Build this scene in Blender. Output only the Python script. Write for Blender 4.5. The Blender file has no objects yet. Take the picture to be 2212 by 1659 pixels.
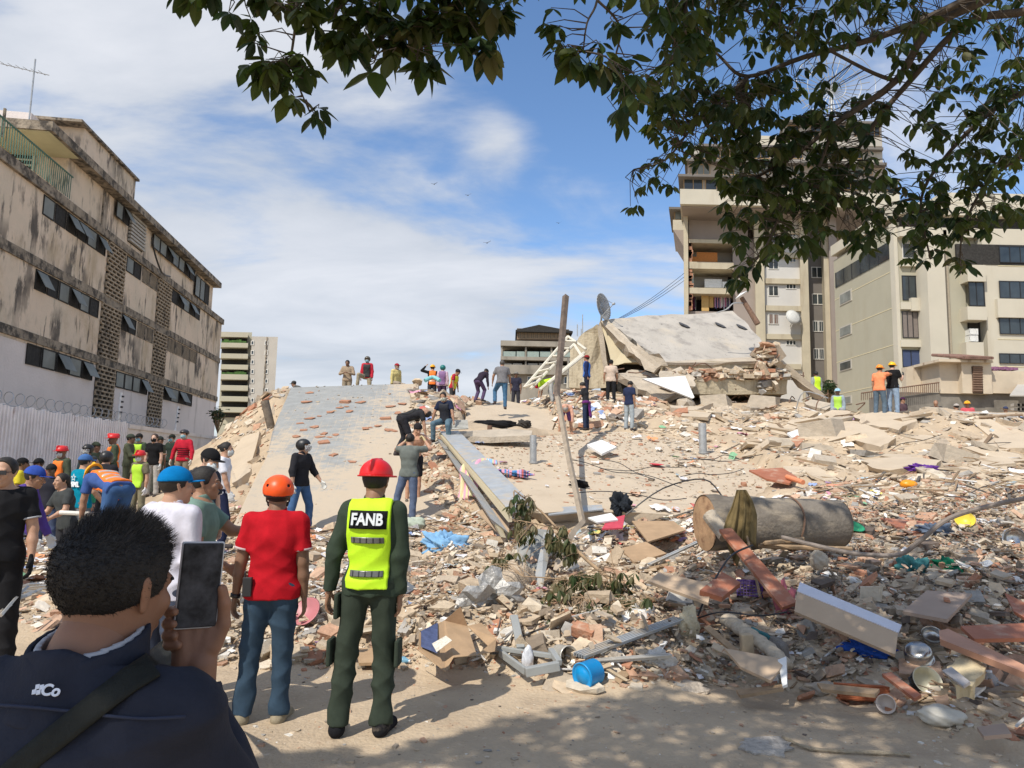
import bpy, bmesh, math, random
import numpy as np
from mathutils import Vector, Matrix
random.seed(7); rng = np.random.default_rng(7)
R = math.radians
sc = bpy.context.scene
C = sc.collection
# ---------------------------------------------------------------- camera
CAMH = 1.75; FPX = 1534.0; CX, CY = 1106.0, 829.5
PITCH, ROLL = R(6.5), R(1.2)
cd = bpy.data.cameras.new("camera"); cam = bpy.data.objects.new("camera", cd); C.objects.link(cam)
cd.sensor_width = 36; cd.lens = 36*FPX/2212.0; cd.clip_end = 9000; cd.clip_start = 0.05
cam.matrix_world = (Matrix.Translation((0, 0, CAMH)) @ Matrix.Rotation(R(90)+PITCH, 4, 'X') @ Matrix.Rotation(ROLL, 4, 'Z'))
sc.camera = cam
MW = cam.matrix_world.to_3x3(); MWn = np.array(MW); CAMP = Vector((0, 0, CAMH))
# ---------------------------------------------------------------- light
SUN_EL, SUN_AZ = R(50), R(217)          # azimuth from +Y clockwise: behind and to the left
world = bpy.data.worlds.new("World"); sc.world = world; world.use_nodes = True
wn = world.node_tree; wn.nodes.clear()
def WN(t, **k):
    n = wn.nodes.new(t)
    for a, b in k.items(): setattr(n, a, b)
    return n
def wl(a, b): wn.links.new(a, b)
out = WN('ShaderNodeOutputWorld'); bg = WN('ShaderNodeBackground'); wl(bg.outputs[0], out.inputs[0])
bg.inputs[1].default_value = 0.1
sky = WN('ShaderNodeTexSky', sky_type='NISHITA', sun_disc=False, sun_elevation=SUN_EL, sun_rotation=SUN_AZ, altitude=900, air_density=1.0, dust_density=0.6, ozone_density=2.5)
tc = WN('ShaderNodeTexCoord'); sep = WN('ShaderNodeSeparateXYZ'); wl(tc.outputs['Generated'], sep.inputs[0])
def wm(op, a, b=None, c=None):
    n = WN('ShaderNodeMath', operation=op)
    for i, v in enumerate((a, b, c)):
        if v is None: continue
        if isinstance(v, (int, float)): n.inputs[i].default_value = v
        else: wl(v, n.inputs[i])
    return n.outputs[0]
zz = wm('ADD', wm('MAXIMUM', sep.outputs[2], 0.0), 0.22)
u_ = wm('DIVIDE', sep.outputs[0], zz); v_ = wm('DIVIDE', sep.outputs[1], zz)
cmb = WN('ShaderNodeCombineXYZ'); wl(u_, cmb.inputs[0]); wl(v_, cmb.inputs[1])
mp = WN('ShaderNodeMapping'); wl(cmb.outputs[0], mp.inputs[0]); mp.inputs['Rotation'].default_value = (0, 0, R(35)); mp.inputs['Scale'].default_value = (0.75, 1.35, 1); mp.inputs['Location'].default_value = (4.3, 2.9, 0)
n1 = WN('ShaderNodeTexNoise'); wl(mp.outputs[0], n1.inputs['Vector']); n1.inputs['Scale'].default_value = 1.5; n1.inputs['Detail'].default_value = 9; n1.inputs['Roughness'].default_value = 0.56; n1.inputs['Distortion'].default_value = 0.35
n2 = WN('ShaderNodeTexNoise'); wl(mp.outputs[0], n2.inputs['Vector']); n2.inputs['Scale'].default_value = 4.5; n2.inputs['Detail'].default_value = 6; n2.inputs['Roughness'].default_value = 0.6
def blob(dirv, sharp, amp):
    d = WN('ShaderNodeVectorMath', operation='DOT_PRODUCT'); wl(tc.outputs['Generated'], d.inputs[0]); d.inputs[1].default_value = dirv
    return wm('MULTIPLY', wm('POWER', wm('MAXIMUM', d.outputs['Value'], 0.0), sharp), amp)
def pdir(x, y):
    v = MW @ Vector(((x-CX)/FPX, -(y-CY)/FPX, -1)); return v.normalized()
bias = wm('ADD', wm('ADD', blob(pdir(1250, 200), 34, -0.27), blob(pdir(1800, 330), 22, -0.16)), blob(pdir(300, 330), 12, 0.05))
bias = wm('ADD', bias, blob(pdir(800, 760), 18, 0.19)); bias = wm('ADD', bias, blob(pdir(1350, 600), 40, 0.12)); bias = wm('ADD', bias, blob(pdir(1080, 310), 900, 0.2)); bias = wm('ADD', bias, blob(pdir(560, 560), 500, -0.16))
den = wm('ADD', wm('ADD', wm('MULTIPLY', n1.outputs[0], 1.05), wm('MULTIPLY', n2.outputs[0], 0.22)), bias)
mr = WN('ShaderNodeMapRange', interpolation_type='SMOOTHSTEP'); wl(den, mr.inputs[0]); mr.inputs[1].default_value = 0.50; mr.inputs[2].default_value = 0.76
cr = WN('ShaderNodeValToRGB'); wl(n1.outputs[0], cr.inputs[0])
cr.color_ramp.elements[0].position = 0.36; cr.color_ramp.elements[0].color = (5.6, 6.1, 6.9, 1)
cr.color_ramp.elements[1].position = 0.68; cr.color_ramp.elements[1].color = (8.3, 8.5, 9.0, 1)
hsv = WN('ShaderNodeHueSaturation'); wl(sky.outputs[0], hsv.inputs['Color']); hsv.inputs['Saturation'].default_value = 1.08; hsv.inputs['Value'].default_value = 2.0
mx = WN('ShaderNodeMix', data_type='RGBA'); wl(wm('MULTIPLY', mr.outputs[0], 0.93), mx.inputs[0]); wl(hsv.outputs[0], mx.inputs[6]); wl(cr.outputs[0], mx.inputs[7])
wl(mx.outputs[2], bg.inputs[0])
sl = bpy.data.lights.new("sun", 'SUN'); sl.energy = 4.6; sl.angle = R(0.53); sl.color = (1.0, 0.935, 0.835)
so = bpy.data.objects.new("sun", sl); C.objects.link(so)
sdir = Vector((math.sin(SUN_AZ)*math.cos(SUN_EL), math.cos(SUN_AZ)*math.cos(SUN_EL), math.sin(SUN_EL)))
so.rotation_euler = sdir.to_track_quat('Z', 'Y').to_euler()
sc.view_settings.view_transform = 'Standard'; sc.view_settings.look = 'None'; sc.view_settings.exposure = 0.0; sc.view_settings.gamma = 1
sc.cycles.max_bounces = 6
# ---------------------------------------------------------------- pixel helpers (pixels of a 2212 x 1659 view)
def ray(x, y): return MW @ Vector(((x-CX)/FPX, -(y-CY)/FPX, -1))
def P(x, y, d): return CAMP + ray(x, y)*d
def W(x, y, Y):
    r = ray(x, y); return CAMP + r*(Y/r.y)
def onplane(x, y, o, n):
    r = ray(x, y); return CAMP + r*((o-CAMP).dot(n)/r.dot(n))
MWi = np.linalg.inv(MWn)
def project(pts):
    q = (np.asarray(pts)-np.array([0, 0, CAMH])) @ MWi.T
    dd = -q[..., 2]; dd = np.where(np.abs(dd) < 1e-6, 1e-6, dd)
    return CX+q[..., 0]/dd*FPX, CY-q[..., 1]/dd*FPX, dd
# ---------------------------------------------------------------- materials
MATS = {}
def mat(name, col, rough=0.85, var=0.12, scale=8.0, bump=0.15, bscale=40.0, metal=0.0, col2=None, fac=0.5, spec=0.3, attr=False, sss=0.0, trans=0.0, alpha=1.0, streak=None, grime=None):
    """procedural principled material: base colour broken up by noise, fine bump"""
    if name in MATS: return MATS[name]
    m = bpy.data.materials.new(name); m.use_nodes = True; nt = m.node_tree; b = nt.nodes['Principled BSDF']
    L = nt.links.new
    tcn = nt.nodes.new('ShaderNodeTexCoord'); vec = tcn.outputs['Object']
    nz = nt.nodes.new('ShaderNodeTexNoise'); nz.inputs['Scale'].default_value = scale; nz.inputs['Detail'].default_value = 6; nz.inputs['Roughness'].default_value = 0.6; L(vec, nz.inputs['Vector'])
    c1 = [max(0, c*(1-var)) for c in col[:3]]; c2 = [min(1, c*(1+var)) for c in (col2 or col)[:3]]
    if attr:
        at = nt.nodes.new('ShaderNodeAttribute'); at.attribute_name = 'Col'
        mu = nt.nodes.new('ShaderNodeMix'); mu.data_type = 'RGBA'; mu.blend_type = 'MULTIPLY'; mu.inputs[0].default_value = 1
        rp = nt.nodes.new('ShaderNodeValToRGB'); L(nz.outputs[0], rp.inputs[0]); rp.color_ramp.elements[0].position = 0.3; rp.color_ramp.elements[1].position = 0.7
        rp.color_ramp.elements[0].color = (1-var, 1-var, 1-var, 1); rp.color_ramp.elements[1].color = (1+var, 1+var, 1+var, 1)
        L(at.outputs['Color'], mu.inputs[6]); L(rp.outputs[0], mu.inputs[7]); colout = mu.outputs[2]
    else:
        rp = nt.nodes.new('ShaderNodeValToRGB'); L(nz.outputs[0], rp.inputs[0])
        rp.color_ramp.elements[0].position = max(0, fac-0.2); rp.color_ramp.elements[1].position = min(1, fac+0.2)
        rp.color_ramp.elements[0].color = (*c1, 1); rp.color_ramp.elements[1].color = (*c2, 1); colout = rp.outputs[0]
    for g in (grime or []):      # (colour, scale vec, threshold lo, hi, strength)
        gm = nt.nodes.new('ShaderNodeMapping'); gm.inputs['Scale'].default_value = g[1]; L(vec, gm.inputs[0]); gm.inputs['Location'].default_value = (g[2]*7, g[3]*3, g[4])
        gn = nt.nodes.new('ShaderNodeTexNoise'); gn.inputs['Scale'].default_value = 1; gn.inputs['Detail'].default_value = 7; gn.inputs['Roughness'].default_value = 0.65; L(gm.outputs[0], gn.inputs['Vector'])
        gr = nt.nodes.new('ShaderNodeMapRange'); gr.interpolation_type = 'SMOOTHSTEP'; L(gn.outputs[0], gr.inputs[0]); gr.inputs[1].default_value = g[2]; gr.inputs[2].default_value = g[3]; gr.inputs[4].default_value = g[4]
        fo_ = gr.outputs[0]
        if len(g) > 5:      # broken up by a second, larger pattern
            g2 = nt.nodes.new('ShaderNodeTexNoise'); g2.inputs['Scale'].default_value = g[5]; g2.inputs['Detail'].default_value = 4; L(vec, g2.inputs['Vector']); g3 = nt.nodes.new('ShaderNodeMapRange'); L(g2.outputs[0], g3.inputs[0]); g3.inputs[1].default_value = .44; g3.inputs[2].default_value = .60; mu_ = nt.nodes.new('ShaderNodeMath'); mu_.operation = 'MULTIPLY'; L(gr.outputs[0], mu_.inputs[0]); L(g3.outputs[0], mu_.inputs[1]); fo_ = mu_.outputs[0]
        gx = nt.nodes.new('ShaderNodeMix'); gx.data_type = 'RGBA'; L(fo_, gx.inputs[0]); L(colout, gx.inputs[6]); gx.inputs[7].default_value = (*g[0], 1); colout = gx.outputs[2]
    L(colout, b.inputs['Base Color'])
    b.inputs['Roughness'].default_value = rough; b.inputs['Metallic'].default_value = metal; b.inputs['Specular IOR Level'].default_value = spec
    if sss: b.inputs['Subsurface Weight'].default_value = sss; b.inputs['Subsurface Radius'].default_value = (0.02, 0.008, 0.004)
    if trans: b.inputs['Transmission Weight'].default_value = trans
    if alpha < 1: b.inputs['Alpha'].default_value = alpha
    if bump:
        bn = nt.nodes.new('ShaderNodeTexNoise'); bn.inputs['Scale'].default_value = bscale; bn.inputs['Detail'].default_value = 5; L(vec, bn.inputs['Vector'])
        bp = nt.nodes.new('ShaderNodeBump'); bp.inputs['Strength'].default_value = bump; bp.inputs['Distance'].default_value = 0.5/bscale*2; L(bn.outputs[0], bp.inputs['Height']); L(bp.outputs[0], b.inputs['Normal'])
    MATS[name] = m; return m
def cm(kind, col, **k):
    nm = kind+'_'+'_'.join('%02x' % int(max(0, min(1, c))*255) for c in col[:3])
    return mat(nm, col, **k)
def cloth(col): return cm('cloth', col, rough=0.9, var=0.14, scale=14, bump=0.25, bscale=160, spec=0.15)
def plastic(col): return cm('plastic', col, rough=0.42, var=0.07, scale=9, bump=0.03, bscale=30, spec=0.5)
def paint(col): return cm('paint', col, rough=0.6, var=0.12, scale=5, bump=0.06, bscale=40)
def dusty(col): return cm('dusty', col, rough=0.9, var=0.16, scale=7, bump=0.25, bscale=45, spec=0.15, grime=[((0.50, 0.40, 0.29), (5, 5, 5), 0.5, 0.72, 0.55)])
def skinm(col): return cm('skin', col, rough=0.55, var=0.10, scale=16, bump=0.08, bscale=180, sss=0.08, spec=0.4)
SAND = (0.50, 0.40, 0.285)
M_concrete = mat('concrete', (0.45, 0.385, 0.30), rough=0.95, var=0.16, scale=2.2, bump=0.5, bscale=18, grime=[((0.30, 0.26, 0.21), (1.5, 1.5, 1.5), 0.55, 0.75, 0.5)])
M_metal = mat('galvanised', (0.42, 0.43, 0.43), rough=0.5, metal=0.55, var=0.2, scale=7, bump=0.1)
M_rust = mat('rust', (0.18, 0.11, 0.075), rough=0.9, var=0.3, scale=12, bump=0.3)
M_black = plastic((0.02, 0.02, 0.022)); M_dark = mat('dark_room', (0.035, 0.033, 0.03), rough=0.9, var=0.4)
M_glass = mat('window_glass', (0.035, 0.045, 0.05), rough=0.12, var=0.4, scale=0.7, bump=0, spec=0.7)
M_greyglass = mat('pane_frosted', (0.20, 0.21, 0.19), rough=0.6, var=0.3, scale=0.8, bump=0)
M_brick = mat('terracotta', (0.41, 0.20, 0.12), rough=0.9, var=0.22, scale=6, bump=0.4, bscale=30, grime=[((0.55, 0.43, 0.32), (6, 6, 6), 0.5, 0.7, 0.6)])
M_wood = mat('wood', (0.33, 0.23, 0.14), rough=0.85, var=0.25, scale=9, bump=0.3)
M_card = mat('cardboard', (0.40, 0.27, 0.16), rough=0.9, var=0.14, scale=5, bump=0.15)
# ---------------------------------------------------------------- object helpers
def newobj(name, verts, faces, m=None, parent=None, smooth=False):
    me = bpy.data.meshes.new(name); me.from_pydata([tuple(v) for v in verts], [], [tuple(f) for f in faces]); me.update()
    if m is not None:
        for mm in (m if isinstance(m, (list, tuple)) else [m]): me.materials.append(mm)
    me.polygons.foreach_set('use_smooth', [bool(smooth)]*len(me.polygons))
    o = bpy.data.objects.new(name, me); C.objects.link(o)
    if parent is not None: o.parent = parent
    return o
def tag(o, label, cat, group=None, kind=None):
    o['label'] = label; o['category'] = cat
    if group: o['group'] = group
    if kind: o['kind'] = kind
    return o
def empty(name, loc, rz=0.0):
    o = bpy.data.objects.new(name, None); C.objects.link(o); o.location = loc; o.rotation_euler = (0, 0, rz); o.empty_display_size = 0.2; return o
def bulk(name, V, F, m, parent=None, smooth=False, cols=None):
    """V (n,3) F (k,3|4) numpy arrays -> object, quick"""
    me = bpy.data.meshes.new(name); V = np.asarray(V, np.float32); F = np.asarray(F, np.int32); k = F.shape[1]
    me.vertices.add(len(V)); me.vertices.foreach_set('co', V.ravel())
    me.loops.add(F.size); me.loops.foreach_set('vertex_index', F.ravel())
    me.polygons.add(len(F)); me.polygons.foreach_set('loop_start', np.arange(0, F.size, k, dtype=np.int32))
    me.polygons.foreach_set('loop_total', np.full(len(F), k, np.int32))
    me.polygons.foreach_set('use_smooth', np.full(len(F), bool(smooth)))
    if cols is not None:
        a = me.color_attributes.new('Col', 'FLOAT_COLOR', 'POINT'); c4 = np.ones((len(V), 4), np.float32); c4[:, :3] = cols; a.data.foreach_set('color', c4.ravel())
    me.update(calc_edges=True); me.validate()
    for mm in (m if isinstance(m, (list, tuple)) else [m]): me.materials.append(mm)
    o = bpy.data.objects.new(name, me); C.objects.link(o)
    if parent is not None: o.parent = parent
    return o
class MB:
    """collects boxes, tubes, prisms ... into one mesh"""
    def __init__(s): s.v = []; s.f = []
    def add(s, vs, fs):
        n = len(s.v); s.v += [Vector(v) for v in vs]; s.f += [tuple(i+n for i in f) for f in fs]; return s
    def box(s, c, size, M=None):
        x, y, z = [q/2 for q in size]; c = Vector(c)
        vs = [Vector((sx*x, sy*y, sz*z)) for sz in (-1, 1) for sy in (-1, 1) for sx in (-1, 1)]
        vs = [c+(M @ v if M else v) for v in vs]
        return s.add(vs, [(0, 2, 3, 1), (4, 5, 7, 6), (0, 1, 5, 4), (2, 6, 7, 3), (0, 4, 6, 2), (1, 3, 7, 5)])
    def frame_box(s, O, u, w, n, a0, a1, b0, b1, c0, c1):
        vs = [O+u*a+w*b+n*c for c in (c0, c1) for b in (b0, b1) for a in (a0, a1)]
        return s.add(vs, [(0, 2, 3, 1), (4, 5, 7, 6), (0, 1, 5, 4), (2, 6, 7, 3), (0, 4, 6, 2), (1, 3, 7, 5)])
    def tube(s, pts, r, n=8, caps=True, flat=1.0):
        pts = [Vector(p) for p in pts]; rs = r if isinstance(r, (list, tuple)) else [r]*len(pts)
        t0 = (pts[1]-pts[0]).normalized(); up = Vector((0, 0, 1)) if abs(t0.z) < .9 else Vector((1, 0, 0))
        a = t0.cross(up).normalized(); vs = []
        for i, p in enumerate(pts):
            t = (pts[min(i+1, len(pts)-1)]-pts[max(i-1, 0)]).normalized()
            a = (a-t*a.dot(t)).normalized(); b = t.cross(a)
            for k in range(n):
                th = 2*math.pi*k/n; vs.append(p+a*math.cos(th)*rs[i]+b*math.sin(th)*rs[i]*flat)
        fs = [(i*n+k, i*n+(k+1) % n, (i+1)*n+(k+1) % n, (i+1)*n+k) for i in range(len(pts)-1) for k in range(n)]
        if caps: fs += [tuple(range(n-1, -1, -1)), tuple((len(pts)-1)*n+k for k in range(n))]
        return s.add(vs, fs)
    def lathe(s, prof, M, n=20):
        vs = []; 
        for (r, z) in prof:
            for k in range(n):
                th = 2*math.pi*k/n; vs.append(M @ Vector((r*math.cos(th), r*math.sin(th), z)))
        fs = [(i*n+k, i*n+(k+1) % n, (i+1)*n+(k+1) % n, (i+1)*n+k) for i in range(len(prof)-1) for k in range(n)]
        return s.add(vs, fs)
    def prism(s, pts, th):
        """pts: top polygon (world), th: vector to bottom polygon"""
        n = len(pts); pts = [Vector(p) for p in pts]; th = Vector(th)
        return s.add(pts+[p+th for p in pts], [tuple(range(n)), tuple(range(2*n-1, n-1, -1))]+[(i, n+i, n+(i+1) % n, (i+1) % n) for i in range(n)])
    def build(s, name, m, parent=None, smooth=False, bevel=0):
        vs = s.v
        if parent is not None:
            Mi = Matrix.LocRotScale(parent.location, parent.rotation_euler, None).inverted() if parent.type == 'EMPTY' else Matrix()
            if parent.type != 'EMPTY' and parent.parent is not None:
                pp = parent.parent; Mi = Matrix.LocRotScale(pp.location, pp.rotation_euler, None).inverted()
            vs = [Mi @ v for v in vs]
        o = newobj(name, vs, s.f, m, parent, smooth)
        if bevel:
            b = o.modifiers.new('bevel', 'BEVEL'); b.width = bevel; b.segments = 2
        return o
def smoothpath(pts, n=6):
    pts = [Vector(p) for p in pts]; out = []
    for i in range(len(pts)-1):
        p0 = pts[max(i-1, 0)]; p1 = pts[i]; p2 = pts[i+1]; p3 = pts[min(i+2, len(pts)-1)]
        for k in range(n):
            t = k/n; out.append(0.5*((2*p1)+(p2-p0)*t+(2*p0-5*p1+4*p2-p3)*t*t+(3*p1-p0-3*p2+p3)*t**3))
    return out+[pts[-1]]
# ================================================================ TERRAIN
def G0(x, y): # flat-ground point under a pixel
    r = ray(x, y); return CAMP + r*(-CAMH/r.z)
ctrl = []
def cp(x, y, d): p = P(x, y, d); ctrl.append((p.x, p.y, p.z))
for x in (480, 700, 900, 1100, 1300, 1500): cp(x, 1284, 8.0); cp(x, 1205, 10.4)
for x in (560, 700, 860, 1000, 1150, 1300, 1500): cp(x, 1142, 13.2)
for x in (640, 760, 880): cp(x, 834, 26.5); cp(x, 985, 18.5)
cp(575, 846, 27); cp(470, 950, 25); cp(540, 985, 20); cp(500, 1050, 17)
for x in (1000, 1150, 1300): cp(x, 1030, 16.0)
cp(1000, 935, 20.5); cp(1180, 932, 21.5); cp(1340, 932, 23.5)
cp(1050, 880, 26); cp(1180, 880, 28); cp(1000, 838, 28.5); cp(1180, 845, 30); cp(1300, 855, 29); cp(1420, 870, 30)
cp(1560, 985, 19); cp(1700, 1060, 14.5); cp(1560, 1110, 12.6)
cp(1550, 880, 29); cp(1750, 870, 30); cp(1700, 930, 24); cp(1800, 960, 21)
cp(1900, 897, 23); cp(2050, 893, 25); cp(2200, 905, 25); cp(2000, 950, 20); cp(2200, 960, 19)
cp(1900, 1020, 16); cp(2100, 1020, 15.5); cp(1900, 1100, 12); cp(2200, 1100, 11.5); cp(2050, 1180, 9.4); cp(1700, 1200, 9.2)
cp(2200, 1240, 7.9); cp(1950, 1270, 7.6); cp(1700, 1290, 7.5); cp(2100, 1350, 6.4); cp(1800, 1360, 6.5)
for (x, y) in ((-4.5, 9), (-7, 10), (-9, 12), (-6, 13)): ctrl.append((x, y, 0.25))
for (x, y) in ((-12, 17), (-7.5, 16), (-5, 14.5)): ctrl.append((x, y, 0.5))
for (x, y) in ((-13, 24), (-10.5, 22), (-15, 33), (-12.5, 28)): ctrl.append((x, y, 0.9))
for (x, y, z) in ((-9, 33, 1.2), (-2, 33, 3.2), (5, 36, 4.5), (12, 36, 4.5), (20, 34, 3.2), (-20, 15, 0.1), (-22, 30, 0.2), (-12, 45, 0), (0, 46, 1.5), (15, 48, 2), (30, 44, 1.5), (30, 24, 2.8), (24, 16, 2.0), (14, 8, 1.2), (8.5, 5.5, 0.35)): ctrl.append((x, y, z))
for q in ((-6.2, 10.1, 0.0), (-9.6, 14.1, -.05), (-9.8, 15.6, .15), (-6.9, 11.5, .0), (-9.8, 16.6, .3), (-10, 18.1, .5), (-7.7, 13.5, .1), (-8.1, 15.6, .2), (-9.3, 18.6, .65), (-10.5, 22.1, .7), (-9, 19.6, .75), (-6.5, 27.8, 4.1), (-4.6, 27.8, 4.2), (-2.8, 28, 3.9), (-2.3, 27.8, 3.8), (.2, 28.8, 3.8), (2.8, 26.7, 4.3), (3.7, 26.7, 4.15), (1.8, 23.5, 2.75), (16.5, 27.2, 3.4), (15.7, 28.4, 3.4), (19.5, 27.9, 3.0), (12.3, 26.6, 3.7)): ctrl.append(q)
CT = np.array(ctrl)
def tps(r2): return np.where(r2 > 1e-9, r2*np.log(np.maximum(r2, 1e-9))*0.5, 0)
def fit():
    n = len(CT); d2 = ((CT[:, None, :2]-CT[None, :, :2])**2).sum(-1)
    K = tps(d2)+np.eye(n)*2.0; Pm = np.c_[np.ones(n), CT[:, :2]]
    A = np.zeros((n+3, n+3)); A[:n, :n] = K; A[:n, n:] = Pm; A[n:, :n] = Pm.T
    return np.linalg.solve(A, np.r_[CT[:, 2], 0, 0, 0])
SOL = fit()
YFX = np.array([-40, -8, -5, -2.4, 0.3, 1.2, 2.2, 2.75, 3.3, 6, 40]); YFY = np.array([8.5, 7.5, 6.6, 5.75, 5.65, 5.25, 5.25, 4.75, 4.5, 4.3, 4.3])
def vnoise(x, y, f, seed):
    """smooth value noise"""
    x = x*f+seed*17.3; y = y*f+seed*5.1; xi = np.floor(x); yi = np.floor(y); fx = x-xi; fy = y-yi
    fx = fx*fx*(3-2*fx); fy = fy*fy*(3-2*fy)
    def h(a, b): s = np.sin(a*127.1+b*311.7+seed*7.7)*43758.5453; return s-np.floor(s)
    return (h(xi, yi)*(1-fx)+h(xi+1, yi)*fx)*(1-fy)+(h(xi, yi+1)*(1-fx)+h(xi+1, yi+1)*fx)*fy
SLABS = []   # (poly xy array, origin, normal)
def inpoly(px, py, poly):
    inside = np.zeros(px.shape, bool); n = len(poly)
    for i in range(n):
        x1, y1 = poly[i]; x2, y2 = poly[(i+1) % n]
        c = ((y1 > py) != (y2 > py)) & (px < (x2-x1)*(py-y1)/((y2-y1) if abs(y2-y1) > 1e-9 else 1e-9)+x1)
        inside ^= c
    return inside
def plane3(a, b, c):
    a, b, c = P(*a), P(*b), P(*c); n = (b-a).cross(c-a).normalized()
    return a, (n if n.z > 0 else -n)
PL_A = plane3((628, 838, 26.5), (520, 1130, 13.7), (930, 1130, 13.7))
PL_B = plane3((965, 938, 20.3), (1345, 934, 23.2), (1180, 1108, 12.8))
PL_C = plane3((1000, 925, 22.5), (1190, 928, 24), (1100, 870, 28.5))
SL_A = [(628, 836), (905, 828), (898, 870), (878, 905), (872, 960), (890, 1005), (925, 1060), (985, 1118), (940, 1140), (800, 1133), (640, 1145), (508, 1138), (590, 935)]
SL_B = [(962, 934), (1090, 945), (1345, 930), (1480, 952), (1600, 990), (1700, 1055), (1640, 1085), (1500, 1112), (1330, 1104), (1172, 1108), (1075, 1040)]
SL_C = [(1000, 880), (1090, 866), (1180, 880), (1205, 905), (1195, 930), (1085, 928), (1005, 930)]
def raw(x, y):
    x = np.asarray(x, float); y = np.asarray(y, float)
    z = SOL[-3]+SOL[-2]*x+SOL[-1]*y
    for i in range(len(CT)): z = z+SOL[i]*tps((x-CT[i, 0])**2+(y-CT[i, 1])**2)
    z = np.maximum(z, 0.03)
    yf = np.interp(x, YFX, YFY)+0.25*(vnoise(x, y, 0.9, 3)-0.5)
    t = np.clip((y-yf)/1.6, 0, 1); t = t*t*(3-2*t)
    far = np.clip(1-(y-36)/12, 0, 1)*np.clip(1-(np.abs(x-5)-28)/15, 0, 1)
    z = z*t*far
    rough = np.clip((y-yf)/0.8, 0, 1)*far
    z = z+rough*((vnoise(x, y, 0.8, 1)-0.5)*0.28+(vnoise(x, y, 2.1, 2)-0.4)*0.16+(vnoise(x, y, 5.5, 4)-0.4)*0.07)
    z = z+(1-rough)*((vnoise(x, y, 1.3, 8)-0.5)*0.035+(vnoise(x, y, 4.2, 9)-0.5)*0.024)
    return np.where(far > 0, np.maximum(z, -0.02), z)
def slabpoly(px, pl): return [onplane(x, y, pl[0], pl[1]) for x, y in px]
for pxs, pl in ((SL_A, PL_A), (SL_B, PL_B), (SL_C, PL_C)):
    SLABS.append((np.array([(p.x, p.y) for p in slabpoly(pxs, pl)]), pl))
def cspace(lo, hi, d0, g):  return np.arange(lo, hi, d0)
gx = np.concatenate([[-4000, -1200, -400, -150, -80, -50], np.arange(-34, -12, 0.5), np.arange(-12, 14, 0.12), np.arange(14, 46, 0.5), [60, 90, 160, 400, 1200, 4000]])
gy = np.concatenate([[-4000, -1000, -300, -80, -20, -5], np.arange(0, 14, 0.10), np.arange(14, 36, 0.2), np.arange(36, 52, 1), [60, 90, 150, 400, 1200, 4500]])
GXX, GYY = np.meshgrid(gx, gy)
GZ = raw(GXX, GYY)
for poly, (o, n) in SLABS:
    ins = inpoly(GXX, GYY, poly); pz = o.z-((GXX-o.x)*n.x+(GYY-o.y)*n.y)/n.z
    GZ = np.where(ins, pz-0.22, np.minimum(GZ, 1e9))
    # ground just outside the slab does not rise over its rim by much
    cxy = poly.mean(0); big = (poly-cxy)*1.06+cxy
    rim = inpoly(GXX, GYY, big) & ~ins; GZ = np.where(rim, np.minimum(GZ, pz+0.02), GZ)
def interp(x, y):
    x = np.asarray(x, float); y = np.asarray(y, float)
    i = np.clip(np.searchsorted(gx, x)-1, 0, len(gx)-2); j = np.clip(np.searchsorted(gy, y)-1, 0, len(gy)-2)
    fx = np.clip((x-gx[i])/(gx[i+1]-gx[i]), 0, 1); fy = np.clip((y-gy[j])/(gy[j+1]-gy[j]), 0, 1)
    return (GZ[j, i]*(1-fx)+GZ[j, i+1]*fx)*(1-fy)+(GZ[j+1, i]*(1-fx)+GZ[j+1, i+1]*fx)*fy
def HZ(x, y):
    z = interp(x, y)
    for poly, (o, n) in SLABS:
        ins = inpoly(np.asarray(x, float), np.asarray(y, float), poly)
        z = np.where(ins, np.maximum(z, o.z-((x-o.x)*n.x+(y-o.y)*n.y)/n.z), z)
    return z
def G(x, y, lift=0.0):
    """the point of the ground or slab seen at a pixel"""
    r = ray(x, y); t = np.concatenate([np.arange(2.5, 14, 0.03), np.arange(14, 60, 0.08)])
    X = r.x*t; Y = r.y*t; Z = CAMH+r.z*t; h = HZ(X, Y); k = np.argmax(Z < h)
    if not (Z < h).any(): k = len(t)-1
    return Vector((X[k], Y[k], float(h[k])+lift))
def GN(p, e=0.25):
    a = float(HZ(p.x+e, p.y)-HZ(p.x-e, p.y)); b = float(HZ(p.x, p.y+e)-HZ(p.x, p.y-e))
    return Vector((-a, -b, 2*e)).normalized()
# ---- ground sheet
ny, nx = GXX.shape
V = np.stack([GXX, GYY, GZ], -1).reshape(-1, 3)
ii = np.arange((ny-1)*(nx-1)); jj = ii//(nx-1); kk = ii % (nx-1); a = jj*nx+kk
F = np.stack([a, a+1, a+nx+1, a+nx], 1)
M_ground = mat('dusty_ground', (0.44, 0.345, 0.24), rough=0.95, var=0.12, scale=1.1, bump=0.5, bscale=30, col2=(0.49, 0.385, 0.265),
    grime=[((0.34, 0.26, 0.18), (0.9, 0.9, 0.9), 0.52, 0.7, 0.7), ((0.36, 0.20, 0.12), (2.2, 2.2, 2.2), 0.62, 0.72, 0.55), ((0.56, 0.47, 0.36), (14, 14, 14), 0.58, 0.7, 0.5), ((0.22, 0.17, 0.12), (35, 35, 35), 0.64, 0.72, 0.6)])
g = bulk('ground', V, F, M_ground, smooth=True); g['kind'] = 'structure'
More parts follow.
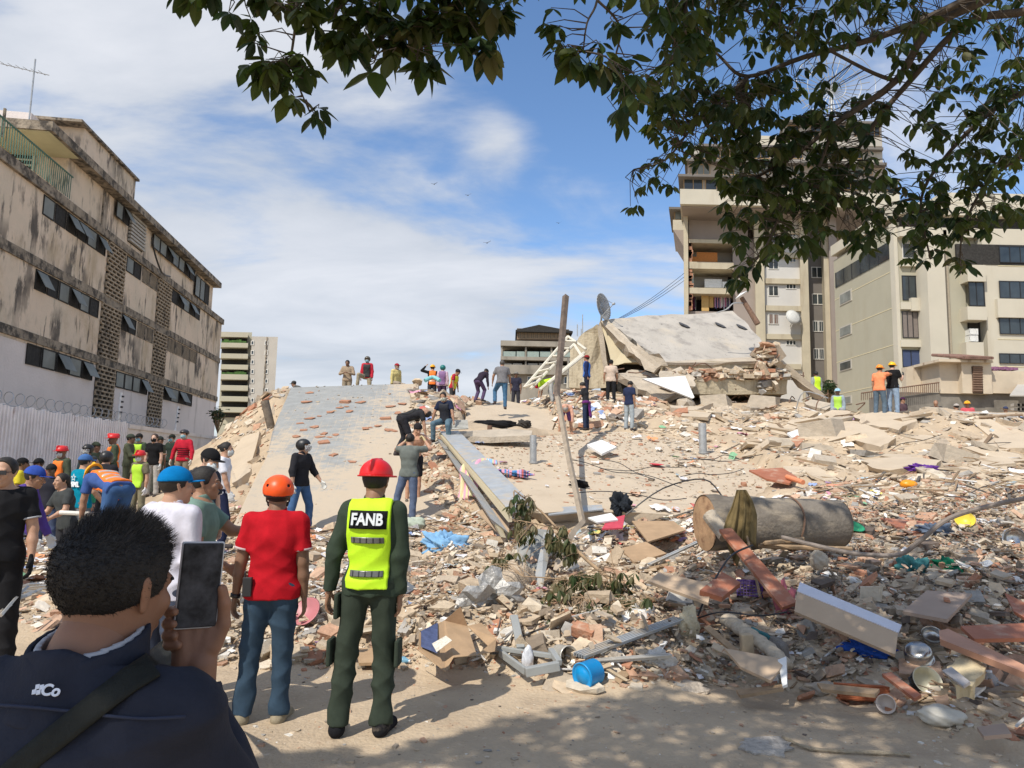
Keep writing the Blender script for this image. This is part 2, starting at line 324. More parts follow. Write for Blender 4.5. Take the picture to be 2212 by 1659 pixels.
# ---- the big slabs
M_slab = mat('slab_concrete', (0.51, 0.42, 0.31), rough=0.95, var=0.07, scale=0.9, bump=0.25, bscale=20,
    grime=[((0.43, 0.345, 0.25), (1.2, 1.2, 1.2), 0.5, 0.72, 0.6), ((0.33, 0.25, 0.17), (18, 18, 18), 0.63, 0.72, 0.5), ((0.47, 0.30, 0.19), (5, 5, 5), 0.66, 0.75, 0.4)])
def tile_mat():
    m = mat('grey_tile_dust', (0.265, 0.285, 0.29), rough=0.9, var=0.15, scale=3, bump=0.15, bscale=30)
    nt = m.node_tree; b = nt.nodes['Principled BSDF']; src = b.inputs['Base Color'].links[0].from_socket; L = nt.links.new
    tcn = nt.nodes.new('ShaderNodeTexCoord'); br = nt.nodes.new('ShaderNodeTexBrick'); br.offset = 0
    mpn = nt.nodes.new('ShaderNodeMapping'); L(tcn.outputs['Object'], mpn.inputs[0]); mpn.inputs['Rotation'].default_value = (0, 0, R(-9)); L(mpn.outputs[0], br.inputs['Vector'])
    br.inputs['Scale'].default_value = 2.4; br.inputs['Brick Width'].default_value = 0.5; br.inputs['Row Height'].default_value = 0.5; br.inputs['Mortar Size'].default_value = 0.03; br.inputs['Mortar Smooth'].default_value = 0.6
    def nz(s, det=7, ro=0.65, loc=0, sc_=(1, 1, 1)):
        m2 = nt.nodes.new('ShaderNodeMapping'); L(tcn.outputs['Object'], m2.inputs[0]); m2.inputs['Location'].default_value = (loc, loc, 0); m2.inputs['Scale'].default_value = sc_
        n = nt.nodes.new('ShaderNodeTexNoise'); L(m2.outputs[0], n.inputs[0]); n.inputs['Scale'].default_value = s; n.inputs['Detail'].default_value = det; n.inputs['Roughness'].default_value = ro; return n.outputs[0]
    def mathn(op, a, b_=None):
        n = nt.nodes.new('ShaderNodeMath'); n.operation = op
        for i, v in enumerate((a, b_)):
            if v is None: continue
            if isinstance(v, (int, float)): n.inputs[i].default_value = v
            else: L(v, n.inputs[i])
        return n.outputs[0]
    sp = nt.nodes.new('ShaderNodeSeparateXYZ'); L(tcn.outputs['Object'], sp.inputs[0])
    # dust is thicker on the lower half of the slope, where it has slid to
    low = nt.nodes.new('ShaderNodeMapRange'); L(sp.outputs[2], low.inputs[0]); low.inputs[1].default_value = 4.3; low.inputs[2].default_value = 0.6; low.inputs[3].default_value = -0.10; low.inputs[4].default_value = 0.16
    s = mathn('ADD', mathn('ADD', mathn('MULTIPLY', nz(0.55, 5), 0.5), mathn('MULTIPLY', nz(5.0, 8, 0.75, 5), 0.5)), low.outputs[0])
    sx_ = mathn('ADD', sp.outputs[0], mathn('MULTIPLY', sp.outputs[1], .22)); rgt = nt.nodes.new('ShaderNodeMapRange'); L(sx_, rgt.inputs[0]); rgt.inputs[1].default_value = -.6; rgt.inputs[2].default_value = 2.2; rgt.inputs[3].default_value = -.05; rgt.inputs[4].default_value = .16
    s = mathn('ADD', mathn('ADD', s, rgt.outputs[0]), mathn('MULTIPLY', br.outputs['Fac'], 0.06))
    r = nt.nodes.new('ShaderNodeMapRange'); r.interpolation_type = 'SMOOTHSTEP'; L(s, r.inputs[0]); r.inputs[1].default_value = 0.44; r.inputs[2].default_value = 0.60; r.inputs[3].default_value = 0.12; r.inputs[4].default_value = 0.92
    mxn = nt.nodes.new('ShaderNodeMix'); mxn.data_type = 'RGBA'; L(r.outputs[0], mxn.inputs[0]); L(src, mxn.inputs[6]); mxn.inputs[7].default_value = (0.50, 0.41, 0.30, 1); L(mxn.outputs[2], b.inputs['Base Color'])
    return m
M_tile = tile_mat()
def slab(name, pts, th, m, label, cat='slab', group=None, down=None, jag=0.0, sub=3, parent=None):
    """irregular broken plate with a rough edge; pts = top outline in world"""
    pts = [Vector(p) for p in pts]; ring = []
    n = Vector((0, 0, 0))
    for i in range(len(pts)): n += pts[i].cross(pts[(i+1) % len(pts)])
    n = n.normalized(); n = n if n.z > 0 else -n
    ctr = sum(pts, Vector())/len(pts)
    for i in range(len(pts)):
        a, b = pts[i], pts[(i+1) % len(pts)]
        for k in range(sub):
            p = a.lerp(b, k/sub); dirc = (p-ctr)
            if jag: p = p+dirc.normalized()*random.uniform(-jag, jag)+n*random.uniform(-.2, .2)*jag
            ring.append(p)
    dn = (-n*th) if down is None else Vector(down)
    top = ring; bot = [p+dn+((ctr-p).normalized()*random.uniform(-.3, .8)*th if jag else Vector()) for p in ring]
    N = len(ring); vs = top+bot
    fs = [tuple(range(N)), tuple(range(2*N-1, N-1, -1))]+[(i, N+i, N+(i+1) % N, (i+1) % N) for i in range(N)]
    mb = MB(); mb.add(vs, fs); o = mb.build(name, m, parent)
    if label: tag(o, label, cat, group)
    return o
slab('collapsed_slab', slabpoly(SL_A, PL_A), 0.2, M_tile, 'huge tilted slab faced with dusty grey-blue tiles rising from the rubble to the skyline', jag=0.10)
slab('collapsed_slab', slabpoly(SL_B, PL_B), 0.22, M_slab, 'broad sand-coloured tilted slab with grey pipe stubs, right of the long metal beam', jag=0.10)
slab('collapsed_slab', slabpoly(SL_C, PL_C), 0.2, M_slab, 'pale slab on the upper slope behind the seated man in navy', jag=0.12)
# ================================================================ RUBBLE (uncountable mass)
def proto_flat(n, seed, t=0.3):
    r = np.random.default_rng(seed); a = np.sort(r.uniform(0, 2*np.pi, n)+0); a = np.linspace(0, 2*np.pi, n, endpoint=False)+r.uniform(-.35, .35, n)
    rad = r.uniform(0.65, 1.1, n)
    top = np.c_[np.cos(a)*rad, np.sin(a)*rad, np.full(n, t)+r.uniform(-.25, .25, n)*t]; bot = np.c_[np.cos(a)*rad*r.uniform(.8, 1.05, n), np.sin(a)*rad*r.uniform(.8, 1.05, n), np.full(n, -t)]
    V = np.r_[top, bot]; F = []
    for i in range(1, n-1): F += [(0, i, i+1), (n, n+i+1, n+i)]
    for i in range(n): j = (i+1) % n; F += [(i, n+i, n+j), (i, n+j, j)]
    return V.astype(np.float32), np.array(F)
def proto_box(seed, bev=0.12):
    r = np.random.default_rng(seed); V = []
    for z in (-1, 1):
        for y in (-1, 1):
            for x in (-1, 1): V.append((x*r.uniform(.7, 1.05), y*r.uniform(.7, 1.05), z*r.uniform(.75, 1.05)))
    F = [(0, 2, 3), (0, 3, 1), (4, 5, 7), (4, 7, 6), (0, 1, 5), (0, 5, 4), (2, 6, 7), (2, 7, 3), (0, 4, 6), (0, 6, 2), (1, 3, 7), (1, 7, 5)]
    return np.array(V, np.float32), np.array(F)
def proto_lump(seed):
    bm = bmesh.new(); bmesh.ops.create_icosphere(bm, subdivisions=1 if seed % 2 else 2, radius=1); r = random.Random(seed)
    for v in bm.verts: v.co *= r.uniform(.72, 1.15)
    V = np.array([v.co[:] for v in bm.verts], np.float32); F = np.array([[v.index for v in f.verts] for f in bm.faces]); bm.free(); return V, F
PR_FLAT = [proto_flat(n, 10+i) for i, n in enumerate((4, 5, 6, 5, 7, 4))]; PR_BOX = [proto_box(i) for i in range(5)]; PR_LUMP = [proto_lump(i) for i in (1, 3, 5, 2)]
def rotmats(n, tilt, nrm=None):
    yaw = rng.uniform(0, 2*np.pi, n); ax = rng.uniform(0, 2*np.pi, n); tl = np.abs(rng.normal(0, tilt, n))
    c, s = np.cos(yaw), np.sin(yaw); Rz = np.zeros((n, 3, 3)); Rz[:, 0, 0] = c; Rz[:, 0, 1] = -s; Rz[:, 1, 0] = s; Rz[:, 1, 1] = c; Rz[:, 2, 2] = 1
    kx, ky = np.cos(ax), np.sin(ax); c, s = np.cos(tl), np.sin(tl); Ra = np.zeros((n, 3, 3))
    Ra[:, 0, 0] = c+kx*kx*(1-c); Ra[:, 0, 1] = kx*ky*(1-c); Ra[:, 0, 2] = ky*s; Ra[:, 1, 0] = kx*ky*(1-c); Ra[:, 1, 1] = c+ky*ky*(1-c); Ra[:, 1, 2] = -kx*s; Ra[:, 2, 0] = -ky*s; Ra[:, 2, 1] = kx*s; Ra[:, 2, 2] = c
    return Ra @ Rz
def instance_cloud(name, pts, scl, cols, protos, tilt, m, lift=0.4, label=None, cat=None, kind='stuff', nrm=None, smooth=False):
    N = len(pts); which = rng.integers(0, len(protos), N); Vs, Fs, Cs = [], [], []; off = 0
    RM = rotmats(N, tilt)
    if nrm is not None:   # lean to the ground's slope
        nz = nrm/np.linalg.norm(nrm, axis=1, keepdims=True); xx = np.stack([nz[:, 2], np.zeros(N), -nz[:, 0]], 1); xx /= np.linalg.norm(xx, axis=1, keepdims=True); yy = np.cross(nz, xx)
        RM = np.stack([xx, yy, nz], 2) @ RM
    for k, (pv, pf) in enumerate(protos):
        idx = np.where(which == k)[0]
        if not len(idx): continue
        v = (pv[None]*scl[idx][:, None, :]) @ np.transpose(RM[idx], (0, 2, 1)) + pts[idx][:, None, :]
        Vs.append(v.reshape(-1, 3)); Fs.append((pf[None]+off+(np.arange(len(idx))*len(pv))[:, None, None]).reshape(-1, 3)); off += len(idx)*len(pv)
        Cs.append(np.repeat(cols[idx], len(pv), 0))
    o = bulk(name, np.concatenate(Vs), np.concatenate(Fs), m, cols=np.concatenate(Cs), smooth=smooth)
    if kind: tag(o, label, cat, kind=kind)
    return o
PAL = np.array([(0.52, 0.42, 0.30), (0.47, 0.37, 0.26), (0.40, 0.33, 0.25), (0.56, 0.48, 0.37), (0.43, 0.26, 0.17), (0.48, 0.32, 0.22), (0.39, 0.19, 0.115), (0.33, 0.31, 0.28), (0.62, 0.58, 0.51), (0.24, 0.19, 0.14), (0.13, 0.10, 0.08), (0.74, 0.72, 0.68)])
PW = np.array([.20, .15, .10, .12, .10, .09, .06, .06, .045, .04, .02, .015]); PW = PW/PW.sum()
def scatter(pxpoly, n, dens_exp=1.0, ymin=None):
    """points on the ground seen inside a pixel polygon, spread by ground area"""
    poly = np.array(pxpoly, float); w = [G(x, y) for x, y in poly]
    xs = [p.x for p in w]; ys = [p.y for p in w]; out_ = []; tot = 0
    for _ in range(40):
        X = rng.uniform(min(xs)-.5, max(xs)+.5, n*2); Y = rng.uniform(min(ys)-.5, max(ys)+.5, n*2); Z = HZ(X, Y)
        px, py, dd = project(np.stack([X, Y, Z], -1)); ok = inpoly(px, py, poly) & (dd > 0)
        out_.append(np.stack([X, Y, Z], -1)[ok]); tot += ok.sum()
        if tot >= n: break
    return np.concatenate(out_)[:n]
def gnormals(p, e=0.3):
    a = HZ(p[:, 0]+e, p[:, 1])-HZ(p[:, 0]-e, p[:, 1]); b = HZ(p[:, 0], p[:, 1]+e)-HZ(p[:, 0], p[:, 1]-e)
    return np.stack([-a, -b, np.full(len(p), 2*e)], 1)
def pick(n, pal=PAL, w=PW, j=0.12):
    c = pal[rng.choice(len(pal), n, p=w)]; return c*rng.uniform(1-j, 1+j, (n, 1))
M_rub = mat('rubble_mix', (0.5, 0.4, 0.3), attr=True, rough=0.95, var=0.22, scale=9, bump=0.4, bscale=35)
M_litter = mat('litter_mix', (0.5, 0.5, 0.5), attr=True, rough=0.8, var=0.15, scale=12, bump=0.15)
PWR = PW*np.array([1.6, 1.5, 1, 1.3, .5, .6, .35, 1, 1, 1, .7, 1]); PWR /= PWR.sum()
# zones in pixels: (polygon, count, size range)
Z_FRONT = [(0, 1330), (0, 1170), (470, 1080), (620, 1142), (880, 1140), (985, 1105), (1180, 1112), (1500, 1118), (1660, 1085), (1760, 1050), (2212, 1000), (2300, 1600), (2080, 1590), (1900, 1530), (1760, 1490), (1500, 1480), (1250, 1492), (1000, 1445), (500, 1445), (300, 1420)]
Z_RIGHT = [(1345, 930), (1420, 880), (1560, 880), (1780, 880), (1860, 900), (2050, 890), (2300, 900), (2300, 1100), (1700, 1160), (1660, 1085), (1700, 1050), (1600, 990), (1480, 952)]
Z_TOP = [(900, 828), (1000, 835), (1180, 842), (1300, 850), (1440, 865), (1350, 925), (1205, 930), (1180, 880), (1090, 866), (1000, 878), (950, 925), (880, 900)]
Z_GAP = [(885, 905), (950, 900), (965, 940), (1075, 1045), (1170, 1112), (960, 1130), (925, 1060), (892, 1005), (875, 960)]
Z_LEFT = [(575, 840), (626, 838), (590, 935), (508, 1138), (440, 1100), (455, 960), (500, 900)]
def zone(pts, smin, smax, asp=(0.45, 1.0), thin=(0.12, 0.45), tilt=0.3, p=2.2, protos=None, m=None, w=PW, lift=0.35, name='rubble', label='', cat='rubble', pal=PAL, heap=0.0):
    n = len(pts); s = smin*(1-rng.uniform(0, 1, n))**(-1/p); s = np.minimum(s, smax)
    far = np.clip(pts[:, 1]/12, 0.8, 2.2); s = s*np.where(s < smax*.5, far, 1)
    scl = np.stack([s, s*rng.uniform(*asp, n), s*rng.uniform(*thin, n)], 1).astype(np.float32)
    q = pts.copy(); q[:, 2] += scl[:, 2]*lift+np.abs(rng.normal(0, heap, n))
    return instance_cloud(name, q, scl, pick(n, pal, w), protos or (PR_FLAT+PR_BOX[:3]), tilt, m or M_rub, label=label, cat=cat, nrm=gnormals(q))
Z_PILE = [(1440, 1480), (1400, 1300), (1500, 1180), (1700, 1140), (1900, 1100), (2300, 1060), (2300, 1440), (1950, 1400), (1860, 1470), (1760, 1478)]
PWD = PW*np.array([.7, .9, 1.2, .7, 1, .9, 1.1, 1.2, .6, 3.2, 4, .7]); PWD /= PWD.sum()  # weights favour dark tones, putting part of the pile's shade into colour
zone(scatter(Z_PILE, 20000), 0.018, 0.11, w=PWD, heap=.055, tilt=.55, label='heaped broken rubble at lower right, tones darkened for its shade', name='rubble', asp=(.3, .9), thin=(.08, .3))
zone(scatter([(480, 1300), (900, 1180), (1400, 1180), (1440, 1480), (1000, 1430), (480, 1430)], 9000), 0.02, 0.15, w=PWR, heap=.06, tilt=.5, label='heaped broken brick and plaster in the centre foreground', name='rubble')
zone(scatter(Z_FRONT, 62000), 0.017, 0.17, label='mass of broken brick, plaster and concrete covering the foot of the collapse', name='rubble')
zone(scatter(Z_RIGHT, 22000), 0.03, 0.34, w=PWR, label='mass of broken concrete and brick across the right slope', name='rubble', thin=(.1, .35))
zone(scatter(Z_TOP, 3800), 0.035, 0.32, label='broken rubble along the crest behind the climbing rescuers', name='rubble')
zone(scatter(Z_LEFT, 2600), 0.03, 0.30, label='broken rubble down the left flank of the tiled slab', name='rubble')
zone(scatter(Z_GAP, 3000), 0.02, 0.25, label='broken brick filling the gap beside the long metal beam', name='rubble')
zone(scatter(SL_A, 900), 0.012, 0.07, label='small crumbs of brick scattered over the tiled slab', name='rubble', tilt=.1, p=2.6)
zone(scatter(SL_B, 2200), 0.012, 0.10, label='small crumbs of brick and plaster over the sand-coloured slab', name='rubble', tilt=.1, p=2.4)
zone(scatter([(560, 1440), (1250, 1490), (2212, 1600), (2212, 1659), (520, 1659)], 900), 0.006, 0.03, label='small brick crumbs and grit on the trodden ground', name='gravel', tilt=.15, p=2.4)
# sticks and splinters
def sticks(pts, lmin, lmax, pal, w, m, label, name, cat, tilt=.25):
    n = len(pts); L = rng.uniform(lmin, lmax, n)*np.clip(pts[:, 1]/11, .7, 2); scl = np.stack([L, L*rng.uniform(.03, .09, n), L*rng.uniform(.015, .05, n)], 1)
    q = pts.copy(); q[:, 2] += 0.05+L*.08
    return instance_cloud(name, q, scl, pick(n, pal, w), PR_BOX, tilt, m, label=label, cat=cat, nrm=gnormals(q))
PALW = np.array([(0.30, 0.21, 0.13), (0.20, 0.14, 0.09), (0.42, 0.33, 0.22), (0.55, 0.53, 0.5), (0.10, 0.09, 0.08)]); WW = np.array([.3, .2, .25, .15, .1])
sticks(scatter(Z_FRONT, 1100), .06, .30, PALW, WW, M_rub, 'splintered wood and bent trim strewn through the lower rubble', 'splinters', 'debris')
sticks(scatter(Z_RIGHT, 380), .08, .40, PALW, WW, M_rub, 'splintered wood and steel strewn over the right slope', 'splinters', 'debris')
# litter: crumpled paper, plastic and cloth scraps
def proto_rag(seed):
    r = np.random.default_rng(seed); n = 5; g_ = np.linspace(-1, 1, n); X, Y = np.meshgrid(g_, g_)
    Z = r.uniform(-.25, .45, X.shape); X = X+r.uniform(-.2, .2, X.shape); Y = Y+r.uniform(-.2, .2, X.shape)
    V = np.stack([X, Y, Z], -1).reshape(-1, 3); F = []
    for j in range(n-1):
        for i in range(n-1): a = j*n+i; F += [(a, a+1, a+n+1), (a, a+n+1, a+n)]
    return V.astype(np.float32), np.array(F)
PR_RAG = [proto_rag(i) for i in range(6)]
PALL = np.array([(0.78, 0.78, 0.77), (0.66, 0.68, 0.74), (0.80, 0.74, 0.64), (0.16, 0.30, 0.62), (0.62, 0.06, 0.07), (0.08, 0.38, 0.20), (0.75, 0.25, 0.08), (0.70, 0.25, 0.42), (0.05, 0.05, 0.06), (0.25, 0.13, 0.36), (0.75, 0.62, 0.12), (0.28, 0.42, 0.50), (0.55, 0.33, 0.22)])
WL = np.array([.30, .13, .20, .04, .04, .03, .06, .02, .10, .015, .02, .05, .10]); WL /= WL.sum()
def dustpal(p): return p*0.72+np.array([0.52, 0.42, 0.31])*0.28
def litter(poly, n, smin, smax, label):
    pts = scatter(poly, n); n = len(pts); s = rng.uniform(smin, smax, n)*np.clip(pts[:, 1]/10, .8, 2.0); scl = np.stack([s, s*rng.uniform(.35, 1, n), s*rng.uniform(.3, .7, n)], 1)
    q = pts.copy(); q[:, 2] += .035+scl[:, 2]*.3
    return instance_cloud('litter', q, scl, dustpal(pick(n, PALL, WL)), PR_RAG, .25, M_litter, label=label, cat='litter', nrm=gnormals(q), smooth=True)
litter(Z_FRONT, 800, .02, .07, 'scraps of paper, plastic and cloth mixed into the lower rubble')
litter([(470, 1180), (900, 1150), (1040, 1180), (1000, 1260), (500, 1290)], 260, .03, .09, 'torn paper and clothing scattered behind the two standing men')
litter([(0, 1170), (130, 1150), (130, 1360), (0, 1370)], 120, .04, .1, 'white paper and plastic scraps in the left rubble')
litter([(1170, 1112), (1640, 1090), (1760, 1060), (1760, 1130), (1500, 1180), (1180, 1180)], 260, .03, .10, 'paper and cloth scraps along the lower edge of the sand-coloured slab')
litter(Z_RIGHT, 420, .03, .10, 'scraps of paper, plastic and cloth over the right slope')
litter(Z_TOP, 260, .03, .12, 'bright scraps of cloth and paper along the crest')
litter(SL_B, 60, .03, .08, 'a few paper scraps on the sand-coloured slab')
# ================================================================ PEOPLE
def snet(f, lo, hi, h):
    """naive surface nets of a signed distance function"""
    n = [int(math.ceil((hi[i]-lo[i])/h))+1 for i in range(3)]
    ax = [np.float32(lo[i])+np.arange(n[i], dtype=np.float32)*np.float32(h) for i in range(3)]
    X, Y, Z = np.meshgrid(*ax, indexing='ij'); D = f(X, Y, Z); S = D < 0
    c = sum(S[a:n[0]-1+a, b:n[1]-1+b, e:n[2]-1+e].astype(np.int8) for a in (0, 1) for b in (0, 1) for e in (0, 1))
    act = (c > 0) & (c < 8); I, J, K = np.nonzero(act)
    if not len(I): return None
    idx = np.full(act.shape, -1, np.int64); idx[I, J, K] = np.arange(len(I))
    acc = np.zeros((len(I), 3), np.float32); cnt = np.zeros(len(I), np.float32)
    corners = [(0, 0, 0), (1, 0, 0), (0, 1, 0), (1, 1, 0), (0, 0, 1), (1, 0, 1), (0, 1, 1), (1, 1, 1)]
    for a in range(8):
        for ax_ in range(3):
            if corners[a][ax_] == 0:
                b = list(corners[a]); b[ax_] = 1; ca = corners[a]
                va = D[I+ca[0], J+ca[1], K+ca[2]]; vb = D[I+b[0], J+b[1], K+b[2]]; m = (va < 0) != (vb < 0)
                t = np.where(m, va/np.where(m, va-vb, 1), 0); p = np.repeat(np.array([ca], np.float32), len(I), 0); p[:, ax_] += t
                acc += p*m[:, None]; cnt += m
    Vt = (acc/cnt[:, None]+np.stack([I, J, K], 1))*h+np.array(lo, np.float32)
    Fs = []
    for ax_ in range(3):
        o1, o2 = [(1, 2), (2, 0), (0, 1)][ax_]
        sl0 = [slice(1, n[i]-1) for i in range(3)]; sl0[ax_] = slice(0, n[ax_]-1); sl1 = list(sl0); sl1[ax_] = slice(1, n[ax_])
        s0 = S[tuple(sl0)]; s1 = S[tuple(sl1)]; q = np.nonzero(s0 != s1)
        if not len(q[0]): continue
        b = [q[i]+(0 if i == ax_ else 1) for i in range(3)]
        def cell(d1, d2):
            e = [b[0].copy(), b[1].copy(), b[2].copy()]; e[o1] = e[o1]+d1; e[o2] = e[o2]+d2; return idx[e[0], e[1], e[2]]
        quad = np.stack([cell(-1, -1), cell(0, -1), cell(0, 0), cell(-1, 0)], 1)
        fl = ~s0[q]; quad[fl] = quad[fl][:, ::-1]; Fs.append(quad)
    Fa = np.concatenate(Fs); Fa = Fa[(Fa >= 0).all(1)]
    return Vt, Fa
def v3(*a): return np.array(a, np.float32)
class Cap:
    """tapered capsule, optionally squashed along axis n by factor k (<1 thinner)"""
    def __init__(s, a, b, ra, rb, n=None, k=1.0): s.a, s.b, s.ra, s.rb, s.n, s.k = np.array(a, np.float32), np.array(b, np.float32), ra, rb, (None if n is None else np.array(n, np.float32)), k
    def __call__(s, X, Y, Z, inf=0.0):
        px, py, pz = X-s.a[0], Y-s.a[1], Z-s.a[2]; d = s.b-s.a
        if s.n is not None:
            q = (px*s.n[0]+py*s.n[1]+pz*s.n[2])*(1/s.k-1); px = px+q*s.n[0]; py = py+q*s.n[1]; pz = pz+q*s.n[2]; dn = float(np.dot(d, s.n))*(1/s.k-1); d = d+dn*s.n
        dd = float(np.dot(d, d))+1e-9; t = np.clip((px*d[0]+py*d[1]+pz*d[2])/dd, 0, 1)
        r = s.ra+(s.rb-s.ra)*t+inf
        return np.sqrt((px-t*d[0])**2+(py-t*d[1])**2+(pz-t*d[2])**2)-r
class Ell:
    """ellipsoid in a frame"""
    def __init__(s, c, fr, r): s.c, s.fr, s.r = np.array(c, np.float32), np.array(fr, np.float32), np.array(r, np.float32)
    def __call__(s, X, Y, Z, inf=0.0):
        px, py, pz = X-s.c[0], Y-s.c[1], Z-s.c[2]; r = s.r+inf
        q = [(px*s.fr[i][0]+py*s.fr[i][1]+pz*s.fr[i][2]) for i in range(3)]
        k0 = np.sqrt(sum((q[i]/r[i])**2 for i in range(3))); k1 = np.sqrt(sum((q[i]/r[i]**2)**2 for i in range(3)))
        return k0*(k0-1)/np.maximum(k1, 1e-6)
def smin(a, b, k):
    h = np.clip(0.5+0.5*(b-a)/k, 0, 1); return b*(1-h)+a*h-k*h*(1-h)
def union(prims, X, Y, Z, k, inf=0.0):
    d = prims[0](X, Y, Z, inf)
    for p in prims[1:]: d = smin(d, p(X, Y, Z, inf), k)
    return d
def half(p, n):     # positive beyond the plane in direction n
    p = np.array(p, np.float32); n = np.array(n, np.float32); n = n/np.linalg.norm(n)
    return lambda X, Y, Z: (X-p[0])*n[0]+(Y-p[1])*n[1]+(Z-p[2])*n[2]
def nrm(v): v = np.array(v, float); return v/np.linalg.norm(v)
def folds(X, Y, Z, a, s=1.0, seed=0):
    w = 1-1.7*np.abs(np.sin(15*s*Z+8*X+5*Y+seed+2.1*np.sin(5*X+6*Y+seed*2)+1.4*np.sin(8*Z+seed))); w2 = 1-1.7*np.abs(np.sin(21*X-12*Z+9*Y+seed*3+1.8*np.sin(9*Z+3*X)))
    return a*(-.55*np.clip(w, -1, 1)-.35*np.clip(w2, -1, 1))+.45*a*(np.sin(23*s*Z+9*s*X+seed+2.2*np.sin(7*X+5*Y+seed))*0.5+np.sin(31*s*X-17*s*Z+11*Y+seed*2+2*np.sin(9*Z+seed))*0.35+np.sin(41*s*Y+19*s*Z+seed*3)*0.25)
def noisef(X, Y, Z, f, a):
    return a*(np.sin(X*f*1.3+Z*f)*np.sin(Y*f*1.1+X*f*.7+1.3)*np.sin(Z*f*1.7-Y*f+.5))
PEOPLE = []
def meshpart(name, f, lo, hi, h, m, parent):
    r = snet(f, lo, hi, h)
    if r is None: return None
    return bulk(name, r[0], r[1], m, parent, smooth=True)
def joinarr(parts):
    V, F, o = [], [], 0
    for v, f in parts: V.append(v); F.append(f+o); o += len(v)
    return np.concatenate(V), np.concatenate(F)
def person(x, y, d, label, yaw=0, H=1.72, torso=(0, 0, 1), head=None, hyaw=0, ra=None, la=None, rl=None, ll=None, hands=None, skin=(0.36, 0.20, 0.13), shirt=(0.5, 0.5, 0.5), sleeve='short',
           pants=(0.06, 0.08, 0.14), leg='long', shoes=(0.06, 0.05, 0.05), hat=None, hatc=(0.6, 0.02, 0.02), hair=(0.015, 0.012, 0.01), hairlen=0, vest=None, stripe=None, mask=None, gloves=None, cuff=None,
           build=1.0, roottop=None, fine=None, loose=1.0, group='rescuers and onlookers on the collapse', belt=None, bust=False, bald=False, collar=False, tie=None, vestlen=0.0, hipw=1.0, beard=False, glasses=False, fd=None):
    s = H/1.75; b = build
    T = nrm(torso); Rr = np.array([1, 0, 0]); F0 = np.cross(T*-1, Rr)*-1  # forward of the torso
    F0 = nrm(np.cross(T, Rr)); F0 = F0 if F0[1]*1+F0[2]*0 >= -1 else F0
    if abs(T[0]) > 1e-6: Rr = nrm(Rr-T*T[0]); F0 = nrm(np.cross(T, Rr))
    Hd = nrm(head if head is not None else (T*0.35+np.array([0, 0.05, 1.0])))
    rl = rl or ((0.06, 0.03, -1), (0.02, -0.05, -1)); ll = ll or ((-0.06, 0.0, -1), (-0.02, -0.06, -1))
    ra = ra or ((0.16, -0.02, -1), (0.04, 0.16, -1)); la = la or ((-0.16, -0.02, -1), (-0.04, 0.16, -1))
    pel = np.array([0, 0, 0.0])
    def leg_(sd, L):
        hip = pel+np.array([sd*0.088*hipw, 0, -0.02]); kn = hip+nrm(L[0])*0.43; an = kn+nrm(L[1])*0.42; return hip, kn, an
    legs = [leg_(1, rl), leg_(-1, ll)]
    neck = pel+T*0.50; shz = pel+T*0.465
    cy, sy = math.cos(R(hyaw)), math.sin(R(hyaw))
    hf = nrm(np.array([-sy*1, cy, 0])*1.0); hf = nrm(hf-Hd*np.dot(hf, Hd)); hr = np.cross(hf, Hd); hu = Hd
    hc = neck+Hd*0.155+T*0.0+hf*0.022
    foot = []
    for (hip, kn, an), sd in zip(legs, (1, -1)):
        sh = nrm(an-kn); fdn = np.array([sd*0.22, 1, 0.0]);
        toe = an+nrm(fdn)*0.15+np.array([0, 0, -0.055]) if sh[2] < -0.3 else an+np.array([0, 0.03, -0.14]) if sh[1] < 0 else an+sh*.05+np.array([0, .05, .1])
        foot.append(toe)
    low = min([min(l[2][2], l[1][2]) for l in legs])-0.085
    top = float(hc[2]+0.118*abs(hu[2])+0.03+(0.03 if hat in ('helmet', 'moto', 'climb', 'bike') else 0.0))
    # scale so that the built height matches
    off = np.array([0, 0, -low])
    def tr(p): return (np.array(p)+off)*s
    legs = [[tr(p) for p in l] for l in legs]; shz_raw = shz; foot = [tr(p) for p in foot]; neck = tr(neck); hc = tr(hc); pel = tr(pel); shz = tr(shz); top = (top-low)*s
    cyw, syw = math.cos(R(yaw)), math.sin(R(yaw)); tx, ty = hc[0]*cyw-hc[1]*syw, hc[0]*syw+hc[1]*cyw
    wp = P(x, y, d); root = Vector((wp.x-tx, wp.y-ty, wp.z-top))
    if fd is not None: root = roottop
    def tolocal(q): q = np.array([q.x-root.x, q.y-root.y, q.z-root.z]); return np.array([q[0]*cyw+q[1]*syw, -q[0]*syw+q[1]*cyw, q[2]])
    def arm_(sd, A):
        sh = shz+Rr*sd*.168*s*(.5+.5*b)
        if isinstance(A, Vector):     # reach for a world point with the wrist, elbow low
            t_ = tolocal(A); l1_, l2_ = .285*s, .25*s; dv = t_-sh; L = min(np.linalg.norm(dv), (l1_+l2_)*.985); dn = dv/np.linalg.norm(dv); a_ = (l1_**2-l2_**2+L*L)/(2*L); h_ = math.sqrt(max(0, l1_**2-a_*a_)); pole = np.array([sd*.45, -.1, -1.]); pole = nrm(pole-dn*np.dot(pole, dn)); el = sh+dn*a_+pole*h_; return sh, el, sh+dn*L
        el = sh+nrm(A[0])*.285*s; return sh, el, el+nrm(A[1])*.25*s
    arms = [arm_(1, ra), arm_(-1, la)]
    e = empty('person', root, R(yaw)); tag(e, label, 'person', group)
    gz = float(HZ(root.x, root.y)); PEOPLE.append((label[:40], round(root.x, 1), round(root.y, 1), round(root.z, 2), round(gz, 2), round(root.z-gz, 2)))
    px = d/710.0
    h = fine or min(0.022, max(0.0075, px*0.9)); hh = max(0.0038, min(0.014, px*0.7)) if not fine else fine*0.8
    # ---- primitives
    F0t = tuple(F0)
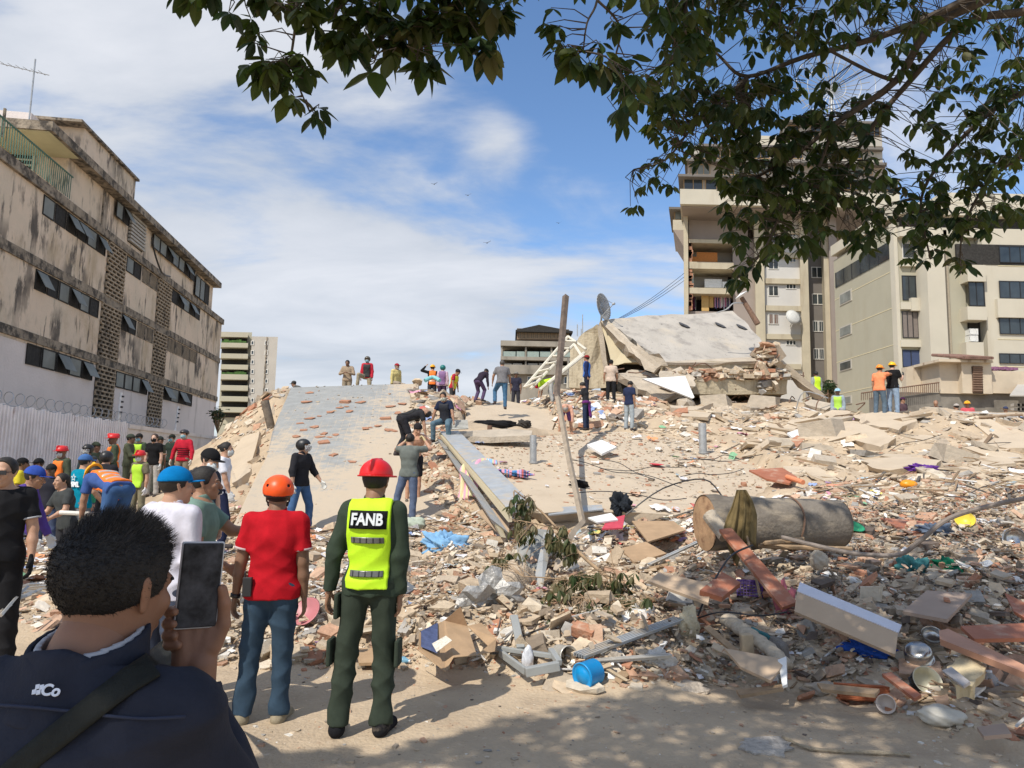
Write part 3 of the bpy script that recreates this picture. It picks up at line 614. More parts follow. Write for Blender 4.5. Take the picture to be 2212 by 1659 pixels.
    hipc = pel+np.array([0, 0, .01])*s; wst = pel+T*0.20*s; che = pel+T*0.36*s
    torsoP = [Cap(pel-Rr*.055*s*hipw, pel+Rr*.055*s*hipw, .112*s*b, .112*s*b, F0t, .85), Cap(pel+T*.03*s, wst, .135*s*b, .128*s*b, F0t, .74), Cap(wst, che, .128*s*b, .148*s*b, F0t, .72),
              Cap(che-Rr*.07*s, che+Rr*.07*s, .108*s*b, .108*s*b, F0t, .92), Cap(shz-Rr*.12*s*b, shz+Rr*.12*s*b, .062*s*b, .062*s*b), Cap(shz+T*.02*s, neck+T*.055*s, .075*s*b, .055*s)]
    neckP = [Cap(neck-T*.04*s, hc-hu*.05*s-hf*.015*s, .06*s*(.6+.4*b), .053*s)]
    legP = []
    for hip, kn, an in legs: legP += [Cap(hip, kn, .088*s*b, .057*s*(.6+.4*b)), Cap(kn, kn*.62+an*.38, .056*s, .056*s), Cap(kn*.62+an*.38, an, .054*s, .038*s)]
    footP = [Cap(l[2]+np.array([0, -.02, -.035])*s, f, .036*s, .032*s) for l, f in zip(legs, foot)]
    armU = [Cap(a[0], a[1], .054*s*b, .041*s*(.5+.5*b)) for a in arms]; armF = []
    for sh_, el, wr in arms: armF += [Cap(el, el*.6+wr*.4, .040*s, .041*s), Cap(el*.6+wr*.4, wr, .040*s, .026*s)]
    handP = []; handfine = []
    hands = hands or ('relax', 'relax')
    for (sh_, el, wr), mode, sd in zip(arms, hands, (1, -1)):
        dr = nrm(wr-el); fw = nrm(np.cross(np.array([sd*1.0, 0, 0]), dr)) if abs(dr[0]) < .8 else nrm(np.cross(np.array([0, 1, 0]), dr))
        if fw[1] < 0 and abs(dr[2]) > .4: fw = -fw
        side = nrm(np.cross(dr, fw))*sd   # palm normal (towards the thigh)
        palm_n = side if np.dot(side, -np.array([sd, 0, 0])) > 0 else -side
        if mode == 'fist': curl = 1.3
        elif mode == 'open': curl = 0.08
        else: curl = 0.45
        pc = wr+dr*.05*s
        if callable(mode): fine_prims = mode(tolocal, s); handfine.append((fine_prims, np.mean([q_.a for q_ in fine_prims], 0))); continue
        fine_prims = [Cap(wr-dr*.02*s, wr+dr*.02*s, .027*s, .025*s, palm_n, .75)]
        for j in range(4): fine_prims.append(Cap(wr+dr*.02*s+fw*(j-1.5)*.010*s, wr+dr*.085*s+fw*(j-1.5)*.0195*s, .016*s, .0115*s, palm_n, .95))
        for j in range(4):
            Lf = (.042, .047, .044, .034)[3-j]*s*0.9; p0 = wr+dr*.088*s+fw*(j-1.5)*.0200*s; dcur = dr+fw*(j-1.5)*.05; pp = p0
            for q in range(3):
                ang = curl*(q+0.6)*0.9; dd = nrm(dcur*math.cos(ang)+palm_n*math.sin(ang)); p1 = pp+dd*Lf*(1, .65, .5)[q]
                fine_prims.append(Cap(pp, p1, (.0095-.001*q)*s, (.0088-.001*q)*s)); pp = p1
        t0 = wr+dr*.03*s+fw*.026*s; t1 = t0+nrm(dr*.7+fw*.7+palm_n*.3)*.038*s; t2 = t1+nrm(dr*1+fw*.25+palm_n*.4)*.03*s
        fine_prims += [Cap(t0, t1, .013*s, .0105*s), Cap(t1, t2, .0105*s, .0085*s)]
        handfine.append((fine_prims, pc+dr*.03*s)); handP.append(Cap(wr, wr+dr*.09*s, .024*s, .030*s, palm_n, .6)); handP.append(Cap(wr+dr*.08*s, wr+dr*.12*s+palm_n*.02*s, .024*s, .018*s, palm_n, .7))
    hfr = [hr, hf, hu]
    def hp(a, b_, c): return hc+(hr*a+hf*b_+hu*c)*s
    headP = [Ell(hp(0, -.012, .03), hfr, v3(.076, .094, .088)*s), Ell(hp(0, .022, -.035), hfr, v3(.060, .070, .085)*s), Cap(hp(0, .068, -.092), hp(0, .052, -.085), .026*s, .03*s)]
    faceP = [Cap(hp(0, .092, .012), hp(0, .112, -.026), .010*s, .0165*s), Cap(hp(-.034, .078, .022), hp(.034, .078, .022), .014*s, .014*s), Cap(hp(-.018, .092, -.058), hp(.018, .092, -.058), .009*s, .009*s), Cap(hp(-.04, .066, -.018), hp(-.03, .07, -.03), .022*s, .022*s), Cap(hp(.04, .066, -.018), hp(.03, .07, -.03), .022*s, .022*s)]
    earP = [Cap(hp(sd*.078, -.008, .012), hp(sd*.074, -.002, -.028), .021*s, .012*s, nrm(hr+hf*.35*sd), .38) for sd in (1, -1)]
    def fhead(X, Y, Z):
        q = union(headP, X, Y, Z, .03*s); q = smin(q, union(faceP, X, Y, Z, .012*s), .014*s)
        for sd in (1, -1): q = np.maximum(q, -(Ell(hp(sd*.031, .098, -.003), hfr, v3(.017, .014, .012)*s)(X, Y, Z)))
        q = smin(q, union(earP, X, Y, Z, .005*s), .008*s); return smin(q, union(neckP, X, Y, Z, .02), .03*s)
    allP = torsoP+legP+armU+armF+neckP
    pts = np.array([p for l in legs+arms for p in l]+foot+[hc, neck, pel]); lo = pts.min(0)-.20*s; hi = pts.max(0)+.22*s
    def bounds(pl, m_): a = np.array(pl); return a.min(0)-m_, a.max(0)+m_
    nearhands = d < 16 or fine
    def fbody(X, Y, Z):
        q = union(torsoP, X, Y, Z, .05*s); q = smin(q, union(legP, X, Y, Z, .02*s), .03*s); q = smin(q, union(armU+armF, X, Y, Z, .02*s), .02*s)
        if leg != 'long' or True: q = smin(q, union(footP, X, Y, Z, .02*s), .02*s)
        q = smin(q, union(neckP, X, Y, Z, .02), .02*s)
        if not nearhands: q = smin(q, union(handP, X, Y, Z, .015*s), .012*s)
        if h > .012: q = smin(q, fhead(X, Y, Z), .01*s)
        return q
    r0 = snet(fbody, lo, hi, max(h, .009 if not fine else fine)); parts = [r0]
    hfine_v = .0032 if fine else max(.0042, min(.008, px*.75))
    if h <= .012 or True:
        l2, h2 = bounds([hc+hu*.13*s, hc-hu*.13*s, hc], .125*s); r1 = snet(fhead, l2, h2, hh); parts.append(r1)
    if nearhands and not gloves:
        for fp, c_ in handfine:
            l2, h2 = c_-.135*s, c_+.135*s; hv = snet(lambda X, Y, Z: union(fp, X, Y, Z, .006*s), l2, h2, hfine_v); parts.append(hv)
    Vb, Fb = joinarr(parts); body = bulk('body', Vb, Fb, skinm(skin), e, smooth=True)
    # ---- clothing
    fo = 0.0085*loose if d < 8 else 0.006; sd_ = random.uniform(0, 9)
    def cutsleeve(X, Y, Z, q, frac_u, frac_f, prims_u, prims_f):
        return q
    if shirt is not None:
        t = .014*s*loose
        arms_cut = []
        for i, (sh_, el, wr) in enumerate(arms):
            if sleeve == 'long': prim = [Cap(sh_, el, .056*s*b, .048*s), Cap(el, wr+nrm(wr-el)*-.005, .048*s, .033*s)]; arms_cut.append((prim, wr, nrm(wr-el)))
            elif sleeve == 'short': pe = sh_*.30+el*.70; prim = [Cap(sh_, pe, .056*s*b, .056*s*(.5+.5*b))]; arms_cut.append((prim, pe, nrm(el-sh_)))
            elif sleeve == 'three': pe = el*.55+wr*.45; prim = [Cap(sh_, el, .06*s*b, .050*s), Cap(el, pe, .050*s, .042*s)]; arms_cut.append((prim, pe, nrm(wr-el)))
            else: arms_cut.append(None)
        hem = pel-T*.075*s; hemP = torsoP+[Cap(pel-Rr*.06*s-T*.08*s, pel+Rr*.06*s-T*.08*s, .108*s*b, .108*s*b, F0t, .9)]
        hh_ = half(hem, -T); nk = half(neck+T*.035*s-F0*.0*s, T*1.0+F0*.28)
        def fsh(X, Y, Z):
            q = union(hemP, X, Y, Z, .05*s, t); fl = folds(X, Y, Z, fo, 1, sd_)
            w = np.clip(1-np.abs((X-pel[0])*T[0]+(Y-pel[1])*T[1]+(Z-pel[2])*T[2]-.12*s)/(.3*s), 0, 1); q = q-w*.006*s*loose
            q = np.maximum(q, hh_(X, Y, Z)); q = np.maximum(q, nk(X, Y, Z))
            for ac in arms_cut:
                if ac is None: continue
                a_ = union(ac[0], X, Y, Z, .02*s, t*.7)
                a_ = np.maximum(a_, half(ac[1], ac[2])(X, Y, Z)-(0.0)); q = smin(q, a_, .025*s)
            return q+fl
        so_ = meshpart('shirt' if sleeve != 'long' or not collar == 'jacket' else 'jacket', fsh, lo, hi, h, cloth(shirt), e)
        if cuff is not None:
            for ac in arms_cut:
                if ac: c_ = ac[1]; dr = ac[2]; rr = (ac[0][-1].rb+t*.8); mb = MB(); M = Matrix.Translation(Vector(c_)) @ Vector(dr).to_track_quat('Z', 'Y').to_matrix().to_4x4(); mb.lathe([(rr*.9, -.010), (rr+.004, -.010), (rr+.004, .004), (rr*.9, .004)], M, 18); newobj('cuff', mb.v, mb.f, cloth(cuff), so_, True)
        if collar:
            def fcol(X, Y, Z):
                q = Cap(neck+T*.0*s, neck+T*.05*s+F0*.01*s, .078*s, .070*s)(X, Y, Z); return np.maximum(np.maximum(q, -(q+.012)), np.maximum(half(neck+T*.065*s, T-F0*.25)(X, Y, Z), half(neck-T*.01*s, -T)(X, Y, Z)))
            meshpart('collar', fcol, neck-.13*s, neck+.15*s, min(h, .009), cloth(shirt), so_)
    if pants is not None:
        tp = .013*s
        pl = []
        for hip, kn, an in legs:
            if leg == 'long': pl.append(([Cap(hip, kn, .094*s*b, .066*s), Cap(kn, an, .066*s, .060*s)], an+nrm(an-kn)*.012*s, nrm(an-kn)))
            else: e_ = hip*.12+kn*.88; pl.append(([Cap(hip, e_, .096*s*b, .078*s)], e_, nrm(kn-hip)))
        wc = half(pel+T*.075*s, T)
        def fpa(X, Y, Z):
            q = union(torsoP[:2], X, Y, Z, .04*s, tp*.6); q = np.maximum(q, wc(X, Y, Z))
            for pr, c_, n_ in pl: q = smin(q, np.maximum(union(pr, X, Y, Z, .02*s, tp*.5), half(c_, n_)(X, Y, Z)), .03*s)
            return q+folds(X, Y, Z, fo*1.0*(1+.8*np.clip(1-Z/(.45*s), 0, 1)), 1.0, sd_+3)
        hi2 = hi.copy(); hi2[2] = min(hi[2], (pel+T*.2*s)[2]+.16*s); pa_ = meshpart('trousers' if leg == 'long' else 'shorts', fpa, lo, hi2, h, cloth(pants), e)
        if belt is not None:
            def fbe(X, Y, Z): q = union(torsoP[:2], X, Y, Z, .04*s, tp*.6+.012); c_ = half(pel+T*.045*s, T)(X, Y, Z); return np.maximum(q, np.abs(c_)-.018)
            meshpart('belt', fbe, pel-.26*s, pel+.26*s, min(h, .009), cloth(belt), pa_)
    if shoes is not None and d < 28:
        for l, f in zip(legs, foot):
            an = l[2]; pr = [Cap(an+v3(0, -.012, -.005)*s, an+v3(0, -.012, -.04)*s, .044*s, .046*s), Cap(an+v3(0, -.03, -.045)*s, f+v3(0, .01, .0)*s, .045*s, .040*s)]
            zb = min(an[2]-.08*s, f[2]-.028*s)
            def fs_(X, Y, Z): return np.maximum(union(pr, X, Y, Z, .03*s), half((0, 0, zb), (0, 0, -1))(X, Y, Z))
            c_ = (an+f)/2; meshpart('shoe', fs_, np.minimum(an, f)-.1*s, np.maximum(an, f)+.1*s, min(h, .012), dusty(shoes), e)
    if vest is not None:
        hem = pel-T*(.045+vestlen)*s; vp = torsoP[:5]+[Cap(pel-Rr*.06*s-T*.06*s, pel+Rr*.06*s-T*.06*s, .112*s*b, .112*s*b, F0t, .9)]
        def fv(X, Y, Z):
            q = union(vp, X, Y, Z, .05*s, .037*s*loose); q = np.maximum(q, half(hem, -T)(X, Y, Z)); q = np.maximum(q, half(neck+T*.02*s, T+F0*.5)(X, Y, Z))
            for sd in (1, -1):
                sp_ = shz+Rr*sd*.138*s; q = np.maximum(q, half(sp_, Rr*sd)(X, Y, Z)); 
            return q+folds(X, Y, Z, fo*1.1, .7, sd_+5)
        ve = meshpart('vest', fv, lo, hi, h, cm('hivis', vest, rough=0.7, var=0.06, scale=8, bump=0.12, bscale=90), e)
        if stripe is not None:
            for hgt in stripe[1]:
                def fst(X, Y, Z):
                    q = union(vp, X, Y, Z, .05*s, .043*s*loose)+folds(X, Y, Z, fo*1.1, .7, sd_+5); c_ = half(pel+T*hgt*s, T)(X, Y, Z); q = np.maximum(q, np.abs(c_)-.024)
                    for sd in (1, -1): q = np.maximum(q, half(shz+Rr*sd*.130*s, Rr*sd)(X, Y, Z))
                    return q
                meshpart('reflective_stripe', fst, lo, hi, min(h, .014), cm('reflective', stripe[0], rough=0.35, var=.1, metal=.3, bump=.05), ve)
    if tie is not None:
        def ftie(X, Y, Z):
            q = union(torsoP[:2], X, Y, Z, .04*s, .035); c_ = half(pel+T*.03*s, T)(X, Y, Z); q = np.maximum(q, np.abs(c_)-.05*s)
            k_ = union([Cap(pel-F0*.10*s, pel-F0*.14*s+v3(.05, -.02, -.45)*s, .06*s, .09*s, F0t, .5), Cap(pel-F0*.10*s+v3(.1, 0, 0)*s, pel+v3(.16, -.06, -.36)*s, .05*s, .05*s)], X, Y, Z, .03)
            return smin(q, k_, .02)+folds(X, Y, Z, .008, 1.2, 3)
        meshpart('tied_jacket', ftie, lo, hi, h, cloth(tie), e)
    # ---- head wear
    def fcr(inf): return Ell(hp(0, -.012, .032), hfr, v3(.078+inf, .096+inf, .088+inf)*s)
    l2, h2 = bounds([hc+hu*.10*s, hc-hu*.06*s, hc+hf*.1*s, hc-hf*.1*s], .14*s); hb = min(h, .012) if d > 8 else min(h, .006)
    if hair is not None and not bald:
        def fha(X, Y, Z):
            q = fcr(.010)(X, Y, Z); q = np.maximum(q, half(hp(0, .052, .072), hf*1.0-hu*.32)(X, Y, Z)); fr = half(hp(0, .01, -.03), hf)(X, Y, Z)
            q = np.maximum(q, half(hp(0, -.05, -.045), -hu*1.0+hf*.55)(X, Y, Z)); q = q+noisef(X, Y, Z, 160, .0022)
            if hairlen: q = smin(q, union([Cap(hp(0, -.07, .02), hp(0, -.09, -.10), .062*s, .045*s), Cap(hp(0, -.09, -.10), hp(0, -.08, -.10-.12*hairlen), .045*s, .03*s)] if hairlen > .5 else [Cap(hp(0, -.11, .045), hp(0, -.13, .04), .035*s, .03*s)], X, Y, Z, .02), .02)
            return q
        l3 = l2.copy(); l3 -= (.25*s if hairlen > .5 else .02); meshpart('hair', fha, l3, h2, hb, cm('hair', hair, rough=.6, var=.4, scale=60, bump=.6, bscale=220, spec=.4), e)
    if beard:
        meshpart('beard', lambda X, Y, Z: np.maximum(union([Cap(hp(-.05, .045, -.06), hp(0, .085, -.095), .028*s, .03*s), Cap(hp(.05, .045, -.06), hp(0, .085, -.095), .028*s, .03*s)], X, Y, Z, .01), half(hp(0, 0, -.045), hu)(X, Y, Z)), l2-.06, h2, hb, cm('hair', hair, rough=.6, var=.4, scale=60, bump=.6, bscale=220), e)
    hm = plastic(hatc)
    if hat == 'helmet':
        def fhe(X, Y, Z):
            q = np.maximum(Ell(hp(0, -.006, .046), hfr, v3(.110, .132, .108)*s)(X, Y, Z), half(hp(0, 0, .040), -hu)(X, Y, Z))
            cr_ = np.maximum(Cap(hp(0, -.10, .10), hp(0, .09, .115), .052*s, .05*s, hr, .28)(X, Y, Z), half(hp(0, 0, .03), -hu)(X, Y, Z)); return smin(q, cr_, .012)
        def fbr(X, Y, Z):
            q = np.maximum(Ell(hp(0, .022, .040), hfr, v3(.128, .178, .05)*s)(X, Y, Z), np.abs(half(hp(0, 0, .038), hu)(X, Y, Z)-.0)-.0055); return q
        he = meshpart('helmet', fhe, l2-.06*s, h2+.08*s, hb, hm, e); meshpart('brim', fbr, l2-.08*s, h2+.1*s, min(hb, .008), hm, he)
    elif hat == 'climb':
        def fhe(X, Y, Z):
            q = np.maximum(Ell(hp(0, -.008, .042), hfr, v3(.112, .135, .112)*s)(X, Y, Z), half(hp(0, 0, .012), -hu+hf*.15)(X, Y, Z))
            for (a_, b_, c_) in ((.07, -.085, .07), (-.07, -.085, .07), (.09, -.02, .085), (-.09, -.02, .085)): q = np.maximum(q, -Ell(hp(a_, b_, c_), hfr, v3(.012, .026, .014)*s)(X, Y, Z))
            return q
        he = meshpart('helmet', fhe, l2-.06*s, h2+.08*s, hb, hm, e)
        meshpart('helmet_rim', lambda X, Y, Z: np.maximum(Ell(hp(0, -.008, .03), hfr, v3(.106, .129, .105)*s)(X, Y, Z), half(hp(0, 0, -.005), -hu+hf*.1)(X, Y, Z)), l2-.06*s, h2+.05*s, hb, M_black, he)
        for sd in (1, -1): mb = MB(); mb.tube([Vector(hp(sd*.085, .0, .03)), Vector(hp(sd*.08, .02, -.04)), Vector(hp(sd*.03, .06, -.12))], .006, 6); newobj('chin_strap', mb.v, mb.f, M_black, he)
    elif hat in ('moto', 'bike'):
        def fhe(X, Y, Z):
            q = Ell(hp(0, -.01, .035 if hat == 'moto' else .05), hfr, v3(.118, .142, .122 if hat == 'moto' else .10)*s)(X, Y, Z); q = np.maximum(q, half(hp(0, 0, -.06 if hat == 'moto' else .03), -hu+hf*.25)(X, Y, Z))
            q = np.maximum(q, -np.maximum(np.maximum(-half(hp(0, .045, 0), hf)(X, Y, Z), half(hp(0, 0, .055), hu)(X, Y, Z)), 0*X-.01)) if hat == 'moto' else np.maximum(q, -Cap(hp(-.03, -.1, .13), hp(-.03, .1, .13), .012, .012)(X, Y, Z))
            return q
        he = meshpart('helmet', fhe, l2-.06*s, h2+.08*s, hb, hm, e)
        if hat == 'moto' and d < 20: meshpart('visor', lambda X, Y, Z: np.maximum(np.maximum(np.abs(Ell(hp(0, .0, .01), hfr, v3(.115, .150, .13)*s)(X, Y, Z))-.004, -half(hp(0, .06, 0), hf)(X, Y, Z)), np.abs(half(hp(0, 0, -.02), hu)(X, Y, Z))-.06*s), l2-.06*s, h2+.1*s, hb, mat('visor_clear', (.55, .58, .6), rough=.1, alpha=.45, bump=0), he)
    elif hat in ('cap', 'capback', 'hat'):
        def fca(X, Y, Z): return np.maximum(fcr(.018)(X, Y, Z), half(hp(0, 0, .035), -hu+hf*.05)(X, Y, Z))
        sgn = -1 if hat == 'capback' else 1
        ca = meshpart('cap' if hat != 'hat' else 'hat', fca, l2, h2, hb, cloth(hatc), e)
        def fbi(X, Y, Z):
            q = Ell(hp(0, sgn*.10 if hat != 'hat' else 0, .038), hfr, (v3(.072, .085, .04) if hat != 'hat' else v3(.15, .17, .04))*s)(X, Y, Z); return np.maximum(q, np.abs(half(hp(0, sgn*.10, .036), hu-hf*sgn*.12)(X, Y, Z))-.004)
        meshpart('cap_peak' if hat != 'hat' else 'brim', fbi, l2-.1*s, h2+.1*s, min(hb, .007), cloth(hatc), ca)
    if mask is not None: meshpart('face_mask', lambda X, Y, Z: np.maximum(np.abs(Ell(hp(0, .035, -.045), hfr, v3(.068, .083, .068)*s)(X, Y, Z))-.004, -half(hp(0, .035, 0), hf)(X, Y, Z)), l2-.08*s, h2+.06*s, min(hb, .008), cloth(mask), e)
    if glasses: mb = MB(); M = Matrix([list(hr)+[0], list(hf)+[0], list(hu)+[0], [0, 0, 0, 1]]).transposed(); [mb.box(hp(sd*.034, .100, .003), (.052*s, .008, .034*s), M.to_3x3()) for sd in (1, -1)]; mb.tube([Vector(hp(-.08, .02, .008)), Vector(hp(-.062, .095, .008)), Vector(hp(.062, .095, .008)), Vector(hp(.08, .02, .008))], .003, 5); newobj('sunglasses', mb.v, mb.f, M_black, e)
    elif d < 17 and hat != 'moto':
        for sd in (1, -1): mb = MB(); mb.lathe([(.0, -.0115*s), (.0081*s, -.0081*s), (.0115*s, 0), (.0081*s, .0081*s), (0, .0115*s)], Matrix.Translation(Vector(hp(sd*.031, .077, .0))), 10); ey = newobj('eye', mb.v, mb.f, plastic((.62, .60, .56)), e, True); mb = MB(); mb.lathe([(.0, -.006*s), (.0055*s, 0), (0, .006*s)], Matrix.Translation(Vector(hp(sd*.031, .0855, .0))), 8); newobj('iris', mb.v, mb.f, plastic((.03, .018, .012)), ey, True)
        mb = MB(); mb.tube([Vector(hp(-.02, .0975, -.058)), Vector(hp(0, .1015, -.0575)), Vector(hp(.02, .0975, -.058))], .0045*s, 6, flat=.6); newobj('lips', mb.v, mb.f, skinm(tuple(c*.7 for c in skin)), e, True)
        for sd in (1, -1): mb = MB(); mb.tube([Vector(hp(sd*.014, .0945, .024)), Vector(hp(sd*.032, .0925, .029)), Vector(hp(sd*.05, .080, .023))], .0042*s, 5, flat=.7); newobj('eyebrow', mb.v, mb.f, cm('hair', hair or (.02, .02, .02), rough=.6, var=.4, scale=60, bump=.6, bscale=220), e, True)
    if gloves is not None:
        for fp, c_ in handfine:
            hv = snet(lambda X, Y, Z: union(fp, X, Y, Z, .008*s, .004), c_-.14*s, c_+.14*s, max(.005, min(.012, px*.8))); bulk('glove', hv[0], hv[1], cloth(gloves), e, smooth=True)
    e['_j'] = 0; del e['_j']
    def toworld(p): p = np.array(p); return Vector((root.x+p[0]*cyw-p[1]*syw, root.y+p[0]*syw+p[1]*cyw, root.z+p[2]))
    return dict(e=e, arms=arms, legs=legs, neck=neck, pel=pel, hc=hc, T=T, F=F0, R=Rr, hp=hp, s=s, W=toworld, shz=shz, body=body, top=top, torsoP=torsoP, root=root, yaw=yaw)
def text_mesh(name, body, size, m, parent, M, bold=0.0, ext=0.001, sx=1.0, cond=None):
    cu = bpy.data.curves.new(name, 'FONT'); cu.body = body; cu.size = size; cu.extrude = ext; cu.offset = bold; cu.align_x = 'CENTER'; cu.align_y = 'CENTER'
    t = bpy.data.objects.new(name, cu); C.objects.link(t); bpy.context.view_layer.update()
    me = bpy.data.meshes.new_from_object(t.evaluated_get(bpy.context.evaluated_depsgraph_get())); bpy.data.objects.remove(t)
    me.transform(M @ Matrix.Diagonal((sx, 1, 1, 1))); me.materials.clear(); me.materials.append(m)
    o = bpy.data.objects.new(name, me); C.objects.link(o); o.parent = parent; return o
GRN = (0.035, 0.050, 0.034); HIV = (0.50, 0.80, 0.02); ORV = (0.85, 0.20, 0.03); HIV2 = (0.45, 0.75, 0.05)
SK1 = (0.33, 0.18, 0.11); SK2 = (0.45, 0.26, 0.17); SK3 = (0.20, 0.105, 0.065); SK4 = (0.52, 0.33, 0.24)
JE = (0.045, 0.085, 0.16); KH = (0.30, 0.25, 0.18); BLU = (0.27, 0.48, 0.55)
UP = ((.5, .5, .75), (-.3, .5, .9))
grpC = 'rescuers and onlookers on the collapse'
# ---- the two men standing in front
r = person(815, 983, 4.82, 'person from behind in a red hard hat, dark green uniform and lime vest reading FANB', yaw=-4, H=1.765, hyaw=-3, skin=(0.27, 0.145, 0.085), shirt=GRN, sleeve='long', pants=(0.035, 0.046, 0.033), shoes=(0.012, 0.012, 0.014),
    hat='helmet', hatc=(0.62, 0.012, 0.015), hair=(0.012, 0.01, 0.01), vest=HIV, build=.97, ra=((.10, -.06, -1), (.0, .12, -1)), la=((-.27, -.08, -1), (-.14, .12, -1)), rl=((.02, .10, -1), (.02, -.08, -1)), ll=((-.12, .0, -1), (-.06, -.10, -1)), hands=('relax', 'relax'), group=None, loose=1.05, vestlen=-.02, collar=True)
e = r['e']; s = r['s']; T = Vector(r['T']); Rv = Vector(r['R']); pel = Vector(r['pel']); 
def on_back(r, up, side=0.0, offs=0.0):
    """point of the back surface at a height above the pelvis"""
    T = Vector(r['T']); F = Vector(r['F']); Rv = Vector(r['R']); c = Vector(r['pel'])+T*up*r['s']+Rv*side*r['s']
    lo_, hi_ = 0.0, 0.4
    for _ in range(22):
        mid = (lo_+hi_)/2; p = c-F*mid; q = union(r['torsoP'], np.float32(p.x), np.float32(p.y), np.float32(p.z), .05*r['s'], .0)
        if q < 0: lo_ = mid
        else: hi_ = mid
    return c-F*(lo_+offs)
def patch(r, name, up, w, hgt, offs, m, parent, side=0.0, bot=0.0):
    """rounded cloth rectangle that follows the back"""
    vs = []; fs = []; nx_, ny_ = 12, 6
    for j in range(ny_+1):
        for i in range(nx_+1): vs.append(on_back(r, up+hgt*(j/ny_-.5), side+w*(i/nx_-.5), offs))
    n = len(vs); F = Vector(r['F']); vs += [v+F*.012 for v in vs]
    for j in range(ny_):
        for i in range(nx_): a = j*(nx_+1)+i; fs += [(a, a+1, a+nx_+2, a+nx_+1), (n+a, n+a+nx_+1, n+a+nx_+2, n+a+1)]
    ring = [i for i in range(nx_+1)]+[j*(nx_+1)+nx_ for j in range(1, ny_+1)]+[ny_*(nx_+1)+i for i in range(nx_-1, -1, -1)]+[j*(nx_+1) for j in range(ny_-1, 0, -1)]
    for a, b in zip(ring, ring[1:]+ring[:1]): fs.append((b, a, a+n, b+n))
    return newobj(name, vs, fs, m, parent, True)
vestc = [c for c in e.children if c.name.startswith('vest')][0]
pt = patch(r, 'name_patch', .415, .245, .115, .056, cloth((0.012, 0.012, 0.013)), vestc)
c_ = on_back(r, .415, 0, .060); F = Vector(r['F'])
tn = (on_back(r, .46, 0, 0)-on_back(r, .37, 0, 0)).normalized(); M = Matrix([Rv, tn, Rv.cross(tn)]).transposed().to_4x4(); M.translation = c_
text_mesh('lettering', 'FANB', .105*s, cm('reflective', (0.62, 0.65, 0.66), rough=.35, var=.1, bump=.05), pt, M, bold=.0035, ext=.004, sx=.80)
for up in (.285, .075):
    st = patch(r, 'reflective_strip', up, .215, .038, .052, cm('reflective', (0.16, 0.16, 0.15), rough=.3, var=.15, metal=.3, bump=.05), vestc, side=-.0)
    for k in range(5): patch(r, 'stitching', up, .006, .036, .055, M_black, st, side=-.085+.0425*k)
def pocket(r, i, side, z, w, hgt, col):
    hip, kn, an = [Vector(q) for q in r['legs'][i]]; c = hip.lerp(kn, z); mb = MB(); mb.box(c+Vector((side*.10, -.02, 0)), (.030, .13, hgt)); o = newobj('cargo_pocket', mb.v, mb.f, cloth(col), r['e']); b = o.modifiers.new('b', 'BEVEL'); b.width = .012; b.segments = 2
pocket(r, 0, 1, .98, .1, .17, (0.035, 0.046, 0.033)); pocket(r, 1, -1, .98, .1, .17, (0.035, 0.046, 0.033)); pocket(r, 1, -1, .30, .1, .16, (0.035, 0.046, 0.033))
r = person(604, 1018, 5.0, 'person from behind in an orange helmet, red polo shirt and blue jeans', yaw=3, H=1.66, hyaw=12, skin=(0.21, 0.115, 0.07), shirt=(0.42, 0.008, 0.016), sleeve='short', cuff=(0.5, 0.4, 0.4), pants=(0.035, 0.062, 0.095), shoes=(0.27, 0.23, 0.16),
    hat='climb', hatc=(0.85, 0.09, 0.008), hair=(0.01, 0.01, 0.01), build=1.08, ra=((.12, -.02, -1), (.06, .12, -1)), la=((-.20, -.04, -1), (-.12, .05, -1)), rl=((.0, .08, -1), (-.0, -.03, -1)), ll=((-.10, .0, -1), (-.06, -.04, -1)), group=None, collar=True, loose=1.05, beard=True)
e = r['e']; s = r['s']; wr = Vector(r['arms'][1][2]); dr = (wr-Vector(r['arms'][1][1])).normalized()
mb = MB(); mb.lathe([(.026, -.012), (.034, -.012), (.034, .012), (.026, .012)], Matrix.Translation(wr) @ dr.to_track_quat('Z', 'Y').to_matrix().to_4x4(), 16); newobj('wristwatch', mb.v, mb.f, M_black, e, True)
rb = on_back(r, .02, -.12, .0); mb = MB(); mb.box(rb+Vector((-.02, -.035, .0)), (.06, .035, .125)); mb.tube([rb+Vector((-.04, -.035, .06)), rb+Vector((-.04, -.035, .10))], .007, 6); o = newobj('belt_radio', mb.v, mb.f, M_black, e); b = o.modifiers.new('b', 'BEVEL'); b.width = .005
ptm = cloth((0.03, 0.05, 0.08)); [patch(r, 'back_pocket', -.19, .11, .12, .020, ptm, e, side=sd*.085) for sd in (1, -1)]
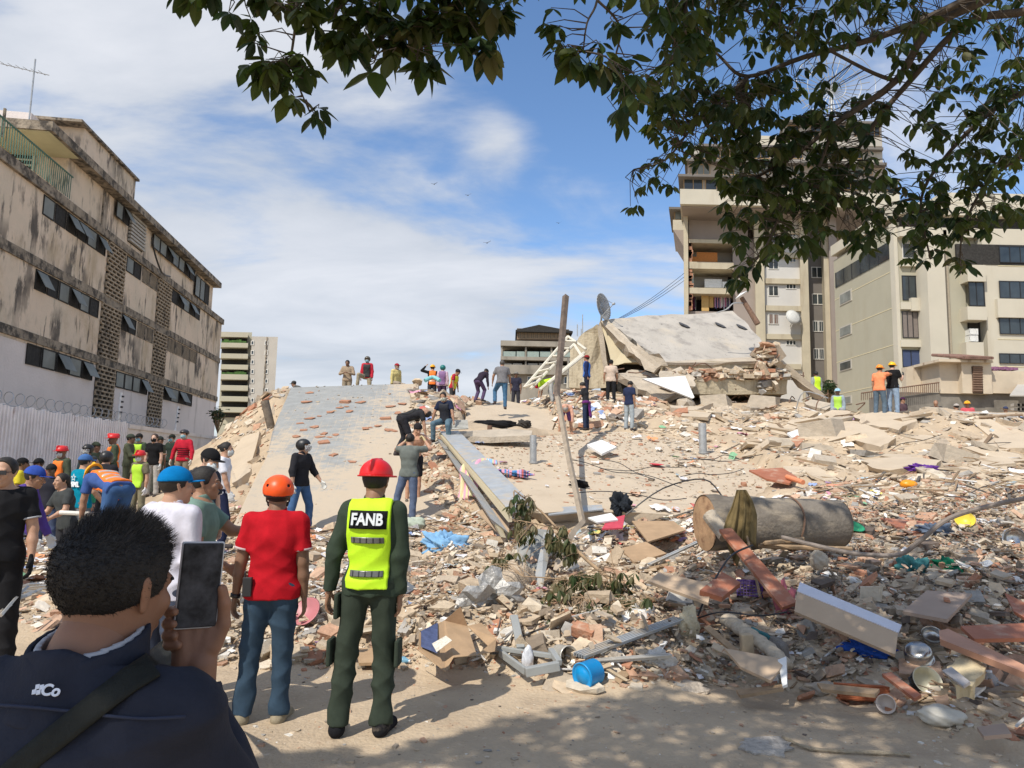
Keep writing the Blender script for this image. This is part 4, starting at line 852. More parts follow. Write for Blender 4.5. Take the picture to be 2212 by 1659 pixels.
# ---- left middle group
person(385, 1003, 4.7, 'person in a bright blue cap and white hooded sweatshirt seen from behind the photographer', yaw=-22, H=1.70, hyaw=-25, skin=SK2, shirt=(0.56, 0.55, 0.62), sleeve='long', pants=(.05, .06, .09), hat='cap', hatc=(0.0, 0.16, 0.42), hair=(.02, .015, .01), collar=True, build=1.08, group=None)
person(447, 1001, 5.3, 'person with dark hair in a sage green polo shirt pointing at the slab', yaw=-75, H=1.72, hyaw=0, skin=SK1, shirt=(0.16, 0.25, 0.21), sleeve='short', pants=(.05, .05, .06), ra=((.15, .1, -1), (.15, .9, -.5)), la=((-.1, .75, -.65), (.1, 1, -.05)), build=1.14, hands=('relax', 'open'), group=None, collar=True)
person(14, 982, 6.0, 'person at the left edge in sunglasses and black polo shirt with black gloves', yaw=-150, H=1.76, hyaw=-20, skin=SK2, shirt=(0.014, 0.014, 0.016), sleeve='short', cuff=(.4, .4, .42), pants=(.014, .014, .017), glasses=True, gloves=(.012, .012, .012), build=1.05, group=None, la=((-.2, .1, -1), (-.05, .3, -1)))
r = person(78, 1004, 8.0, 'person bending in a royal blue cap and purple long-sleeved shirt with white gloves', yaw=-80, H=1.72, torso=(0, .75, .8), skin=SK1, shirt=(0.085, 0.05, 0.24), sleeve='long', pants=KH, hat='cap', hatc=(.03, .07, .32), gloves=(.6, .6, .58), ra=((.1, .35, -1), (0, .5, -1)), la=((-.1, .3, -1), (0, .5, -1)), rl=((.1, .35, -1), (.05, -.45, -1)), ll=((-.1, .1, -1), (0, -.4, -1)))
r = person(135, 1019, 10.0, 'person with long dark hair in a charcoal T-shirt handling a grey bucket', yaw=150, H=1.60, skin=SK2, shirt=(.05, .055, .055), pants=(.035, .035, .04), hairlen=1, ra=((.3, .3, -1), (.1, .9, -.4)), la=((-.3, .3, -1), (-.1, .9, -.4)), torso=(.12, .15, 1))
person(51, 987, 14, 'person in a black cap and yellow T-shirt in the left crowd', yaw=-60, skin=SK3, shirt=(.62, .52, .04), hat='cap', hatc=(.012, .012, .013))
person(84, 988, 14.6, 'person in a black cap with a pink face mask in the left crowd', yaw=175, skin=SK3, shirt=(.35, .08, .05), hat='cap', hatc=(.015, .015, .016), mask=(.62, .35, .5), vest=ORV)
person(135, 960, 15.5, 'person in a red hard hat, white mask and orange vest over green uniform', yaw=160, H=1.75, skin=SK3, shirt=(.07, .085, .055), sleeve='long', pants=(.07, .085, .055), hat='helmet', vest=ORV, mask=(.6, .65, .62), hair=None)
r = person(187, 979, 11.5, 'person from behind in a bright teal T-shirt with a white star and lettering', yaw=-25, H=1.74, skin=SK2, shirt=(0.0, 0.20, 0.30), pants=(.16, .17, .18), hat='cap', hatc=(.06, .14, .33), build=1.08, ra=((.2, .2, -1), (0, .7, -.8)), la=((-.2, .2, -1), (0, .7, -.8)))
c_ = on_back(r, .30, 0, .03); M = Matrix([Vector((1, 0, 0)), Vector((0, 0, 1)), Vector((0, -1, 0))]).transposed().to_4x4(); M.translation = c_
text_mesh('lettering', 'CSML', .11, cloth((.75, .78, .8)), r['e'], M, bold=.004, ext=.006)
mb = MB(); c2 = on_back(r, .41, 0, .034)
def starpts(c, r0, r1, n=5): return [c+Vector((math.sin(math.pi*k/n), 0, math.cos(math.pi*k/n)))*(r0 if k % 2 == 0 else r1) for k in range(2*n)]
o_, i_ = starpts(c2, .062, .027), starpts(c2, .046, .018); mb.add(o_+i_, [(k, (k+1) % 10, 10+(k+1) % 10, 10+k) for k in range(10)]); so2 = newobj('star_emblem', mb.v, mb.f, cloth((.75, .78, .8)), r['e']); md = so2.modifiers.new('s', 'SOLIDIFY'); md.thickness = .006
person(191, 957, 16.5, 'person in a black motorcycle helmet and white mask behind the teal shirt', yaw=170, skin=SK3, shirt=(.03, .05, .06), sleeve='long', hat='moto', hatc=(.015, .015, .018), mask=(.65, .68, .66))
person(209, 953, 17.5, 'person in an olive cap and green uniform beside the picket fence', yaw=-100, skin=SK3, shirt=(.07, .085, .055), sleeve='long', pants=(.07, .085, .055), hat='cap', hatc=(.05, .06, .04))
person(246, 934, 18, 'person in a red hard hat and orange vest turning to the left crowd', yaw=130, H=1.78, skin=SK3, shirt=(.06, .08, .05), sleeve='long', pants=(.06, .08, .05), hat='helmet', vest=ORV, stripe=((.55, .55, .5), (.12,)), hair=None, ra=((.5, .1, -1), (.3, .8, -.3)))
person(203, 984, 12.6, 'person in a green sleeved top mostly hidden behind the teal shirt', yaw=-60, H=1.66, skin=SK2, shirt=(.03, .25, .14), sleeve='long')
person(112, 1000, 12.5, 'person in a black cap between the charcoal T-shirt and the purple sleeves', yaw=200, H=1.6, skin=SK3, shirt=(.03, .03, .04), hat='cap', hatc=(.02, .02, .02))
person(232, 971, 13.5, 'person from behind in a black helmet with a yellow line and black hooded jacket', yaw=5, skin=SK2, shirt=(.022, .022, .026), sleeve='long', pants=(.05, .05, .055), hat='moto', hatc=(.02, .02, .022), build=1.08, torso=(0, .12, 1))
person(207, 1010, 9.6, 'person bending low in a yellow hard hat and orange vest with grey stripes', yaw=58, H=1.75, torso=(.05, 1.0, .28), head=(0, 1, .35), skin=SK1, shirt=(.05, .10, .28), pants=(.05, .11, .24), hat='helmet', hatc=(.85, .38, .01), vest=ORV, stripe=((.5, .46, .42), (.12, .24, .34)), ra=((.1, .1, -1), (0, .1, -1)), la=((-.1, .1, -1), (0, .1, -1)), rl=((.1, .3, -1), (.05, -.3, -1)), ll=((-.1, .1, -1), (0, -.2, -1)), gloves=(.65, .6, .4))
person(284, 936, 19, 'person in full olive green uniform and cap standing sideways in the left crowd', yaw=-80, skin=SK3, H=1.76, shirt=(.085, .095, .06), sleeve='three', pants=(.085, .095, .06), hat='cap', hatc=(.05, .06, .045), ra=((.1, .5, -1), (0, .9, -.2)))
person(301, 935, 20, 'person in dark cap, pale blue mask and lime vest partly hidden by the olive uniform', yaw=175, skin=SK2, shirt=(.06, .08, .05), pants=(.07, .08, .06), hat='cap', hatc=(.02, .02, .02), mask=BLU, vest=HIV2)
person(304, 970, 15.5, 'person in red hard hat, white mask, lime vest and khaki trousers in left crowd', yaw=165, H=1.66, skin=SK2, shirt=(.17, .15, .10), pants=(.22, .20, .13), hat='helmet', vest=HIV2, mask=(.66, .7, .68), hair=None, build=.95, gloves=(.7, .68, .66))
person(335, 935, 18.5, 'person in a black T-shirt, black mask and pale trousers by the white wall', yaw=178, H=1.66, skin=SK4, shirt=(.012, .012, .014), pants=(.42, .40, .37), mask=(.02, .02, .02), build=.93, gloves=(.6, .6, .58), hair=(.05, .03, .02))
person(347, 941, 21, 'person in a dark cap and olive shirt reaching out behind the black T-shirt', yaw=-110, skin=SK3, shirt=(.06, .07, .05), pants=(.1, .1, .08), hat='cap', hatc=(.03, .035, .03), ra=((.2, .6, -.8), (0, 1, 0)))
person(372, 937, 22, 'person in dark cap, pale blue mask and dark green shirt left of striped jersey', yaw=160, skin=SK2, shirt=(.03, .045, .035), pants=(.06, .07, .06), hat='cap', hatc=(.02, .025, .02), mask=BLU, ra=((.3, .5, -.9), (-.2, 1, 0)))
r = person(399, 925, 19.5, 'person in a dark bicycle helmet, blue mask and red jersey with black stripes', yaw=175, H=1.74, skin=SK2, shirt=(.48, .02, .04), sleeve='long', pants=(.25, .21, .15), hat='bike', hatc=(.03, .03, .035), mask=BLU, gloves=(.6, .58, .5), ra=((.35, .1, -1), (.1, .3, -1)), la=((-.35, .1, -1), (-.1, .3, -1)))
for k in range(5):
    c_ = Vector(r['pel'])+Vector((0, 0, .05+.055*k)); mb = MB(); n_ = 20; T_ = .009
    pts_ = [c_+Vector((math.cos(a)*.165, math.sin(a)*.125, 0)) for a in [2*math.pi*i/n_ for i in range(n_+1)]]; mb.tube(pts_, T_, 5, False); newobj('jersey_stripe', mb.v, mb.f, cloth((.03, .01, .015)), r['e'])
person(456, 967, 7.6, 'person in a black cap and navy T-shirt looking down behind the green polo shirt', yaw=-110, H=1.72, head=(0, .35, 1), skin=SK4, shirt=(.03, .035, .05), pants=(.05, .05, .06), hat='cap', hatc=(.012, .012, .013), mask=(.6, .65, .68), group=None)
person(491, 952, 11.2, 'person with tied dark hair, white shirt and white gloves walking down beside the slab', yaw=-80, H=1.66, skin=SK2, shirt=(.66, .67, .72), pants=(.02, .025, .06), hairlen=.4, mask=(.6, .62, .6), gloves=(.68, .68, .66), build=.95, belt=(.012, .012, .014), ra=((.1, .25, -1), (0, .35, -1)), la=((-.1, -.25, -1), (0, .5, -1)), rl=((.06, .25, -1), (.02, -.1, -1)), ll=((-.06, -.25, -1), (0, -.35, -1)), group=None)
r = person(657, 945, 13.4, 'person in a black motorcycle helmet, black jacket and blue jeans on the tiled slab', yaw=-115, H=1.76, hyaw=20, skin=SK2, shirt=(.022, .022, .026), sleeve='three', pants=(.06, .125, .25), hat='moto', hatc=(.012, .014, .018), gloves=(.6, .6, .56), build=1.03, ra=((.40, .15, -1), (.1, .2, -1)), la=((-.30, .35, -1), (-.3, .75, -1)), rl=((.24, .0, -1), (.1, -.1, -1)), ll=((-.18, .25, -1), (-.05, -.05, -1)), group=None, collar=True, loose=1.3)
person(887, 934, 14.0, 'person from behind in a grey T-shirt and slate blue cargo trousers with raised arms', yaw=-8, H=1.74, skin=SK2, shirt=(.14, .155, .14), pants=(.10, .13, .20), shoes=(.2, .17, .13), ra=((.55, .55, .05), (-.75, .5, .9)), la=((-.45, .6, .0), (.8, .5, .9)), rl=((.05, .0, -1), (.0, -.08, -1)), ll=((-.28, .0, -1), (-.16, -.10, -1)), hands=('fist', 'fist'), gloves=(.55, .45, .25), group=None, loose=1.15)
person(903, 914, 15.0, 'shirtless person in a black cap and dark shorts passing something down to the grey T-shirt', yaw=200, H=1.74, torso=(0, .35, 1), head=(0, .5, .9), skin=(.50, .28, .18), shirt=None, pants=(.02, .02, .025), leg='short', hat='capback', hatc=(.02, .018, .02), ra=((.2, .8, -.4), (-.4, .8, .2)), la=((-.2, .8, -.4), (.4, .8, .2)), shoes=(.12, .1, .08), group=None, build=1.08)
person(921, 888, 17.2, 'person bending over in a black padded vest and dark cap above the shirtless one', yaw=-60, H=1.72, torso=(0, .95, .35), head=(0, 1, -.1), skin=SK2, shirt=(.03, .03, .033), pants=(.025, .025, .03), vest=(.02, .02, .02), ra=((.1, .2, -1), (0, .2, -1)), la=((-.1, .2, -1), (0, .2, -1)), rl=((.1, .4, -1), (.05, -.5, -1)), ll=((-.1, .3, -1), (0, -.5, -1)), stripe=((.28, .26, .2), (.40,)), group=None)
person(958, 846, 19.3, 'person crouching in a navy T-shirt and pale mask, hand on a metal louvre grille', yaw=165, H=1.76, torso=(0, .25, 1), head=(.12, .35, .95), skin=SK1, shirt=(.018, .024, .05), pants=(.10, .16, .20), mask=(.5, .53, .45), ra=((.4, .2, -1), (.2, .1, -1)), la=((-.35, .35, -1), (-.3, .3, -1)), rl=((.3, 1, -.25), (.05, -.25, -1)), ll=((-.3, 1, -.35), (-.05, -.3, -1)), vest=(.02, .022, .03), group=None)
# ---- along the crest
person(751, 777, 28, 'person in a tan shirt looking at their hands on the skyline above the tiled slab', yaw=178, H=1.74, head=(0, .35, 1), skin=SK3, shirt=(.34, .26, .18), sleeve='long', pants=(.3, .25, .18), ra=((.4, .25, -1), (-.8, .7, .1)), la=((-.4, .25, -1), (.8, .7, .1)), build=1.08)
person(794, 768, 28, 'person kneeling on the skyline in a camouflage helmet, red sleeves and black vest', yaw=178, H=1.74, skin=SK3, shirt=(.5, .03, .05), sleeve='long', pants=(.33, .28, .19), hat='moto', hatc=(.10, .09, .07), vest=(.03, .03, .03), mask=BLU, rl=((.3, .9, .1), (.1, -.05, -1)), ll=((-.15, .2, -1), (0, -.9, -.3)))
person(858, 784, 28, 'person on the skyline in a dark red cap and loose pale yellow shirt', yaw=-130, H=1.72, torso=(0, .12, 1), skin=SK1, shirt=(.62, .52, .22), sleeve='long', pants=(.3, .25, .2), hat='cap', hatc=(.30, .02, .03), build=1.1, beard=True, hair=(.25, .24, .22), ll=((-.15, .9, -.2), (0, -.1, -1)), rl=((.15, .9, -.1), (0, -.1, -1)))
person(935, 786, 28.5, 'person from behind in a yellow hard hat and orange vest, one black sleeve raised', yaw=8, H=1.70, skin=SK2, shirt=(.012, .012, .014), sleeve='long', vest=ORV, stripe=((.6, .6, .5), (.1, .3)), hat='helmet', hatc=(.85, .42, .01), la=((-.95, .1, .25), (.75, .1, .9)), pants=(.05, .05, .06))
person(957, 787, 28.2, 'person from behind in a teal helmet and white and magenta patterned top', yaw=-5, H=1.68, skin=SK4, shirt=(.55, .40, .50), sleeve='long', hat='moto', hatc=(.01, .16, .15), pants=(.05, .03, .06), vest=(.22, .12, .25))
person(989, 797, 28, 'person in dark cap, red shirt and lime and orange vest on the crest', yaw=-110, H=1.68, head=(0, .5, .9), torso=(0, .25, 1), skin=SK1, shirt=(.42, .03, .05), vest=(.62, .62, .04), stripe=((.85, .2, .03), (.2,)), hat='cap', hatc=(.03, .03, .035), pants=(.05, .05, .05))
person(1050, 798, 27.5, 'person bending on the crest in a dark cap and black and plum jacket', yaw=-35, H=1.68, torso=(0, .75, .7), head=(0, .8, .6), skin=SK3, shirt=(.03, .022, .035), sleeve='long', hat='cap', hatc=(.02, .015, .02), pants=(.09, .06, .12), rl=((.1, .7, -.8), (0, -.4, -1)), ll=((-.1, .5, -1), (0, -.5, -1)))
person(1085, 777, 25.3, 'person from behind in grey T-shirt and blue jeans, one knee up, on the crest', yaw=5, H=1.78, skin=SK1, shirt=(.17, .165, .17), pants=(.06, .14, .24), hair=(.08, .07, .06), build=1.15, torso=(0, .2, 1), ra=((.35, .15, -1), (.1, .3, -1)), la=((-.45, .15, -1), (-.1, .3, -1)), ll=((-.3, .7, -.6), (0, -.3, -1)))
person(1115, 802, 29, 'small distant person in a grey cap and dark shirt beside the white truss', yaw=170, H=1.66, skin=SK3, shirt=(.03, .03, .05), hat='hat', hatc=(.2, .19, .17), pants=(.04, .04, .05))
person(1160, 826, 28.5, 'person bending double in a lime shirt with red sleeves and grey trousers beside the truss', yaw=75, H=1.7, torso=(0, 1, -.15), head=(0, .8, -.7), skin=SK2, shirt=(.48, .78, .04), sleeve='short', pants=(.36, .37, .37), rl=((.1, .3, -1), (.05, -.35, -1)), ll=((-.1, .0, -1), (0, -.2, -1)), hair=(.1, .02, .02), hat='capback', hatc=(.5, .02, .04))
person(1267, 766, 27, 'person in a red and black cap and bright blue vest over a navy jacket', yaw=-100, H=1.78, skin=SK1, shirt=(.02, .03, .09), sleeve='long', pants=(.02, .022, .035), hat='cap', hatc=(.22, .02, .02), vest=(.03, .12, .42), hyaw=160, ra=((.1, -.1, -1), (0, .3, -1)))
person(1320, 776, 27, 'person from behind in a beige T-shirt, black cap and black trousers', yaw=-10, H=1.72, skin=SK1, shirt=(.55, .44, .35), pants=(.018, .018, .02), hat='cap', hatc=(.02, .02, .02), build=1.08, ra=((.2, .2, -1), (0, .5, -1)), la=((-.28, .0, -1), (-.05, .15, -1)))
person(1258, 825, 23.6, 'person in a black top with a purple sweater tied round the waist', yaw=60, H=1.64, hyaw=0, torso=(0, .12, 1), head=(0, .45, .9), skin=SK2, shirt=(.03, .03, .035), pants=(.025, .035, .07), hairlen=.4, tie=(.14, .03, .16), build=.95, ra=((.2, .2, -1), (.1, .6, -.8)), la=((-.1, .3, -1), (0, .6, -.8)), gloves=(.45, .38, .25))
person(1222, 876, 23, 'person doubled over in a pale pink long-sleeved top reaching into the rubble', yaw=170, H=1.66, torso=(-.12, 1, .12), head=(0, .9, -.5), skin=SK2, shirt=(.60, .34, .25), sleeve='long', pants=(.14, .07, .22), leg='short', ra=((.2, .1, -1), (0, .1, -1)), la=((-.2, .1, -1), (0, .1, -1)), rl=((.25, -.1, -1), (.1, -.1, -1)), ll=((-.2, -.1, -1), (-.1, -.1, -1)), hair=(.3, .28, .26))
person(1362, 822, 24.0, 'person in a navy T-shirt, mask and washed-out jeans standing alone on the upper slab edge', yaw=-45, H=1.72, head=(0, .35, 1), skin=SK1, shirt=(.022, .03, .07), pants=(.32, .36, .38), mask=(.5, .5, .45), ra=((.12, .0, -1), (.0, .15, -1)), la=((-.12, .05, -1), (-.0, .2, -1)))
person(1900, 786, 23.2, 'person in an orange T-shirt and orange hard hat pointing over the right crest', yaw=-50, H=1.75, torso=(0, .12, 1), skin=SK1, shirt=(.80, .26, .12), pants=(.10, .14, .18), hat='helmet', hatc=(.85, .30, .03), shoes=(.12, .13, .13), ra=((.1, .95, .15), (0, 1, .0)), ll=((-.1, .1, -1), (-.02, -.15, -1)), rl=((.06, .2, -1), (0, -.1, -1)))
person(1927, 780, 23.4, 'person in yellow hard hat, black T-shirt and pale jeans on the right crest', yaw=-55, H=1.77, skin=SK4, shirt=(.012, .012, .014), pants=(.24, .32, .42), hat='helmet', hatc=(.85, .48, .01), gloves=(.04, .05, .05), ra=((.2, .5, -1), (-.2, 1, .9)), la=((-.2, .5, -1), (.2, 1, .9)), build=1.08)
person(1762, 801, 29.5, 'person in a lime vest sitting at the foot of the leaning concrete beam', yaw=10, H=1.72, skin=SK3, shirt=(.3, .32, .3), sleeve='long', vest=(.55, .80, .03), pants=(.3, .3, .3), rl=((.2, 1, .1), (0, -.1, -1)), ll=((-.2, 1, .1), (0, -.1, -1)))
person(1809, 837, 26.8, 'person in a pale blue helmet and lime vest among tangled cables', yaw=150, H=1.72, skin=SK3, shirt=(.3, .36, .4), sleeve='long', vest=(.40, .66, .08), hat='helmet', hatc=(.35, .55, .65), hair=None, pants=(.3, .3, .3), rl=((.2, 1, -.1), (0, -.1, -1)), ll=((-.2, 1, -.1), (0, -.1, -1)))
for (x, y, d, lb, kw) in ((2021, 863, 27, 'bald person in a black T-shirt, head and shoulders above the right crest', dict(shirt=(.02, .02, .025), bald=True, hair=None)),
    (2065, 871, 27.5, 'person in a pale cap and black shirt half hidden behind the right crest', dict(shirt=(.015, .015, .018), hat='cap', hatc=(.4, .36, .32))),
    (2089, 864, 27, 'person in a yellow hard hat and pink top half hidden behind the right crest', dict(shirt=(.55, .10, .12), hat='helmet', hatc=(.85, .42, .02))),
    (2172, 877, 28, 'person in a navy cap farthest right behind the crest', dict(shirt=(.25, .06, .05), hat='cap', hatc=(.04, .05, .1))),
    (1950, 857, 28.5, 'person in a plum cap whose head shows just above the rubble below the railing', dict(shirt=(.1, .06, .07), hat='cap', hatc=(.06, .02, .05)))):
    person(x, y, d, lb, yaw=random.choice((150, 20, -160)), skin=SK1, **kw)
person(635, 822, 30, 'person whose dark cap and back show just over the crest left of the tiled slab', yaw=90, torso=(0, .9, .4), skin=SK1, shirt=(.12, .12, .11), hat='cap', hatc=(.06, .06, .06), pants=(.1, .1, .1))
# ================================================================ THE PHOTOGRAPHER in the foreground
PHC = P(431, 1263, 1.34); pu = (P(440, 1178, 1.35)-P(422, 1348, 1.33)).normalized(); pr_ = (P(478, 1262, 1.36)-P(384, 1262, 1.32)).normalized(); pr_ = (pr_-pu*pr_.dot(pu)).normalized(); pn = pr_.cross(pu)   # towards the camera
def hold(tl, s):
    def q(x, y, z): return tl(PHC+pr_*x+pu*y+pn*z)     # phone frame: right, up, towards the camera
    c = [Cap(q(.022, -.185, -.01), q(.018, -.15, -.012), .027, .030), Cap(q(.018, -.15, -.014), q(.034, -.085, -.016), .026, .022), Cap(q(.005, -.15, -.018), q(.008, -.085, -.022), .024, .020), Cap(q(-.010, -.145, -.018), q(-.016, -.088, -.022), .022, .018)]
    c += [Cap(q(.036, -.115, -.006), q(.050, -.075, .0), .017, .0135), Cap(q(.050, -.075, .0), q(.047, -.035, .006), .0125, .0115), Cap(q(.047, -.035, .006), q(.040, -.008, .010), .0112, .009)]
    for y0, y1, ln in ((-.075, -.050, 0), (-.088, -.072, 0), (-.100, -.093, .002), (-.112, -.110, .006)):
        c += [Cap(q(-.005, y0, -.022), q(-.034, y1, -.020), .0100, .0095), Cap(q(-.034, y1, -.020), q(-.0475+ln, y1+.003, -.004), .0095, .009), Cap(q(-.0475+ln, y1+.003, -.004), q(-.0400+ln*2, y1+.004, .0095), .009, .0078)]
    return c
wrist = PHC+pr_*.022-pu*.185-pn*.01
r = person(262, 1092, 1.24, 'person in a dark navy jacket in the foreground photographing with a phone', yaw=-8, H=1.69, hyaw=-9, head=(.02, .20, 1), torso=(0, .06, 1), skin=(0.25, 0.125, 0.075), shirt=(0.026, 0.029, 0.043), sleeve='long', pants=(.03, .03, .04),
    hair=(.006, .005, .005), build=1.06, ra=wrist, la=((-.22, .1, -1), (-.05, .3, -1)), hands=(hold, 'relax'), fine=.0052, loose=1.35, group=None, collar=False)
e = r['e']; s = r['s']; W2L = Matrix.LocRotScale(e.location, e.rotation_euler, None).inverted()
# stand-up collar with a pale inner edge
T = r['T']; F = r['F']; nk = r['neck']
colm = cloth((0.025, 0.028, 0.042))
def fcl(X, Y, Z):
    q = Cap(nk-T*.05*s-F*.01*s, nk+T*.075*s+F*.015*s, .108*s, .088*s)(X, Y, Z)+folds(X, Y, Z, .003, 1.5, 2); q = np.maximum(q, -(q+.009)); q = np.maximum(q, half(nk+T*.068*s-F*.02*s, T-F*.30)(X, Y, Z)); return np.maximum(q, half(nk-T*.045*s, -T)(X, Y, Z))
co = meshpart('collar', fcl, nk-.22*s, nk+.22*s, .005, colm, e)
def fcl2(X, Y, Z):
    q = Cap(nk-T*.06*s-F*.02*s, nk+T*.075*s+F*.015*s, .097*s, .078*s)(X, Y, Z); q = np.maximum(q, -(q+.010)); q = np.maximum(q, half(nk+T*.0695*s-F*.02*s, T-F*.30)(X, Y, Z)); return np.maximum(q, half(nk-T*.02*s, -T)(X, Y, Z))
meshpart('collar_lining', fcl2, nk-.17*s, nk+.19*s, .004, cloth((.42, .42, .44)), co)
# phone
ph = empty('phone', PHC); tag(ph, 'dark phone in a pale case held upright by the photographer', 'phone'); QM = Matrix([pr_, pu, pn]).transposed()
mb = MB(); mb.box(PHC, (.0765, .160, .009), QM); o = mb.build('case', plastic((.50, .50, .52)), ph); b = o.modifiers.new('b', 'BEVEL'); b.width = .0042; b.segments = 3
mb = MB(); mb.box(PHC+pn*.0035, (.0715, .155, .0062), QM); o = mb.build('screen', mat('phone_screen', (.012, .013, .016), rough=.4, var=.8, scale=22, bump=0, spec=.15, col2=(.05, .05, .055)), ph); b = o.modifiers.new('b', 'BEVEL'); b.width = .003; b.segments = 2
# short spiky hair: single strands standing on the scalp
ho = [c for c in e.children if c.name.startswith('hair')][0]; me = ho.data; n_ = len(me.vertices); co_ = np.zeros(n_*3, np.float32); me.vertices.foreach_get('co', co_); co_ = co_.reshape(-1, 3); no_ = np.zeros(n_*3, np.float32); me.vertices.foreach_get('normal', no_) if hasattr(me.vertices[0], 'normal') else None; no_ = no_.reshape(-1, 3)
hcv = np.array(r['hc']); hpl = r['hp']; hu_ = nrm(hpl(0, 0, 1)-hcv); hf_ = nrm(hpl(0, 1, 0)-hcv)
NS = 15000; idx = rng.integers(0, n_, NS); b_ = co_[idx]+rng.normal(0, .0015, (NS, 3)); rel = (b_-hcv); up_ = rel@hu_; fr_ = rel@hf_
out_ = no_[idx]; Ls = np.clip(.004+(up_-.04)*.22, .003, .021)*(1+.8*np.clip((fr_-.01)/.06, 0, 1)*(up_ > .07)); D_ = out_*(.22+.6*np.clip((up_-.05)/.05, 0, 1))[:, None]+hu_*(.55*np.clip((up_-.05)/.04, 0, 1)-.25*(up_ < .02))[:, None]+hf_*.55+rng.normal(0, .19, (NS, 3)); D_ /= np.linalg.norm(D_, axis=1, keepdims=True)
sd_v = np.cross(D_, rng.normal(0, 1, (NS, 3))); sd_v /= np.linalg.norm(sd_v, axis=1, keepdims=True); tip = b_+D_*Ls[:, None]; b0 = b_-D_*.004; wv = sd_v*.0006
Vh = np.stack([b0-wv, b0+wv, tip], 1).reshape(-1, 3); bulk('hair_strands', Vh, np.arange(NS*3).reshape(-1, 3), cm('hair', (.012, .010, .009), rough=.5, var=.3, scale=60, bump=0), ho)
def smoothpath_px(l): return [(v.x, v.y) for v in smoothpath([Vector((a, b, 0)) for a, b in l], 4)]
# shoulder strap, seam and mark on the back
def backpt(x, y, off):
    """point of the jacket's back seen at a pixel, lifted by off"""
    rr_ = ray(x, y); o_ = W2L @ CAMP; dv = (W2L.to_3x3() @ rr_); t = .5
    for _ in range(60):
        p = o_+dv*t; q = float(union(r['torsoP'][:], np.float32(p.x), np.float32(p.y), np.float32(p.z), .05*s, .014*s*1.35)); q = min(q, float(Cap(r['arms'][0][0], r['arms'][0][1], .056*1.16, .05)(np.float32(p.x), np.float32(p.y), np.float32(p.z), .013)))
        if q < .0015: break
        t += q*.8
        if t > 3: break
    return o_+dv*t-dv.normalized()*off
sp_ = [(398, 1376), (375, 1400), (330, 1434), (280, 1466), (225, 1508), (170, 1552), (110, 1600), (50, 1648), (-10, 1700), (-80, 1760)]
vs = []; 
for i, (x, y) in enumerate(sp_):
    dx, dy = (sp_[min(i+1, len(sp_)-1)][0]-sp_[max(i-1, 0)][0]), (sp_[min(i+1, len(sp_)-1)][1]-sp_[max(i-1, 0)][1]); L_ = math.hypot(dx, dy); nx_, ny_ = -dy/L_*27, dx/L_*27
    for k in (-1, -.5, 0, .5, 1): vs.append(backpt(x+nx_*k, y+ny_*k, .012))
fs = [(i*5+k, i*5+k+1, i*5+k+6, i*5+k+5) for i in range(len(sp_)-1) for k in range(4)]
st = newobj('strap', vs, fs, mat('black_webbing', (.014, .015, .012), rough=.7, var=.3, scale=40, bump=.4, bscale=300, spec=.25), None, True); st.matrix_world = Matrix.LocRotScale(e.location, e.rotation_euler, None); tag(st, 'black webbing bag strap crossing the back of the navy jacket', 'strap'); md = st.modifiers.new('t', 'SOLIDIFY'); md.thickness = .004
jk = [c for c in e.children if c.name.startswith('shirt')][0]; jk.name = 'jacket'
mb = MB(); mb.tube([backpt(x, y, .007) for x, y in smoothpath_px([(-20, 1522), (60, 1527), (140, 1535), (220, 1545), (310, 1552), (400, 1548)])], .0026, 6); newobj('seam', mb.v, mb.f, cloth((.035, .042, .07)), jk, True)
pa, pb, pc_ = backpt(118, 1497, .004), backpt(150, 1500, .004), backpt(120, 1470, .004); ux = (pb-pa).normalized(); uy = (pc_-pa); uy = (uy-ux*uy.dot(ux)).normalized(); M = Matrix([ux, uy, ux.cross(uy)]).transposed().to_4x4(); M.translation = pa+ux.cross(uy)*.013
em = text_mesh('lettering', 'Co', .022, cloth((.75, .78, .85)), jk, M, bold=.0007, ext=.0008)
mb = MB(); c0 = M.translation-ux*.019
for i in range(2):
    for j in range(2): mb.box(c0+(ux*(i-.5)*.0062+uy*(j-.5)*.0074)+ux*(j-.5)*.0015, (.0054, .0066, .0012), M.to_3x3() @ Matrix.Rotation(R(18), 3, 'Z'))
newobj('emblem', mb.v, mb.f, cloth((.75, .78, .85)), jk)
# ================================================================ BUILDINGS
def z1(x, y): return (x/1.929*.8641, (240+y/1.929)*.8641)
def z6(x, y): return ((1240+.3255*x)*.8641, (700+.3255*y)*.8641)
def z7(x, y): return ((1640+.4582*x)*.8641, (300+.4582*y)*.8641)
UP3 = Vector((0, 0, 1))
STAIN = ((0.07, 0.062, 0.055), (1.1, 1.1, 0.36), 0.49, 0.57, 0.9, .30)
M_cream = mat('stained_cream_render', (0.66, 0.56, 0.43), rough=.92, var=.08, scale=.5, bump=.2, bscale=10, col2=(0.70, 0.56, 0.43), grime=[((0.40, 0.30, 0.18), (.5, .5, .3), .5, .68, .6), STAIN, ((0.07, 0.06, 0.055), (3.2, 3.2, .6), 0.52, 0.62, .8, .55)])
M_pinkw = mat('pale_pink_render', (0.72, 0.65, 0.61), rough=.92, var=.07, scale=.5, bump=.15, bscale=10, grime=[((0.30, 0.26, 0.22), (1.5, 1.5, .2), 0.57, 0.72, .45)])
M_band = mat('stained_band', (0.30, 0.25, 0.19), rough=.95, var=.25, scale=2, bump=.3, bscale=12, grime=[((0.05, 0.045, 0.04), (2.5, 2.5, 2.5), 0.42, 0.62, .9)])
M_breeze = mat('breeze_block', (0.36, 0.29, 0.21), rough=.95, var=.2, scale=3, bump=.2, grime=[((0.08, 0.07, 0.06), (1.6, 1.6, .4), 0.5, 0.65, .7)])
